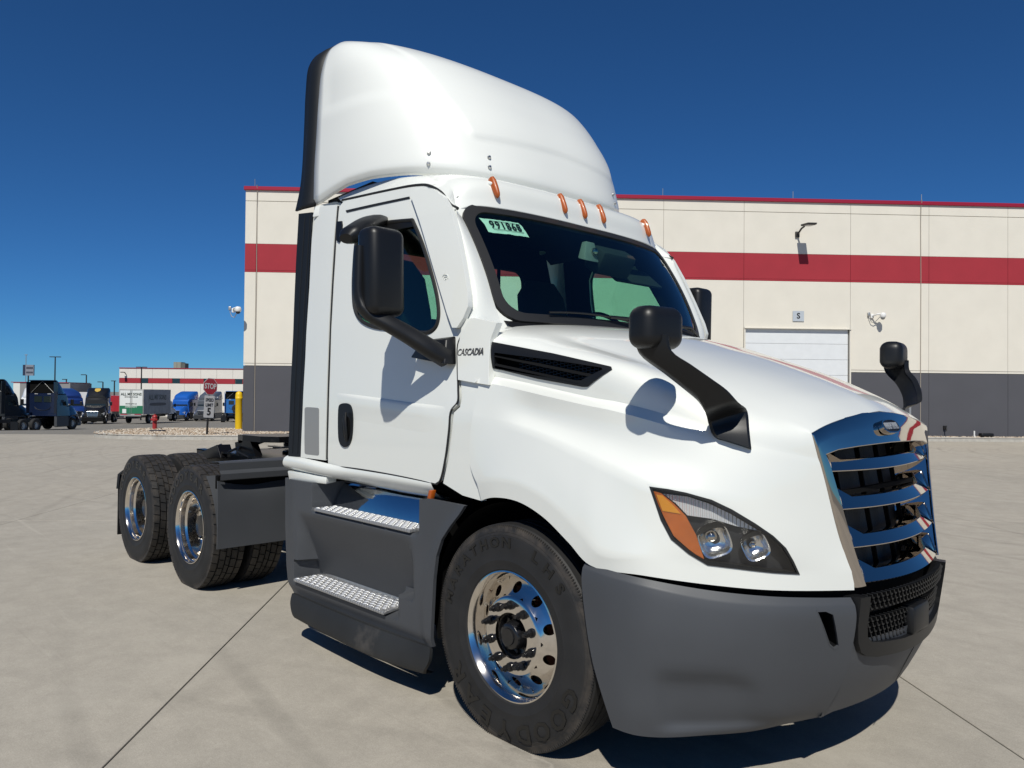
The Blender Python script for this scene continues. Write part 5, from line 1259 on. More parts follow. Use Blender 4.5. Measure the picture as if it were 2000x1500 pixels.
o = obj('fender_panel', bm, M['grey'], qa); mirrored(o, qb)
bm = bmesh.new(); box(bm, (-3.30, -.82, .90), (.04, .74, .10)); o = obj('fender_bracket', bm, M['dark'], qa, smooth=False); mirrored(o, qb)
bm = bmesh.new(); rows = []
for y in (-1.20, -.8, -.45): rows.append([(-3.814 + .56 * math.cos(a), y, .486 + .57 * math.sin(a)) for a in np.linspace(R(8), R(52), 14)])
grid_bm(np.array(rows), bm); thicken(bm, lambda c: (0, 0, -1), .008); o = obj('fender_arch', bm, M['grey'], qa); mirrored(o, qb)
# mud flaps behind the rear tyres on a bent hanger
bm = bmesh.new(); box(bm, (-5.70, -.86, .46), (.012, .64, .60), bevel=.003); mf, mf2 = both('mud_flap', bm, M['blk'], T, smooth=False)
bm = bmesh.new(); tube(bm, [(-5.60, -.45, .80), (-5.68, -.55, .80), (-5.70, -1.12, .80), (-5.70, -1.17, .76), (-5.70, -1.18, .62)], .016, 8); both('flap_hanger', bm, M['blk'], T)

# ---- mirrors ---------------------------------------------------------------------------------
bm = bmesh.new(); box(bm, (-.695, -1.462, 2.215), (.15, .205, .445), bevel=.045, seg=5)
for v in bm.verts:
    k = (v.co.z - 2.215) / .225; v.co.x += .02 * (1 - k * k) * (1 if v.co.x > -.70 else 0); v.co.y += .012 * (k < 0) * abs(k)
mh = obj('mirror', bm, M['blk'], T)
bm = bmesh.new(); box(bm, (-.773, -1.462, 2.215), (.006, .16, .38), bevel=.002); obj('mirror_glass', bm, M['chrome'], mh, smooth=False)
bm = bmesh.new(); pth = [(-.52,-1.17,1.79), (-.54,-1.25,1.83), (-.60,-1.35,1.90), (-.65,-1.44,1.955), (-.705,-1.52,2.01), (-.735,-1.552,2.08), (-.738,-1.556,2.20), (-.738,-1.552,2.34)]
S_ = spline(np.array(pth), 26); rr_ = [(.050 - .012 * min(1, k / 14), .045 - .012 * min(1, k / 14)) for k in range(26)]
rr_ = [(a, b) if k < 17 else (.030, .030) for k, (a, b) in enumerate(rr_)]
sweep(bm, S_, rr_, rsec(3.2, 16), upv=(1, 0, .2)); obj('mirror_arm', bm, M['blk'], mh)
mb = [(-0.7815,-1.1518,1.7946), (-0.7209,-1.1373,1.9037), (-0.4858,-1.1262,1.9039), (-0.4623,-1.1471,1.7519), (-0.6367,-1.1496,1.7745)]
bm = bmesh.new(); base = [(-0.7752,-1.1406,1.8949), (-0.4936,-1.1265,1.9043), (-0.4628,-1.1467,1.7546), (-0.7907,-1.1517,1.7976)]
P0 = [Vector(p) for p in base]; 
hexa(bm, [P0[3] , P0[2], P0[2] + Vector((-.01,-.075,.0)), P0[3] + Vector((.01,-.055,.0)), P0[0] + Vector((.04,0,-.0)), P0[1], P0[1] + Vector((-.01,-.06,-.02)), P0[0] + Vector((.06,-.05,-.02))], .008); recalc(bm)
obj('mirror_bracket', bm, M['blk'], mh); mh2 = mirrored(mh)
# look-down mirror over the passenger window
bm = bmesh.new(); A = Vector((-1.2338,-1.083,2.6297)); B = Vector((-1.1566,-1.26,2.5527)); Cc = Vector((-1.1226,-1.4,2.4568))
pth = [A, A * .6 + B * .4 + Vector((0,0,.01)), B, B * .5 + Cc * .5, Cc]
sweep(bm, spline(np.array([tuple(p) for p in pth]), 16), [(.04 + .035 * math.sin(min(1, k / 9) * 1.57), .022 + .028 * math.sin(min(1, k / 11) * 1.57)) for k in range(14)] + [(.065, .042), (.045, .028)], rsec(2.6, 16)); dm = obj('look_down_mirror', bm, M['blk'], T)
bm = bmesh.new(); a, b = Vector((-1.3536,-1.1041,2.6205)), Vector((-1.1906,-1.0876,2.6401)); hexa(bm, [a, b + Vector((0,0,-.05)), b + Vector((0,-.03,-.05)), a + Vector((0,-.03,0)), a + Vector((.05,0,.03)), b, b + Vector((0,-.03,0)), a + Vector((.05,-.03,.03))], .004); recalc(bm); obj('mirror_bracket', bm, M['blk'], dm)
# hood mirrors
bm = bmesh.new(); box(bm, (.818, -1.232, 1.863), (.12, .215, .165), bevel=.05, seg=6)
for v in bm.verts:
    if v.co.x > .83: v.co.x += .01
bmesh.ops.rotate(bm, verts=bm.verts, cent=(.818, -1.232, 1.863), matrix=Matrix.Rotation(R(-8), 3, 'Z'))
hm = obj('hood_mirror', bm, M['blk'], T)
def off_hood(p, k): v = Vector(p[:3]) + Vector(p[3:]) * k; return (v.x, v.y, v.z)
LE = [(0.7681,-1.29,1.8347), (0.7793,-1.285,1.7778), (0.8618,-1.235,1.6997), (0.9169,-1.17,1.6347), (0.9414,-1.12,1.5924), (0.9489,-1.085,1.5494), off_hood((0.8888,-0.9605,1.4896,0.5044,-0.8261,0.2512), .030), off_hood((0.9059,-0.9653,1.4496,0.5407,-0.749,0.383), .022), off_hood((0.9251,-0.9589,1.434,0.5485,-0.7569,0.3553), .020)]
RE = [(0.9008,-1.26,1.83), (0.908,-1.25,1.773), (0.9601,-1.2,1.722), (1.0043,-1.13,1.6698), (1.0336,-1.07,1.6283), (1.0475,-1.015,1.5841), off_hood((0.9934,-0.8582,1.5219,0.5244,-0.4045,0.7492), .030), off_hood((1.0192,-0.8803,1.4622,0.5988,-0.7479,0.2866), .022), off_hood((1.0316,-0.8904,1.3967,0.6661,-0.6886,0.2866), .020)]
LE, RE = spline(np.array(LE), 33), spline(np.array(RE), 33); MI = (LE + RE) / 2; up_ = np.array([.45, -.80, .30]); up_ /= np.linalg.norm(up_)
GA = np.array([LE, LE * .93 + RE * .07 + up_ * .010, MI + up_ * .016, LE * .07 + RE * .93 + up_ * .010, RE])
bm = grid_bm(GA); bmesh.ops.recalc_face_normals(bm, faces=bm.faces); thicken(bm, lambda c: tuple(-up_), .034)
autosmooth(obj('mirror_arm', bm, M['blk'], hm), 30)
bm = bmesh.new(); box(bm, (.768, -1.225, 1.863), (.006, .12, .09), bevel=.002); obj('mirror_glass', bm, M['chrome'], hm, smooth=False)
mirrored(hm)
# ================================================================== the setting
E1v = Vector((-.7524, .6587, 0)); E2v = Vector((.6587, .7524, 0)); W0 = Vector((-24.59, 8.702, 0)); WA = R(48.794)
def ground_z(x, y):
    s = (x - 2.52) * math.cos(R(164)) + (y + 3.64) * math.sin(R(164))
    return float(np.interp(s, [0, 36, 50, 65, 88, 110, 150, 260], [0, 0, -.80, -1.46, -1.96, -2.4, -2.7, -3.2]))
def surface_mat(name, base, warm, dark, scale=1.0, streak=True, slab=False, rough=.85):
    """concrete / asphalt in world coordinates: mottling, fine grain, long scuffs and tyre arcs, faint stains"""
    m = bpy.data.materials.new(name); m.use_nodes = True; t = m.node_tree; N = t.nodes; L = t.links; b = N['Principled BSDF']
    b.inputs['Roughness'].default_value = rough; b.inputs['Specular IOR Level'].default_value = .25
    g = N.new('ShaderNodeNewGeometry'); pos = g.outputs['Position']
    def noise(sc, det=6, rgh=.55, vec=None, dist=0):
        n = N.new('ShaderNodeTexNoise'); n.inputs['Scale'].default_value = sc; n.inputs['Detail'].default_value = det; n.inputs['Roughness'].default_value = rgh
        n.inputs['Distortion'].default_value = dist
        L.new(vec or pos, n.inputs['Vector']); return n.outputs['Fac']
    def rng(s, a, b_, c, d):
        r = N.new('ShaderNodeMapRange'); r.inputs['From Min'].default_value = a; r.inputs['From Max'].default_value = b_; r.inputs['To Min'].default_value = c; r.inputs['To Max'].default_value = d
        L.new(s, r.inputs['Value']); return r.outputs['Result']
    def mix(a, bcol, fac):
        x = N.new('ShaderNodeMix'); x.data_type = 'RGBA'
        if isinstance(a, tuple): x.inputs['A'].default_value = (*a, 1)
        else: L.new(a, x.inputs['A'])
        x.inputs['B'].default_value = (*bcol, 1); L.new(fac, x.inputs['Factor']); return x.outputs['Result']
    def mulv(a, fac):
        x = N.new('ShaderNodeMix'); x.data_type = 'RGBA'; x.blend_type = 'MULTIPLY'; x.inputs['Factor'].default_value = 1; L.new(a, x.inputs['A']); L.new(fac, x.inputs['B']); return x.outputs['Result']
    c = mix(base, warm, rng(noise(.22, 5), .38, .64, 0, 1))
    c = mix(c, dark, rng(noise(.7, 8, .6, dist=.6), .48, .78, 0, .55))
    c = mulv(c, rng(noise(5, 8, .65), .3, .7, .90, 1.08)); c = mulv(c, rng(noise(140, 4, .7), .3, .7, .84, 1.16))
    c = mulv(c, rng(noise(38, 4, .7), .32, .7, .93, 1.05))
    if streak:
        for ang, sc, (u0, u1), col, am in ((52, (.9, 22, 1), (.60, .80), tuple(k * .66 for k in base), .40), (128, (.5, 16, 1), (.62, .82), tuple(min(1, k * 1.35) for k in base), .5), (15, (.6, 30, 1), (.64, .82), tuple(k * .66 for k in base), .45)):
            mp = N.new('ShaderNodeMapping'); mp.inputs['Rotation'].default_value = (0, 0, R(ang)); mp.inputs['Scale'].default_value = sc; L.new(pos, mp.inputs['Vector'])
            s = noise(.55, 5, .6, mp.outputs[0], .25); c = mix(c, col, rng(s, u0, u1, 0, am))
        # curved tyre marks: rings round far-off centres, thinned by noise
        for cx, cy, sc, am in ((-14, 21, 1.55, .15), (3.5, 26, 1.2, .30), (-30, -16, 1.1, .12)):
            mp = N.new('ShaderNodeMapping'); mp.inputs['Location'].default_value = (-cx, -cy, 0); L.new(pos, mp.inputs['Vector'])
            w = N.new('ShaderNodeTexWave'); w.wave_type = 'RINGS'; w.rings_direction = 'Z'; w.inputs['Scale'].default_value = sc * .32; w.inputs['Distortion'].default_value = .6; w.inputs['Detail'].default_value = 1; L.new(mp.outputs[0], w.inputs['Vector'])
            mm = N.new('ShaderNodeMath'); mm.operation = 'MULTIPLY'; L.new(rng(w.outputs['Fac'], .93, .995, 0, am), mm.inputs[0]); L.new(rng(noise(.25, 4), .45, .62, 0, 1), mm.inputs[1])
            c = mix(c, tuple(k * .45 for k in base), mm.outputs[0])
    rd = N.new('ShaderNodeMath'); rd.operation = 'SUBTRACT'; rd.inputs[1].default_value = .5; L.new(noise(.9, 6, .55, dist=1.2), rd.inputs[0])     # pale mineral veins
    ab = N.new('ShaderNodeMath'); ab.operation = 'ABSOLUTE'; L.new(rd.outputs[0], ab.inputs[0])
    vm = N.new('ShaderNodeMath'); vm.operation = 'MULTIPLY'; L.new(rng(ab.outputs[0], .004, .022, .8, 0), vm.inputs[0]); L.new(rng(noise(.45, 3), .54, .66, 0, .55), vm.inputs[1])
    c = mix(c, tuple(min(1, k * 1.32) for k in base), vm.outputs[0])
    c = mix(c, tuple(min(1, k * 1.16) for k in base), rng(noise(1.3, 7, .6), .56, .75, 0, .6))
    v = N.new('ShaderNodeTexVoronoi'); v.inputs['Scale'].default_value = 1.1; L.new(pos, v.inputs['Vector'])   # scattered oil spots
    c = mix(c, tuple(k * .35 for k in base), rng(v.outputs['Distance'], .018, .04, .6, 0))
    if slab:
        oi = N.new('ShaderNodeObjectInfo'); c = mulv(c, rng(oi.outputs['Random'], 0, 1, .955, 1.03))
    L.new(c, b.inputs['Base Color'])
    bp = N.new('ShaderNodeBump'); bp.inputs['Strength'].default_value = .35; bp.inputs['Distance'].default_value = .004; L.new(noise(90, 5, .7), bp.inputs['Height']); L.new(bp.outputs['Normal'], b.inputs['Normal'])
    return m
M['conc'] = surface_mat('yard_concrete', (.355, .328, .280), (.375, .343, .290), (.305, .28, .238), slab=True)
M['asph'] = surface_mat('lot_asphalt', (.20, .188, .165), (.215, .20, .175), (.165, .152, .133), streak=True)
M['joint'] = mat('joint_sealant', (.045, .042, .036), .9)
# ground sheet out to the horizon
rad = list(np.linspace(0, 60, 31)) + list(np.linspace(66, 300, 30)) + [400, 600, 1000, 1800, 3000]
bm = bmesh.new(); rings = []
for r_ in rad[1:]:
    rings.append([bm.verts.new((r_ * math.cos(2*math.pi*k/72), r_ * math.sin(2*math.pi*k/72), ground_z(r_ * math.cos(2*math.pi*k/72), r_ * math.sin(2*math.pi*k/72)) - .014)) for k in range(72)])
c0 = bm.verts.new((0, 0, -.014))
for k in range(72): bm.faces.new([c0, rings[0][k], rings[0][(k+1) % 72]])
for i in range(len(rings) - 1):
    for k in range(72): bm.faces.new([rings[i][k], rings[i+1][k], rings[i+1][(k+1) % 72], rings[i][(k+1) % 72]])
ground = obj('ground', bm, M['asph'], kind='structure')
# concrete slabs with open joints
yard = empty('concrete_yard', (0, 0, 0), kind='structure')
bm = bmesh.new(); grid_bm(np.array([[tuple(E1v * a + E2v * b + Vector((0, 0, -.009))) for b in (-30, 38)] for a in (-13, 24.0)]), bm); obj('joint_bed', recalc(bm), M['joint'], yard, smooth=False)
SL_, SW_ = 9.3, 4.03
bm = bmesh.new(); box(bm, (0, 0, -.01), (SL_ - .009, SW_ - .009, .02), bevel=.003, seg=1); sme = bpy.data.meshes.new('slab'); bm.to_mesh(sme); bm.free(); sme.materials.append(M['conc'])
for i in range(-1, 3):
    for j in range(-6, 10):
        a = -4.0 + SL_ * (i + .5); b = 1.39 + SW_ * (j + .5); p = E1v * a + E2v * b
        o = bpy.data.objects.new('slab', sme); COL.objects.link(o); o.parent = yard; o.location = (p.x, p.y, 0); o.rotation_euler = (0, 0, math.atan2(E1v.y, E1v.x))
# ---- gravel bed and kerbs (wall-local coordinates: s along the wall, d out from it)
def wl(s, d, z=0.0): p = W0 + E2v * s - E1v * d; return (p.x, p.y, z)
kerb_line = [(60,1.15),(30,1.15),(14,1.15),(11.5,1.6),(9,3.0),(3,3.0),(-1.8,3.0),(-3.2,2.75),(-4.3,2.0),(-4.85,.9),(-4.9,-.6),(-4.6,-1.6),(-3.9,-2.2),(-3,-2.4),(-.15,-2.4)]
M['kerb'] = mat('kerb_concrete', (.36, .345, .31), .85, noise=(8, .14), bump=(60, .3, .004), dirt=(.22, .20, .17), dirt_scale=4, dirt_cov=.4)
kl = spline(np.array(kerb_line, float), 140)
segs = []; cur = [kl[0]]; acc = 0
for a, b in zip(kl[:-1], kl[1:]):
    acc += np.hypot(*(b - a)); cur.append(b)
    if acc > 3.0: segs.append(cur); cur = [b]; acc = 0
if len(cur) > 1: segs.append(cur)
kerb = empty('kerb', (0, 0, 0), kind='structure')
for sgm in segs:
    S = np.array(sgm); tg = np.gradient(S, axis=0); tg /= np.linalg.norm(tg, axis=1)[:, None]; nn = np.stack([tg[:, 1], -tg[:, 0]], 1)
    S = S.copy(); S[0] += tg[0] * .004; S[-1] -= tg[-1] * .004; rows = []
    for off, z in ((0, -.02), (.0, -.0), (-.02, .13), (-.035, .15), (-.16, .152), (-.165, -.02)):
        rows.append([wl(s + n[0] * -off * -1, d + n[1] * -off * -1, z) for (s, d), n in zip(S, nn)])
    g = np.array(rows); bm = grid_bm(g)
    for e in (0, -1):
        try: bm.faces.new([bm.verts[0]] if False else [v for v in [bm.verts.new(p) for p in g[:, e]]])
        except Exception: pass
    obj('kerb_stone', recalc(bm), M['kerb'], kerb, smooth=False)
gpoly = [(s, d) for s, d in kl] + [(-.02, -.1), (-.02, .0), (60, .0)]
bm = bmesh.new(); vv = [bm.verts.new(wl(s, d, .125)) for s, d in gpoly]; es = [bm.edges.new((vv[i], vv[(i+1) % len(vv)])) for i in range(len(vv))]
bmesh.ops.triangle_fill(bm, use_beauty=True, edges=es, normal=(0, 0, 1)); M['gbase'] = mat('gravel_bed', (.24, .20, .15), .95, noise=(30, .35))
bed = obj('gravel_bed', recalc(bm), M['gbase'], smooth=False, kind='structure')
rg = random.Random(11); verts = []; faces = []; cols = []
oct_ = [(1,0,0),(-1,0,0),(0,1,0),(0,-1,0),(0,0,1),(0,0,-1)]; of = [(0,2,4),(2,1,4),(1,3,4),(3,0,4),(2,0,5),(1,2,5),(3,1,5),(0,3,5)]
cnt = 0
while cnt < 9000:
    if cnt % 3 == 2: s, d = rg.uniform(0, 34), rg.uniform(.05, 1.0)
    else: s, d = rg.uniform(-5, 11), rg.uniform(-2.4, 3)
    if not inside((s, d), gpoly) or (s > 0 and d < .05): continue
    a, b, c_ = (rg.uniform(.022, .05) for _ in range(3)); th = rg.uniform(0, 6.28); p = wl(s, d, .135); base = len(verts)
    for x, y, z in oct_:
        k = rg.uniform(.75, 1.2); X, Y = x * a * k, y * b * k; verts.append((p[0] + X * math.cos(th) - Y * math.sin(th), p[1] + X * math.sin(th) + Y * math.cos(th), p[2] + z * c_ * .7 * k))
    faces += [tuple(base + i for i in f) for f in of]; cnt += 1
me = bpy.data.meshes.new('gravel'); me.from_pydata(verts, [], faces)
M['stone'] = mat('river_gravel', (.40, .33, .25), .8)
_t = M['stone'].node_tree; _g = _t.nodes.new('ShaderNodeNewGeometry'); _r = _t.nodes.new('ShaderNodeValToRGB'); _t.links.new(_g.outputs['Random Per Island'], _r.inputs[0])
_r.color_ramp.elements[0].color = (.22, .16, .11, 1); _r.color_ramp.elements[1].color = (.60, .55, .47, 1); _r.color_ramp.elements.new(.5).color = (.42, .33, .24, 1)
_t.links.new(_r.outputs[0], _t.nodes['Principled BSDF'].inputs['Base Color'])
obj('gravel', me, M['stone'], smooth=False, kind='stuff')

# ---- warehouse -------------------------------------------------------------------------------
M['cream'] = mat('cream_wall_paint', (.66, .625, .545), .85, noise=(1.2, .03), bump=(70, .25, .004))
M['red'] = mat('red_wall_paint', (.31, .018, .030), .8, noise=(1.2, .05), bump=(70, .25, .004))
M['wgrey'] = mat('grey_wall_paint', (.070, .071, .082), .85, noise=(.9, .05), bump=(70, .25, .004))
M['seal'] = mat('panel_joint_sealant', (.34, .30, .25), .9)
M['coping'] = mat('red_metal_coping', (.33, .012, .035), .4, .2)
ware = empty('warehouse', tuple(W0), WA, label='cream warehouse wall with red band, dark grey base and loading door, behind the tractor', category='warehouse')
def wpart(name, c, s, m, bevel=0, parent=None):
    bm = bmesh.new(); box(bm, c, s, bevel=bevel, seg=1); return obj(name, bm, m, parent or ware, smooth=False)
wpart('backing_wall', (30, 14.93, 4.55), (59.9, 29.8, 9.09), M['seal'])
js = [0, .415, 4.6, 8.2, 11.9, 15.713, 18.832, 23.016, 26.131, 29.3, 33.4, 37.6, 42, 46.5, 51, 55.5, 60]
bands = [(.0, 2.560, 'wgrey'), (2.580, 2.655, 'cream'), (2.670, 6.046, 'cream'), (6.052, 6.12, 'red'), (6.126, 7.103, 'red'), (7.109, 8.690, 'cream'), (8.708, 9.10, 'cream')]
for a, b in zip(js[:-1], js[1:]):
    g = .010
    for z0, z1, k in bands:
        if abs(a - 18.832) < .01 and z0 < 4.2:
            if z0 < 2.6: continue
            z0 = 4.245
        d = .035 if k != 'wgrey' else .045
        wpart('wall_panel', ((a + b) / 2, -d / 2 + .02, (z0 + z1) / 2), (b - a - g, .04 + (d - .035), z1 - z0), M[k], .004)
bm = bmesh.new()
wpart('parapet_coping', (30, .12, 9.165), (60.1, .42, .14), M['coping'], .01)
wpart('roof_deck', (30, 15, 9.0), (59.6, 29.5, .1), M['seal'])
# loading door set back in its opening
M['door'] = mat('white_door_panel', (.66, .68, .69), .5, noise=(3, .03)); M['dframe'] = mat('door_reveal_grey', (.16, .155, .15), .7)
wpart('door_opening', (20.924, .02 + .015, 2.12), (4.17, .02, 4.24), M['dframe'])
for s in (18.86, 22.99): wpart('door_jamb', (s, -.05 + .0, 2.12), (.05, .09, 4.24), M['cream'], .004)
wpart('door_lintel', (20.924, -.07, 4.225), (4.17, .13, .03), M['cream'], .003)
dr = wpart('loading_door', (20.9, .012, .35), (4.06, .02, .60), M['door'], .006)
for k in range(6):
    wpart('door_section', (20.9, .012, .95 + .60 * k), (4.06, .02, .592), M['door'], .006, None)
# lightning cable, rods
def wtube(name, pts, r, m, parent=ware, seg=6):
    bm = bmesh.new(); tube(bm, pts, r, seg); return obj(name, bm, m, parent)
M['galv'] = mat('galvanised_steel', (.45, .45, .44), .45, .8)
for s in (.44, 25.79):
    wtube('down_conductor', [(s, -.04, .1), (s, -.045, 3), (s + .01, -.04, 6), (s - .01, -.045, 8.4), (s, -.06, 9.1), (s, -.12, 9.27), (s, 0, 9.28)], .012, M['seal'])
for s in (.3, 8.3, 15.7, 20.79, 25.9, 31, 36): wtube('lightning_rod', [(s, .1, 9.22), (s, .1, 9.55)], .012, M['galv'])
# things fixed to or standing at the wall
def wthing(name, s, d, z, **k):
    p = wl(s, d, z); return empty(name, p, WA, **k)
M['dk'] = mat('dark_bronze_metal', (.03, .028, .026), .5, .3)
t_ = wthing('wall_lamp', 20.9, .03, 7.85, label='dark flood lamp on a short arm high on the warehouse wall above the loading door', category='lamp')
bm = bmesh.new(); box(bm, (0, -.03, 0), (.16, .06, .22), bevel=.01); tube(bm, [(0, -.05, 0), (.02, -.35, .16), (.04, -.55, .20)], .035, 8); obj('arm', bm, M['dk'], t_)
bm = bmesh.new(); box(bm, (.10, -.80, .22), (.36, .62, .07), bevel=.02, rot=Matrix.Rotation(R(6), 3, 'X')); obj('lamp_head', bm, M['dk'], t_, smooth=False)
bm = bmesh.new(); box(bm, (.10, -.82, .178), (.28, .46, .02), rot=Matrix.Rotation(R(6), 3, 'X')); obj('diffuser', bm, M['silver'], t_, smooth=False)
def cctv(s, d, z, side, label):
    t_ = wthing('security_camera', s, d, z, label=label, category='camera'); bm = bmesh.new(); box(bm, (0, -.03, .05), (.12, .06, .16), bevel=.01); tube(bm, [(0, -.04, .05), (.08, -.25, .10), (.22, -.32, .12)], .03, 8); obj('bracket', bm, M['wpaint'], t_)
    bm = bmesh.new(); lathe(bm, [(.0001, .16), (.08, .15), (.11, .10), (.11, 0), (.09, -.03)], 18, 'z', (.26, -.34, 0)); obj('housing', bm, M['wpaint'], t_)
    bm = bmesh.new(); bmesh.ops.create_uvsphere(bm, u_segments=14, v_segments=8, radius=.085, matrix=Matrix.Translation((.26, -.34, -.03))); obj('dome', bm, M['dk'] if side else M['silver'], t_)
    bm = bmesh.new(); tube(bm, [(-.12, -.02, .1), (-.12, -.05, -.02), (-.05, -.08, -.18), (.05, -.09, -.22), (.14, -.15, -.1), (.18, -.28, 0)], .014, 6); box(bm, (-.13, -.04, .12), (.09, .07, .14), bevel=.01); obj('conduit', bm, M['galv'], t_)
M['wpaint'] = mat('white_enamel', (.72, .72, .70), .4)
cctv(23.85, .03, 4.70, 0, 'white security camera on the cream wall right of the loading door')
cctv(-.33, .15, 4.55, 1, 'white security camera at the left corner of the warehouse')
t_ = wthing('letter_sign', 20.96, .035, 4.71, label='small grey square sign with letter S above the loading door', category='sign')
bm = bmesh.new(); box(bm, (0, -.01, 0), (.44, .015, .40), bevel=.003); obj('plate', bm, mat('grey_sign_face', (.42, .46, .50), .5), t_, smooth=False)
me = text_mesh('S', .30, .002, .008); 
for v in me.vertices: c = v.co.copy(); v.co = Vector((c.x, -.019 - c.z, c.y))
me.materials.clear(); obj('lettering', me, M['ink'], t_, smooth=False)
t_ = wthing('marker_post', 27.56, .6, .14, label='short white plastic stub pipe by the wall at far right', category='pipe'); bm = bmesh.new(); tube(bm, [(0, 0, 0), (0, 0, .24)], .028, 10); obj('pipe', bm, M['wpaint'], t_)
t_ = wthing('hose_bib', 26.74, .05, .48, label='small dark tap low on the grey wall base', category='tap'); bm = bmesh.new(); box(bm, (0, -.03, 0), (.10, .08, .14), bevel=.01); tube(bm, [(0, -.05, .0), (0, -.12, -.02), (0, -.14, -.14)], .022, 8); obj('tap_body', bm, M['dk'], t_)
bm = bmesh.new(); box(bm, (.0, -.10, .06), (.10, .02, .02), bevel=.005); obj('tap_handle', bm, M['dk'], t_)
t_ = wthing('drain_box', 28.2, .35, .14, label='low black drain box lying on the gravel strip at far right', category='drain'); bm = bmesh.new(); box(bm, (0, 0, .07), (.50, .22, .15), bevel=.04, seg=3); obj('body', bm, M['blk'], t_)
t_ = wthing('steel_post', 24.87, .9, .1, label='thin steel post before the grey wall base beside the far hood mirror', category='post'); bm = bmesh.new(); tube(bm, [(0, 0, 0), (0, 0, 1.86)], .045, 10); obj('shaft', bm, M['galv'], t_); bm = bmesh.new(); tube(bm, [(0, 0, 1.86), (0, 0, 1.93)], .075, 10); obj('cap', bm, M['galv'], t_)

# ---- island furniture: stop sign, hydrant, bollard --------------------------------------------
SGN = R(-33)
st = empty('stop_sign', (-23.1, 6.80, .12), R(-14) + math.pi / 2, label='red octagonal stop sign above a speed limit 5 sign on a leaning post', category='traffic sign')
st.rotation_euler = (R(0), R(3.2), R(107))
M['signred'] = mat('sign_red', (.30, .012, .03), .45); M['signw'] = mat('sign_white', (.50, .50, .50), .45); M['post'] = mat('black_post_paint', (.012, .011, .010), .5)
bm = bmesh.new(); box(bm, (0, .03, .85), (.06, .04, 1.9), bevel=.004); obj('post', bm, M['post'], st, smooth=False)
def octo(r): return [(r * math.cos(R(22.5 + 45 * k)), r * math.sin(R(22.5 + 45 * k))) for k in range(8)]
def plate(name, poly, cz, y, m, t=.004, parent=st):
    bm = poly2d(poly, [], 0)
    for v in bm.verts: v.co = Vector((v.co.x, y, cz + v.co.z))
    thicken(bm, lambda c: (0, 1, 0), t); return obj(name, bm, m, parent, smooth=False)
def sign_text(s, size, cz, y, m, parent=st, bold=.004, sx=1.0, cx=0):
    me = text_mesh(s, size, .001, bold)
    for v in me.vertices: c = v.co.copy(); v.co = Vector((cx + c.x * sx, y - c.z, cz + c.y))
    me.materials.clear(); return obj('lettering', me, m, parent, smooth=False)
op = plate('octagon_border', octo(.305), 1.655, 0, M['signw']); plate('octagon_plate', octo(.285), 1.655, -.004, M['signred']); sign_text('STOP', .25, 1.655, -.007, M['signw'], bold=.008, sx=.78)
plate('speed_plate', rrect(-.205, -.375, .205, .375, .03), .97, 0, M['signw'])
sign_text('SPEED', .155, 1.19, -.005, M['ink'], bold=.003, sx=.80); sign_text('LIMIT', .155, 1.02, -.005, M['ink'], bold=.003, sx=.85); sign_text('5', .34, .79, -.005, M['ink'], bold=.010)
hy = empty('fire_hydrant', (-28.33, 6.87, .10), R(40), label='red fire hydrant standing on the gravel island', category='hydrant')
M['hyd'] = mat('hydrant_red', (.30, .020, .020), .45, noise=(10, .15)); bm = bmesh.new()
lathe(bm, [(.15, 0), (.15, .04), (.11, .06), (.105, .62), (.14, .64), (.14, .70), (.12, .74), (.115, .86), (.13, .88), (.12, .95), (.08, 1.02), (.03, 1.05), (.03, 1.10), (.0001, 1.10)], 20, 'z'); bmesh.ops.scale(bm, verts=bm.verts, vec=(1.15, 1.15, 1.0)); obj('barrel', bm, M['hyd'], hy)
for ang, L_, r_ in ((170, .16, .075), (350, .12, .05), (285, .18, .07)):
    bm = bmesh.new(); d = Vector((math.cos(R(ang)), math.sin(R(ang)), 0)); tube(bm, [Vector((0, 0, .70)), Vector((0, 0, .70)) + d * L_], r_, 12); tube(bm, [Vector((0, 0, .70)) + d * L_, Vector((0, 0, .70)) + d * (L_ + .07)], r_ * 1.15, 12); obj('outlet', bm, M['hyd'], hy)
hy.scale = (.66, .66, .55)
bo = empty('bollard', (-26.27, 9.31, .10), 0, label='tall yellow steel bollard at the left corner of the warehouse', category='bollard')
bm = bmesh.new(); lathe(bm, [(.135, 0), (.135, 1.22), (.142, 1.23), (.142, 1.26), (.135, 1.27), (.135, 1.36), (.12, 1.44), (.08, 1.50), (.0001, 1.53)], 24, 'z'); M['yel'] = mat('yellow_sleeve', (.72, .46, .008), .45); obj('sleeve', bm, M['yel'], bo)
mh_ = empty('drain_cover', wl(-3.0, .2, .14), WA, label='dark flat utility cover in the gravel left of the hydrant', category='cover'); bm = bmesh.new(); lathe(bm, [(.0001, .03), (.28, .03), (.30, .0)], 20, 'z'); obj('lid', bm, M['dk'], mh_)
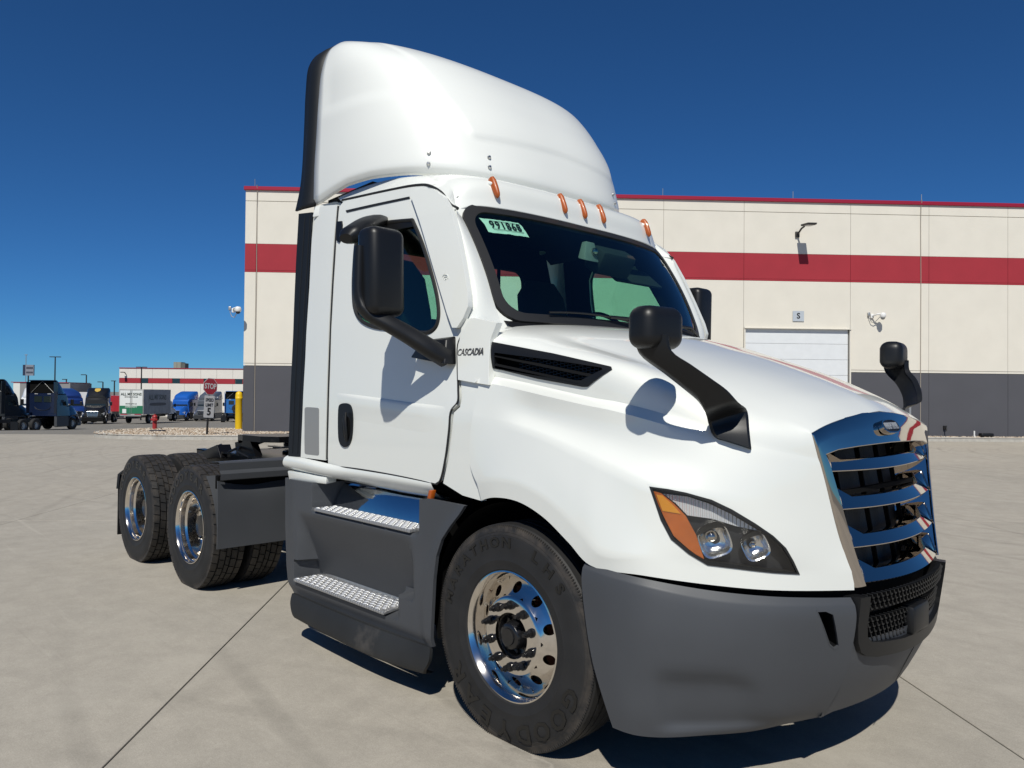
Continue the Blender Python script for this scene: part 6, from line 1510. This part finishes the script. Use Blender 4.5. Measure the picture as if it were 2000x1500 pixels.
# ================================================================== the lot behind
_f = np.array([CAM_F[0], CAM_F[1], 0]); _r = np.array([CAM_R[0], CAM_R[1], 0])
M['tg'] = mat('dark_cab_glass', (.015, .022, .022), .06, spec=.8)
M['tchrome'] = mat('bright_grille', (.65, .66, .68), .2, 1.0)
M['hlamp'] = mat('lamp_glass', (.75, .76, .78), .12, .6)
M['tyre_bg'] = mat('far_tyre', (.014, .014, .014), .8)
M['rimbg'] = mat('far_rim', (.35, .35, .35), .4, .8)
def paint(col): return mat('truck_paint', col, .35, coat=.8)
bg_cache = {}
def bg_wheel(parent, x, y, dual=False):
    key = 'w'
    if key not in bg_cache:
        b1 = bmesh.new(); lathe(b1, [(.28, -.14), (.34, -.15), (.47, -.14), (.51, -.11), (.51, .11), (.47, .14), (.34, .15), (.28, .14)], 28); m1 = bpy.data.meshes.new('tyre'); b1.to_mesh(m1); b1.free(); m1.materials.append(M['tyre_bg'])
        b2 = bmesh.new(); lathe(b2, [(.28, -.13), (.26, -.06), (.16, -.06), (.15, -.11), (.0001, -.11)], 24); m2 = bpy.data.meshes.new('rim'); b2.to_mesh(m2); b2.free(); m2.materials.append(M['rimbg']); bg_cache[key] = (m1, m2)
    m1, m2 = bg_cache[key]; w = bpy.data.objects.new('wheel', m1); COL.objects.link(w); w.parent = parent; w.location = (x, y, .51); w.rotation_euler = (0, 0, 0 if y < 0 else math.pi)
    r_ = bpy.data.objects.new('rim', m2); COL.objects.link(r_); r_.parent = w
def quadbox(sections, name, m, parent, bev=.05):
    """body through cross sections (x, half width bottom, half width top, z bottom, z top)"""
    bm = bmesh.new(); rings = []
    for x, wb, wt, z0, z1 in sections:
        r = .12; pts = [(-wb, z0), (wb, z0), (wb * .5 + wt * .5 + .0, (z0 + z1) / 2), (wt, z1 - r), (wt - r, z1), (-wt + r, z1), (-wt, z1 - r), (-wb * .5 - wt * .5, (z0 + z1) / 2)]
        rings.append([bm.verts.new((x, a, b)) for a, b in pts])
    for i in range(len(rings) - 1):
        for k in range(8): bm.faces.new([rings[i][k], rings[i][(k+1) % 8], rings[i+1][(k+1) % 8], rings[i+1][k]])
    bm.faces.new(rings[0]); bm.faces.new(rings[-1][::-1]); recalc(bm); o = obj(name, bm, m, parent); autosmooth(o, 40); return o
def qpane(name, pts, m, parent):
    """a pane with real thickness from 4 corners"""
    a = [Vector(p) for p in pts]; n = (a[1] - a[0]).cross(a[3] - a[0]).normalized() * .02; bm = bmesh.new(); hexa(bm, [p - n for p in a] + [p + n for p in a]); recalc(bm); return obj(name, bm, m, parent, smooth=False)
def tractor(p, heading, col, label, sleeper=False, rear=False, col2=None, group='parked tractor units'):
    t = empty('parked_tractor', p, R(heading), label=label, category='semi truck', group=group); c1 = paint(col); c2 = col2 and paint(col2) or c1
    L = 1.7 if sleeper else 0.0; rb = -1.95 - L; W = 1.22
    quadbox([(rb, W, W - .03, 1.15, 2.95), (-.75, W, W - .12, 1.15, 2.95), (-.45, W, W - .22, 1.15, 2.65)], 'cab', c1, t)
    quadbox([(-.46, W - .05, W - .20, 1.1, 2.02), (.2, W, .95, .9, 1.95), (.85, 1.1, .72, .85, 1.72), (1.12, .85, .60, .85, 1.45)], 'hood', c1, t)
    if not rear: quadbox([(rb - .1, W, W - .12, 2.9, 4.0), (rb + (.7 if sleeper else .35), W, W - .15, 2.9, 3.93), (-1.1, W - .05, .95, 2.9, 3.55), (-.65, .9, .75, 2.9, 3.15)], 'roof_fairing', c2, t)
    else:
        fs = quadbox([(rb + .05, W, W - .12, 2.9, 4.0), (rb + (.7 if sleeper else .35), W, W - .15, 2.9, 3.93), (-1.1, W - .05, .95, 2.9, 3.55), (-.65, .9, .75, 2.9, 3.15)], 'roof_fairing', c2, t)
        for s in (-1, 1):
            bm = bmesh.new(); box(bm, (rb - .12, s * 1.17, 2.6), (.42, .05, 2.5), bevel=.01); obj('side_extender', bm, c1, t, smooth=False)
        bm = bmesh.new(); box(bm, (rb - .10, 0, 3.96), (.36, 2.2, .06), bevel=.02); obj('fairing_rim', bm, c1, t, smooth=False)
        bm = bmesh.new(); box(bm, (rb + .0, 0, 3.45), (.06, 2.2, .95)); obj('fairing_hollow_shade', bm, M['dark'], t, smooth=False)  # dark sheet standing in for the shade inside the hollow fairing
        for s in (-1, 1):
            bm = bmesh.new(); tube(bm, [(rb - .08, 0, 3.92), (rb - .08, s * .95, 3.0)], .014, 6); obj('brace', bm, M['silver'], t)
            qpane('rear_window', [(rb - .01, s * .08, 2.25), (rb - .01, s * .72, 2.25), (rb - .01, s * .72, 2.72), (rb - .01, s * .08, 2.72)], M['tg'], t)
            bm = bmesh.new(); box(bm, (rb - .03, s * .55, 2.90), (.04, .28, .06)); obj('work_lamp', bm, M['hlamp'], t, smooth=False)
        bm = bmesh.new(); pts = [(rb - .02, .7 * math.cos(a) * 1.0, 1.9 + .3 * math.sin(a)) for a in np.linspace(math.pi, 2 * math.pi, 10)]; tube(bm, pts, .012, 6); obj('air_line', bm, M['dk'], t)
    qpane('windshield', [(-.40, -1.0, 1.98), (-.40, 1.0, 1.98), (-.60, .92, 2.66), (-.60, -.92, 2.66)], M['tg'], t)
    for s in (-1, 1):
        qpane('side_window', [(-1.55, s * 1.20, 1.98), (-.75, s * 1.18, 1.98), (-.98, s * 1.10, 2.58), (-1.55, s * 1.14, 2.58)], M['tg'], t)
        bm = bmesh.new(); box(bm, (-.60, s * 1.50, 2.25), (.14, .22, .44), bevel=.03); tube(bm, [(-.6, s * 1.15, 1.9), (-.6, s * 1.45, 2.05)], .035, 6); obj('mirror', bm, M['blk'], t, smooth=False)
        bm = bmesh.new(); hexa(bm, [(.78, s*1.08, .95), (1.10, s*.72, .92), (1.02, s*.70, .92), (.72, s*1.0, .95), (.62, s*1.13, 1.28), (.98, s*.86, 1.16), (.92, s*.8, 1.16), (.58, s*1.06, 1.28)]); obj('headlight', recalc(bm), M['hlamp'], t, smooth=False)
        bm = bmesh.new(); hexa(bm, [(-2.0-L, s*1.24, .30), (-.6, s*1.24, .30), (-.6, s*1.0, .30), (-2.0-L, s*1.0, .30), (-2.0-L, s*1.23, 1.12), (-.6, s*1.23, 1.12), (-.6, s*1.0, 1.12), (-2.0-L, s*1.0, 1.12)], .04); obj('side_fairing', recalc(bm), M['grey'], t, smooth=False)
        bg_wheel(t, 0, s * 1.05); bg_wheel(t, -4.1 - L, s * 1.05); bg_wheel(t, -5.4 - L, s * 1.05)
        bm = bmesh.new(); pts = [[(.66 * math.cos(a), s * y, .50 + .66 * math.sin(a)) for a in np.linspace(R(5), R(175), 14)] for y in (1.24, .80)]; grid_bm(np.array(pts), bm); thicken(bm, lambda c: (0, 0, 1), .05); obj('fender', bm, c1, t)
        bm = bmesh.new(); box(bm, (-5.95 - L, s * .85, .55), (.03, .6, .6)); obj('mud_flap', bm, M['blk'], t, smooth=False)
    bm = bmesh.new(); hexa(bm, [(1.14,-.50,.80),(1.14,.50,.80),(1.05,.5,.80),(1.05,-.5,.80),(1.13,-.58,1.42),(1.13,.58,1.42),(1.0,.58,1.42),(1.0,-.58,1.42)], .02); g = obj('grille', recalc(bm), M['tchrome'], t, smooth=False)
    for k in range(4):
        bm = bmesh.new(); box(bm, (1.15, 0, .88 + .14 * k), (.02, .94, .07)); obj('grille_slot', bm, M['dark'], g, smooth=False)
    bm = bmesh.new(); hexa(bm, [(1.05,-1.12,.30),(1.05,1.12,.30),(.5,1.2,.30),(.5,-1.2,.30),(1.22,-1.0,.78),(1.22,1.0,.78),(.5,1.22,.85),(.5,-1.22,.85)], .05); obj('bumper', recalc(bm), M['grey'] if rear or sleeper else M['blk'], t, smooth=False)
    bm = bmesh.new(); box(bm, (-3.2 - L / 2, 0, .85), (5.2 + L, .86, .26)); obj('frame', bm, M['frame'], t, smooth=False)
    bm = bmesh.new(); box(bm, (-4.7 - L, 0, 1.18), (.9, .9, .06), bevel=.02); obj('fifth_wheel', bm, M['frame'], t, smooth=False)
    bm = bmesh.new(); tube(bm, [(1.0, 0, .5), (-.5, 0, .5)], .3, 8); obj('engine_mass', bm, M['dark'], t)
    return t
navy = (.004, .010, .035); blk = (.006, .006, .007)
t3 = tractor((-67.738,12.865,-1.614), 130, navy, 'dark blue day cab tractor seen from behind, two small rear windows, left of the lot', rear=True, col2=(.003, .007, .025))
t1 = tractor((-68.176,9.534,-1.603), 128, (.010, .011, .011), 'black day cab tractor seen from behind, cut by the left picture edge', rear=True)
bm = bmesh.new(); box(bm, (-2.02, 0, 2.45), (.05, 1.5, .62), bevel=.03); obj('rear_panel', bm, mat('beige_panel', (.33, .32, .27), .6), t1, smooth=False)
t2 = tractor((-92.636,15.878,-2.137), -28, (.62, .63, .64), 'white tractor facing the camera, half hidden between the black and dark blue tractors')
t4 = tractor((-93.725,20.507,-2.183), 8, (.012, .035, .16), 'blue sleeper tractor with a white oval logo on its roof, behind the dark blue one', sleeper=True)
t5 = tractor((-89.988,21.497,-2.117), -27, (.007, .0065, .006), 'black tractor with a gold shield on its roof fairing and a bright grille')
t8 = tractor((-101.957,35.011,-2.408), -42, (.012, .10, .42), 'bright blue sleeper tractor with closed grille, right of the moving truck', sleeper=True)
t9 = tractor((-99.563,37.489,-2.389), -40, (.085, .095, .11), 'slate grey sleeper tractor with a white smile mark, behind the stop sign', sleeper=True)
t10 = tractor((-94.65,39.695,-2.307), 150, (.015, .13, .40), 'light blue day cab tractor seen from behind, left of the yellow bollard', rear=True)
bg_cache['w']
bm = bmesh.new(); lathe(bm, [(.20, -.12), (.34, -.14), (.50, -.12), (.51, 0), (.50, .12), (.34, .14), (.20, .12)], 24, 'x', (-2.2, -.2, 1.75)); obj('spare_tyre', bm, M['tyre_bg'], t10)
# marks on roofs
def arc_mark(t, x, y, z, nx):  # white smile on the near side of the fairing
    bm = bmesh.new(); pts = [(x + .5 * math.cos(a), y, z + .25 * math.sin(a)) for a in np.linspace(R(200), R(330), 12)]; tube(bm, pts, .035, 6); obj('smile_mark', bm, M['wpaint'], t)
arc_mark(t9, -1.35, -1.20, 3.35, -1); arc_mark(t9, -1.35, 1.20, 3.35, 1)
bm = bmesh.new()
for s in (-1,):
    bm2 = poly2d([(.62 * math.cos(a), .22 * math.sin(a)) for a in np.linspace(0, 2 * math.pi, 25)[:-1]], [], 0)
    for v in bm2.verts: v.co = Vector((-2.3 + v.co.x, -1.225, 3.35 + v.co.z + .05 * math.cos(v.co.x * 2)))
    thicken(bm2, lambda c: (0, 1, 0), .02); obj('oval_mark', bm2, M['wpaint'], t4, smooth=False)
M['gold'] = mat('gold_shield', (.52, .36, .08), .35)
sh = [(-.22,.28),(.0,.33),(.22,.28),(.24,0),(.18,-.2),(0,-.36),(-.18,-.2),(-.24,0)]
bm2 = poly2d(sh, [], 0)
for v in bm2.verts: a_, b_ = v.co.x * 1.25, v.co.z * 1.0; v.co = Vector((-1.30 + .03 - .80 * b_, a_, 3.70 + .06 + .59 * b_))
thicken(bm2, lambda c: (-.6, 0, -.8), .03); s5 = obj('shield_mark', bm2, M['gold'], t5, smooth=False)

def moving_truck():
    p = (-87.187,24.395,-2.079); t = empty('moving_truck', p, R(136.0 + 3), label='white and green box moving truck seen from behind beside the hydrant', category='box truck'); z0, z1 = 1.02, 3.85; W = 1.32; Lb = 7.6
    bm = bmesh.new(); box(bm, (Lb / 2, 0, (z0 + z1) / 2), (Lb, 2 * W, z1 - z0), bevel=.03); obj('box_body', bm, mat('dusty_grey_box', (.33, .33, .32), .6, noise=(2, .15)), t, smooth=False)
    wht = mat('white_truck_panel', (.66, .68, .66), .5); grn = mat('green_truck_panel', (.015, .15, .075), .5)
    for s in (-1, 1):
        bm = bmesh.new(); box(bm, (-.02, s * .62, 2.42), (.03, 1.20, 2.55), bevel=.01); d_ = obj('rear_door', bm, wht, t, smooth=False)
        bm = bmesh.new(); box(bm, (-.035, s * .63, 1.58), (.02, 1.26, .86)); obj('green_panel', bm, grn, d_, smooth=False)
        bm = bmesh.new(); tube(bm, [(-.06, s * .09, 1.2), (-.06, s * .09, 3.75)], .018, 6); obj('lock_bar', bm, M['galv'], d_)
        bm = bmesh.new(); box(bm, (-.06, s * .75, 1.02), (.05, .7, .14)); obj('tail_light', bm, M['signred'], t, smooth=False)
    def rt(s_, size, y, z, m, sx=1.0, bold=.004):   # lettering on the rear face, read from behind (-x)
        me = text_mesh(s_, size, .002, bold, 1.0, 2)
        for v in me.vertices: c = v.co.copy(); v.co = Vector((-.052 - c.z, -(y + c.x * sx), z + c.y))
        me.materials.clear(); obj('lettering', me, m, t, smooth=False)
    ink_g = mat('dark_green_lettering', (.03, .05, .04), .6)
    rt('ALL MY SONS', .40, 0, 3.28, ink_g, .92, .012); rt('MOVING & STORAGE', .15, 0, 2.98, ink_g, 1.0); rt('MOVE WITH US', .17, 0, 2.22, ink_g, 1.0); rt('COMMUNITY', .20, 0, 1.88, M['wpaint'], 1.1)
    bm = bmesh.new(); box(bm, (-.055, .72, 1.42), (.01, .42, .46)); obj('notice_panel', bm, wht, t, smooth=False)
    me = text_mesh('ALL MY SONS', .80, .002, .02, 1.0, 2)      # right-hand side of the box
    for v in me.vertices: c = v.co.copy(); v.co = Vector((3.8 + c.x * 1.0, -W - .012 - c.z, 2.85 + c.y + .10 * math.cos(c.x * .6)))
    me.materials.clear(); obj('lettering', me, mat('faded_green_lettering', (.09, .11, .10), .6), t, smooth=False)
    bm2 = poly2d([(2.3 * math.cos(a), .18 * math.copysign(abs(math.sin(a)) ** .4, math.sin(a))) for a in np.linspace(0, 2 * math.pi, 33)[:-1]], [], 0)
    for v in bm2.verts: v.co = Vector((3.9 + v.co.x, -W - .012, 2.15 + v.co.z))
    thicken(bm2, lambda c: (0, 1, 0), .01); obj('oval_banner', bm2, mat('dark_banner', (.10, .10, .10), .6), t, smooth=False)
    bm = bmesh.new(); box(bm, (-.10, 0, .92), (.22, 2.3, .16), bevel=.02); obj('rear_bumper', bm, M['silver'], t, smooth=False)
    bm = bmesh.new(); box(bm, (4.2, 0, .75), (8.5, .8, .24)); obj('frame', bm, M['frame'], t, smooth=False)
    quadbox([(Lb + .02, 1.1, 1.0, .9, 2.6), (Lb + 1.6, 1.1, .9, .9, 2.5), (Lb + 1.75, 1.1, .9, .8, 1.75), (Lb + 2.9, .95, .8, .7, 1.5)], 'cab', wht, t)
    for s in (-1, 1):
        bg_wheel(t, 1.9, s * 1.08); bg_wheel(t, Lb + 1.9, s * 1.05)
        bm = bmesh.new(); box(bm, (Lb + .9, s * 1.5, 1.95), (.12, .2, .4), bevel=.03); tube(bm, [(Lb + .9, s * 1.1, 1.7), (Lb + .9, s * 1.45, 1.85)], .03, 6); obj('mirror', bm, M['blk'], t, smooth=False)
moving_truck()
def trailer(p, heading, col, label, L=9.0, h=3.9):
    t = empty('box_trailer', p, R(heading), label=label, category='trailer'); bm = bmesh.new(); box(bm, (0, 0, (1.1 + h) / 2), (L, 2.55, h - 1.1), bevel=.03); obj('box_body', bm, paint(col), t, smooth=False)
    for s in (-1, 1): bg_wheel(t, -L / 2 + 1.2, s * 1.1); bg_wheel(t, -L / 2 + 2.5, s * 1.1); 
    bm = bmesh.new(); box(bm, (L / 2 - 1.6, 0, .6), (.15, 1.6, 1.0)); obj('landing_gear', bm, M['galv'], t, smooth=False)
trailer((-128.098,30.982,-2.588), 160, (.62, .62, .62), 'white box trailer glimpsed between the blue and black tractors', 6)
trailer((-118.406,32.378,-2.521), 165, (.40, .02, .03), 'red box trailer glimpsed behind the black tractor', 6, 3.4)

# ---- far buildings ----------------------------------------------------------------------------
fa = math.atan2(_r[1], _r[0])
A = (-132.384,36.619,-2.631); fb = empty('far_workshop', A, fa, label='long cream building with red band and dark square windows, far left behind the trucks', category='building')
top, b0, b1, zlamp = 5.396 - A[2], 3.681 - A[2], 2.862 - A[2], 4.255 - A[2]
px = .08446; Wd = 45.0
def fpart(name, c, s, m, parent=fb, bevel=0): bm = bmesh.new(); box(bm, c, s, bevel=bevel, seg=1); return obj(name, bm, m, parent, smooth=False)
M['cream2'] = mat('pale_cream_wall', (.66, .63, .57), .85, noise=(.6, .03))
fpart('backing_wall', (Wd / 2, 10.1, top / 2 - .1), (Wd - .1, 20, top - .2), M['seal'])
e = 31.4 * px; edges = [0] + [2.0 * px + e * k for k in range(1, 17)]
for a, b in zip(edges[:-1], edges[1:]):
    for z0, z1 in ((0, b0 * 0 + b1 * 0 + b0 - .02 if False else b1 - .04), (b0 + .04, top - .12)):
        lo, hi = (0, b1 - .02) if z0 == 0 else (b0 + .02, top - .1)
        fpart('wall_panel', ((a + b) / 2, 0, (lo + hi) / 2), (b - a - .03, .12, hi - lo), M['cream2'])
M['dwin'] = mat('dark_workshop_glass', (.012, .022, .028), .08, spec=.8)
seg = [(0, 41.5, 'r'), (42.5, 56, 'w'), (57, 103.5, 'r'), (104.5, 118, 'w'), (119, 165, 'r'), (166, 179, 'w'), (180, 226, 'r'), (227, 240, 'w'), (241, 288, 'r'), (289, 303, 'w'), (304, 350, 'r'), (351, 365, 'w'), (366, 412, 'r')]
for a, b, k in seg:
    lo, hi = min(b0, b1), max(b0, b1)
    if k == 'r': fpart('red_panel', ((a + b) / 2 * px, -.02, (lo + hi) / 2), ((b - a) * px, .14, hi - lo), M['red'])
    else: fpart('window', ((a + b) / 2 * px, .03, (lo + hi) / 2), ((b - a) * px, .10, hi - lo), M['dwin'])
fpart('roof_coping', (Wd / 2, .1, top - .05), (Wd, .5, .12), M['coping'])
fpart('roof_deck', (Wd / 2, 10, top - .3), (Wd - .2, 19.6, .1), M['seal'])
ru = empty('rooftop_unit', (A[0] + math.cos(fa) * 9.0, A[1] + math.sin(fa) * 9.0, A[2] + top), fa, label='grey air handling unit on the roof of the far cream building', category='air conditioner')
fpart('cabinet', (0, 2, .50), (1.3, 1.6, 1.1), mat('grey_green_cabinet', (.20, .21, .17), .7), ru, .03); fpart('cabinet_door', (-.34, 1.18, .5), (.5, .04, .9), mat('cabinet_panel', (.24, .25, .21), .7), ru); fpart('cabinet_door', (.26, 1.18, .5), (.5, .04, .9), mat('cabinet_panel', (.24, .25, .21), .7), ru)
fpart('side_hood', (.95, 2, .42), (.6, 1.4, .9), mat('dark_cabinet', (.09, .10, .09), .7), ru, .03)
t_ = empty('wall_lamp', (A[0] + math.cos(fa) * 14 * px + _f[0] * -.1, A[1] + math.sin(fa) * 14 * px + _f[1] * -.1, A[2] + zlamp), fa, label='small dark flood lamp high on the far cream building', category='lamp')
fpart('lamp_head', (-.15, -.9, .35), (.40, .8, .12), M['dk'], t_, .02); bm = bmesh.new(); tube(bm, [(0, -.05, 0), (0, -.5, .3)], .07, 6); obj('arm', bm, M['dk'], t_)
# grey and white store at the far left
A2 = (-136.298,22.497,-2.63); sb = empty('far_store', A2, fa, label='low grey and white building with thin red coping at far left', category='building')
h2 = 2.722 - A2[2]; p2 = .07974
fpart('white_bay', (6.5 * p2, 3, h2 / 2), (13 * p2, 6, h2), mat('white_store_wall', (.62, .62, .58), .85), sb); fpart('grey_bay', (62 * p2, 3.02, h2 / 2 - .02), (98 * p2, 6, h2 - .02), mat('grey_store_wall', (.22, .22, .22), .85), sb)
fpart('roof_coping', (52 * p2, 3, h2 + .04), (112 * p2, 6.2, .10), M['coping'], sb)
# ---- poles and the pylon sign
def pole(g, ztop, k, heads, label, group='lamp posts across the lot'):
    H = ztop - g[2]; t = empty('lamp_post', g, fa, label=label, category='lamp post', group=group)
    bm = bmesh.new(); tube(bm, [(0, 0, 0), (0, 0, H)], [.10 * k, .075 * k], 10); obj('shaft', bm, M['dk'], t)
    for s in heads:
        bm = bmesh.new(); box(bm, (s * .38 * k, 0, H), (.62 * k, .3, .10 * k), bevel=.02); obj('lamp_head', bm, M['dk'], t, smooth=False)
pole((-105.626,21.142,-2.406), 5.748, 0.95, (-1, 1), 'tall twin headed lamp post above the dark blue tractor'); pole((-107.619,32.029,-2.443), 4.848, 1.04, (-1, 1), 'twin headed lamp post in front of the far cream building')
pole((-163.908,39.97,-2.8), 4.659, 1.5, (-1,), 'single headed lamp post above the blue tractor'); pole((-205.391,54.599,-3), 3.716, 1.9, (-1,), 'small single headed lamp post behind the black tractor'); pole((-214.221,59.851,-3.045), 4.126, 2.0, (-.3,), 'small lamp post just left of the far cream building'); pole((-189.212,42.563,-2.914), 3.990, 1.7, (-.6,), 'short lamp post beside the roof of the dark blue tractor')
g = (-171.832,31.77,-2.824); ps_ = empty('pylon_sign', g, fa, label='raised rectangular grey sign board on a single pole at far left', category='sign')
k = .10136; zt, zb = 6.526 - g[2], 4.397 - g[2]
bm = bmesh.new(); tube(bm, [(-.1, 0, 0), (-.1, 0, zb)], .13, 8); obj('pole', bm, M['dk'], ps_)
fpart('board', (2 * k, 0, (zt + zb) / 2), (16 * k, .3, zt - zb), mat('grey_sign_board', (.20, .22, .26), .5), ps_); fpart('board_side', (-8.6 * k, .0, (zt + zb) / 2), (5 * k, .31, zt - zb), mat('dark_sign_side', (.02, .03, .06), .5), ps_)
for zz_, hh in ((zt - .62, .42), (zb + .62, .34)):
    for q in range(7): fpart('sign_letter', ((-3.4 + q * 1.9) * k, -.17, zz_), (1.3 * k, .02, hh), mat('sign_letter_dark', (.025, .03, .05), .5), ps_)
g = (-189.732,34.83,-2.906); ms = empty('radio_mast', g, fa, label='very thin mast behind the raised sign board', category='mast'); zm = 9.186 - g[2]
bm = bmesh.new(); tube(bm, [(0, 0, 0), (0, 0, zm)], .07, 6); obj('shaft', bm, M['galv'], ms); bm = bmesh.new(); box(bm, (0, 0, zm), (.6, .1, .15)); obj('antenna', bm, M['galv'], ms, smooth=False)
